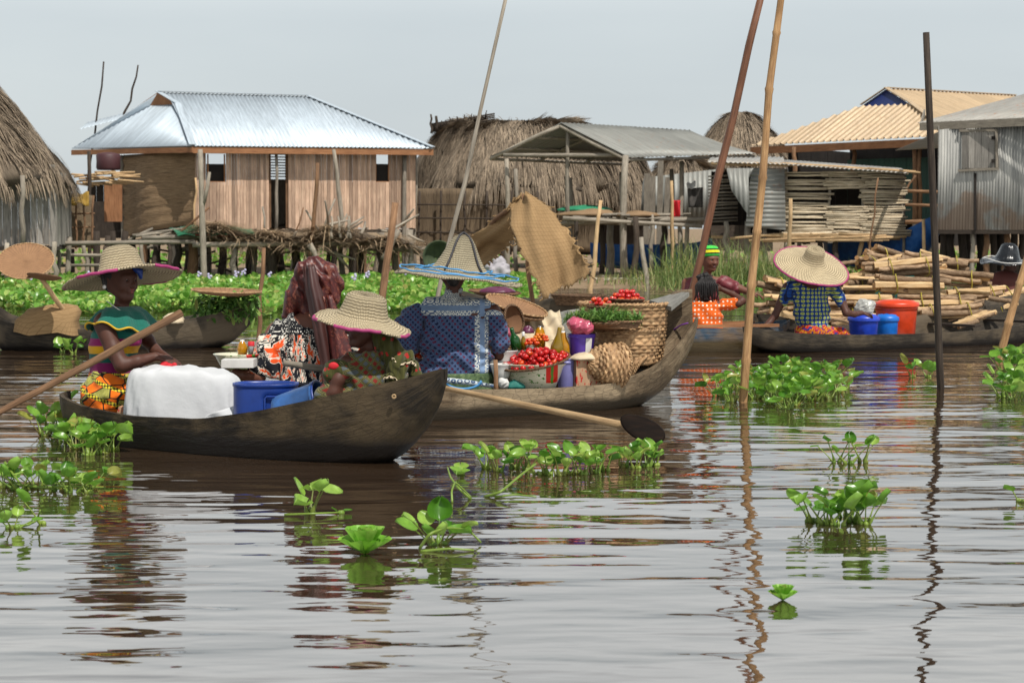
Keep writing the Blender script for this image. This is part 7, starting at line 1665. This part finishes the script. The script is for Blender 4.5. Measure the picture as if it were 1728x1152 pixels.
# ---------- 8 figure at the right edge
r8,J=person(25.3,1695,520,'person in brown top with a black plastic covered hat at the right edge')
s=Sdf(); s.cone(J(1698,475),J(1695,540),.14,.18,.06,Vector((1,0,0)),1.3); s.cone(J(1700,465),J(1702,440),.055,.05,.03); s.chain([J(1668,482),J(1660,515,-.05),J(1680,530,-.2)],[.07,.06,.04],.03); hand(s,J(1680,530,-.2),(1,-.3,0),(0,0,1)); head(s,J(1702,440),(.9,-.3,0),(0,0,1),1.05); s.build('body',MT['skin'],r8,.01)
s=Sdf(); s.cone(J(1698,478),J(1695,545),.17,.22,.06,Vector((1,0,0)),1.2); s.cone(J(1672,482),J(1662,515),.09,.085,.05); s.wr((.3,.2,1),30,.008); s.build('top',MT['brown_top'],r8,.012)
h_,M=hat(r8,J(1700,441,0),(.10,-.10,.98),.32,[(.17,.03),(.14,.07),(.12,.13),(.10,.19),(.06,.22),(.001,.225)],'bag_black',seed=8,wob=.02,droop=.02)
mb=MB(); mb.tube([M@Vector((.3*math.cos(a),.3*math.sin(a),.012+.01*math.sin(a*4))) for a in [2*math.pi*i/50 for i in range(51)]],.006,6,cap=False); mb.build('cord',MT['white'],h_)
# ================================================================ floating plants near the camera
def leaf_geo(mb, base, tip_dir, L, bulb, blade, cup, bank, rr):
    """one petiole with swollen bulb and a rounded cupped blade"""
    base=Vector(base); out=Vector((tip_dir[0],tip_dir[1],0)).normalized(); up=Vector((0,0,1)); lean=tip_dir[2]
    p=[base+out*(L*.0),base+out*(L*lean*.25)+up*(L*.3),base+out*(L*lean*.6)+up*(L*.65),base+out*(L*lean)+up*L]
    pts=[]; 
    for i in range(9):
        t=i/8*3; k=min(int(t),2); f=t-k; pts.append(p[k].lerp(p[k+1],f))
    rad=[bulb*.45+bulb*math.exp(-((i/8-.25)/.16)**2)*.8 for i in range(9)]; rad=[max(q*(1-.45*i/8),.0028) for i,q in enumerate(rad)]
    mb.m=0; mb.r=rr; mb.tube(pts,rad,7,cap=False)
    # blade
    e=pts[-1]; f=(out*math.cos(bank)+up*math.sin(bank)).normalized(); s_=out.cross(up).normalized(); tw=random.uniform(-.5,.5); nrm=s_.cross(f).normalized(); s_=(s_*math.cos(tw)+nrm*math.sin(tw)); nrm=s_.cross(f)
    nv,nu=7,8; V=[];U=[]
    for j in range(nv+1):
        v=j/nv; w=blade*.54*(math.sin(math.pi*min(1,(v*.94+.03))**.82))**.62 if 0<v<1 else blade*.04
        for i in range(nu+1):
            u=i/nu*2-1; rip=.02*math.sin(v*9+rr*20)*u; h=cup*blade*(u*u*.38+ rip*.6)-blade*.10*v*v+ .02*blade*abs(math.sin(u*6))
            V.append(tuple(e+f*(blade*(v-.03-.10*u*u*(1-v)))+s_*(w*u)+nrm*h)); U.append((u*.05,v*.1))
    mb.m=1; mb.add(V,[(j*(nu+1)+i,j*(nu+1)+i+1,(j+1)*(nu+1)+i+1,(j+1)*(nu+1)+i) for j in range(nv) for i in range(nu)],U,True)
def rosette(px,py,label,group,n=7,L=.11,blade=.085,r=.05,seed=None,lean=.6,mats=None,name='water_hyacinth'):
    c=Wp(px,py); rr=random.Random(seed if seed is not None else int(px*7+py)); st=random.getstate(); random.seed(int(px*13+py*3)); mb=MB()
    off=rr.random()*6
    for i in range(n):
        a=off+i*2*math.pi/n+rr.uniform(-.35,.35); l=L*rr.uniform(.45,1.15); b=blade*rr.uniform(.7,1.15)
        leaf_geo(mb,(c.x+r*.35*math.cos(a),c.y+r*.35*math.sin(a),-.01),(math.cos(a),math.sin(a),lean*rr.uniform(.5,1.5)),l,.009*rr.uniform(.7,1.3),b,rr.uniform(.3,1.2),rr.uniform(-.1,1.25),rr.random())
    for k in range(3):  # floating bladder and roots
        a=rr.random()*6.28; mb.m=0; mb.ball((c.x+r*.6*math.cos(a),c.y+r*.6*math.sin(a),.004),(.012,.012,.012),8,6)
    o=mb.build(name,mats or [MT['stem'],MT['leaf']],origin=(c.x,c.y,0)); random.setstate(st)
    return tag(o,label,'water plant',group)
def runner(pts,r,label,name='plant_stem',z=None):
    mb=MB(); mb.r=.4; q=[]
    P_=[Wp(x,y,zz) for x,y,zz in pts]
    for i in range(len(P_)-1):
        for k in range(5): q.append(P_[i].lerp(P_[i+1],k/5))
    q.append(P_[-1]); q2=[q[0]]+[(q[i-1]+q[i]*2+q[i+1])/4 for i in range(1,len(q)-1)]+[q[-1]]
    mb.tube(q2,[r*(1.1-.5*i/len(q2)) for i in range(len(q2))],8); return tag(mb.build(name,MT['stem']),label,'water plant','loose floating stems')
G='water hyacinth rosettes floating near the canoes'
# large raft between the poles
raft=[(1225,662),(1243,655),(1262,668),(1283,660),(1305,672),(1325,664),(1345,674),(1362,662),(1382,668),(1398,658),(1415,664),(1290,645),(1315,648),(1340,650),(1362,645),(1388,646),(1330,636),(1352,634),(1300,682),(1340,684),(1268,640),(1405,640),(1212,668),(1235,678),(1275,672),(1318,676),(1372,676),(1400,672),(1300,655),(1425,655),(1255,650),(1345,662),(1328,690),(1378,640),(1315,630)]
for x,y in raft: rosette(x,y,'one of the green rosettes in the dense raft between the bamboo and the dark pole','hyacinth raft between the poles',7,.11,.085,.06,lean=.7)
# beside the front canoe stern
for x,y in [(75,735),(92,728),(110,745),(128,758),(150,768),(172,765),(190,760),(140,752),(165,752),(120,738)]: rosette(x,y,'rosette in the clump of glossy water hyacinth against the front canoe stern','hyacinth clump at the stern',6,.115,.085,.05,lean=.55)
rosette(80,722,'taller dark leaf sprig standing above the clump at the stern',None,3,.17,.08,.03)
# row in front of the market canoe
for k,(x,y) in enumerate([(822,790),(842,795),(868,790),(890,792),(925,800),(945,802),(965,800),(985,800),(1003,798),(1020,794)]): rosette(x,y,'rosette in the long row of hyacinth below the paddle','hyacinth row below the paddle',5,.105,.065,.035,lean=.45)
for x,y in [(1052,788),(1072,790),(1092,787),(1104,785)]: rosette(x,y,'rosette in the small group at the right end of the row, under the paddle blade','hyacinth group under the paddle blade',5,.10,.062,.035,lean=.4)
rosette(780,800,'broad pale leaf standing at the left end of the hyacinth row',None,2,.05,.09,.03)
runner([(818,838,.0),(845,830,.03),(880,800,.09),(905,782,.13)],.007,'thick green stem rising to a broad leaf left of the row')
rosette(908,800,'single broad leaf at the end of the thick slanting stem',None,2,.10,.10,.03)
runner([(795,842,.0),(775,825,.05),(760,805,.09),(755,788,.12)],.006,'curved green stem bent up out of the water below the front canoe bow')
runner([(763,848,.0),(762,828,.05),(768,812,.08),(795,838,.02)],.005,'brown arched stem beside the curved green one')
runner([(835,838,.005),(870,834,.01),(905,838,.005)],.005,'thin stem lying flat on the water below the hyacinth row')
# singles
rosette(522,866,'small upright hyacinth with one folded bright leaf below the front canoe',None,5,.10,.10,.03,lean=.4); runner([(480,868,.006),(530,866,.014),(575,864,.006)],.005,'flat floating stem under the small upright hyacinth')
rosette(575,866,'tiny leaf drifting right of the small upright hyacinth',None,2,.02,.035,.01)
rosette(738,918,'sprawling hyacinth with long runner right of the water lettuce',None,9,.10,.085,.05,lean=.8); runner([(708,925,.0),(725,900,.06),(752,890,.075),(790,893,.06),(812,915,.01)],.006,'long arching runner over the sprawling hyacinth'); runner([(710,930,.0),(760,925,.012),(800,928,.004)],.006,'low flat runner under the sprawling hyacinth')
# water lettuce
def lettuce(px,py,s_,label):
    c=Wp(px,py); mb=MB(); rr=random.Random(int(px))
    for ring,(n,bank,L) in enumerate(((9,.45,.9),(8,.85,.95),(5,1.25,.8))):
        for i in range(n):
            a=i*2*math.pi/n+ring*.5+rr.uniform(-.2,.2); mb.r=rr.random(); out=Vector((math.cos(a),math.sin(a),0)); up=Vector((0,0,1)); f=out*math.cos(bank)+up*math.sin(bank); sd=out.cross(up); nn=sd.cross(f); V=[]
            for j in range(8):
                v=j/7; w=s_*L*(.08+.24*v**.8)*(1 if v<.9 else .8)
                for k in range(9):
                    u=k/4-1; V.append(tuple(Vector((c.x,c.y,.0))+f*(s_*L*v*(1-.12*u*u))+sd*(w*u)+nn*(s_*(.12*u*u+.05*v*v+.02*math.sin(k*3.1)))))
            mb.add(V,[(j*9+k,j*9+k+1,(j+1)*9+k+1,(j+1)*9+k) for j in range(7) for k in range(8)],[(0,0)]*72,True)
    return tag(mb.build('water_lettuce',MT['lettuce'],origin=(c.x,c.y,0)),label,'water plant',G)
lettuce(616,934,.135,'bright green water lettuce floating alone in the foreground'); lettuce(1321,1012,.065,'tiny water lettuce nearest the camera at lower right')
for x,y in [(1412,780),(1432,782),(1456,780)]: rosette(x,y,'thin hyacinth rosette in the sparse group left of the dark pole reflection','sparse hyacinth group',4,.115,.06,.03,lean=.7)
for x,y in [(1372,880),(1395,884),(1415,886),(1438,880),(1460,884),(1428,872)]: rosette(x,y,'rosette in the compact hyacinth clump left of the dark pole reflection','compact hyacinth clump',5,.115,.08,.04,lean=.55)
for x,y in [(1540,636),(1566,636)]: rosette(x,y,'small hyacinth sprig beside the base of the dark pole','sprigs by the dark pole',4,.11,.09,.03)
for x,y in [(1692,625),(1712,622),(1728,626),(1700,612)]: rosette(x,y,'rosette in the upper hyacinth clump at the right edge','upper right edge hyacinth',6,.13,.095,.05)
for x,y in [(1690,670),(1710,674),(1728,668),(1705,660),(1722,655)]: rosette(x,y,'rosette in the lower hyacinth clump at the right edge','lower right edge hyacinth',6,.13,.10,.05)
rosette(1724,846,'small leaf cut by the right edge of the view',None,3,.06,.06,.03)
# left foreground tangle
for x,y in [(8,822),(34,826),(62,822),(95,828),(122,830),(150,826)]: rosette(x,y,'rosette in the sprawling hyacinth tangle at the left edge','left edge hyacinth tangle',6,.085,.065,.05,lean=1.0)
runner([(-10,815,.0),(30,818,.02),(70,822,.02),(120,820,.03),(178,822,.01)],.007,'long pale green runner lying across the left tangle'); runner([(0,800,.05),(20,812,.03),(45,822,.0)],.008,'thick green stalk at the left edge'); runner([(8,780,.12),(22,800,.07),(38,820,.02)],.007,'slanting stalk above the left tangle'); runner([(90,820,.02),(120,803,.06),(142,798,.065),(160,812,.03)],.005,'arched thin runner over the left tangle')
rosette(150,832,'drooping triangular leaf at the right end of the left tangle',None,2,.07,.08,.02)
rosette(22,890,'pale bulbous hyacinth in the left foreground',None,4,.05,.06,.04,lean=1.2); runner([(15,888,.0),(45,886,.008),(62,878,.02),(68,860,.07)],.006,'curved stem carrying a single leaf in the left foreground'); rosette(72,884,'single upright leaf on a curved stem in the left foreground',None,1,.10,.085,.01)
for x,y in [(105,594),(125,596),(68,586),(140,590)]: rosette(x,y,'small hyacinth beside the far left canoe hull','small hyacinth by the far left canoe',4,.11,.09,.04)
rosette(655,768,'scrap of green weed under the front canoe bow',None,3,.02,.03,.01)
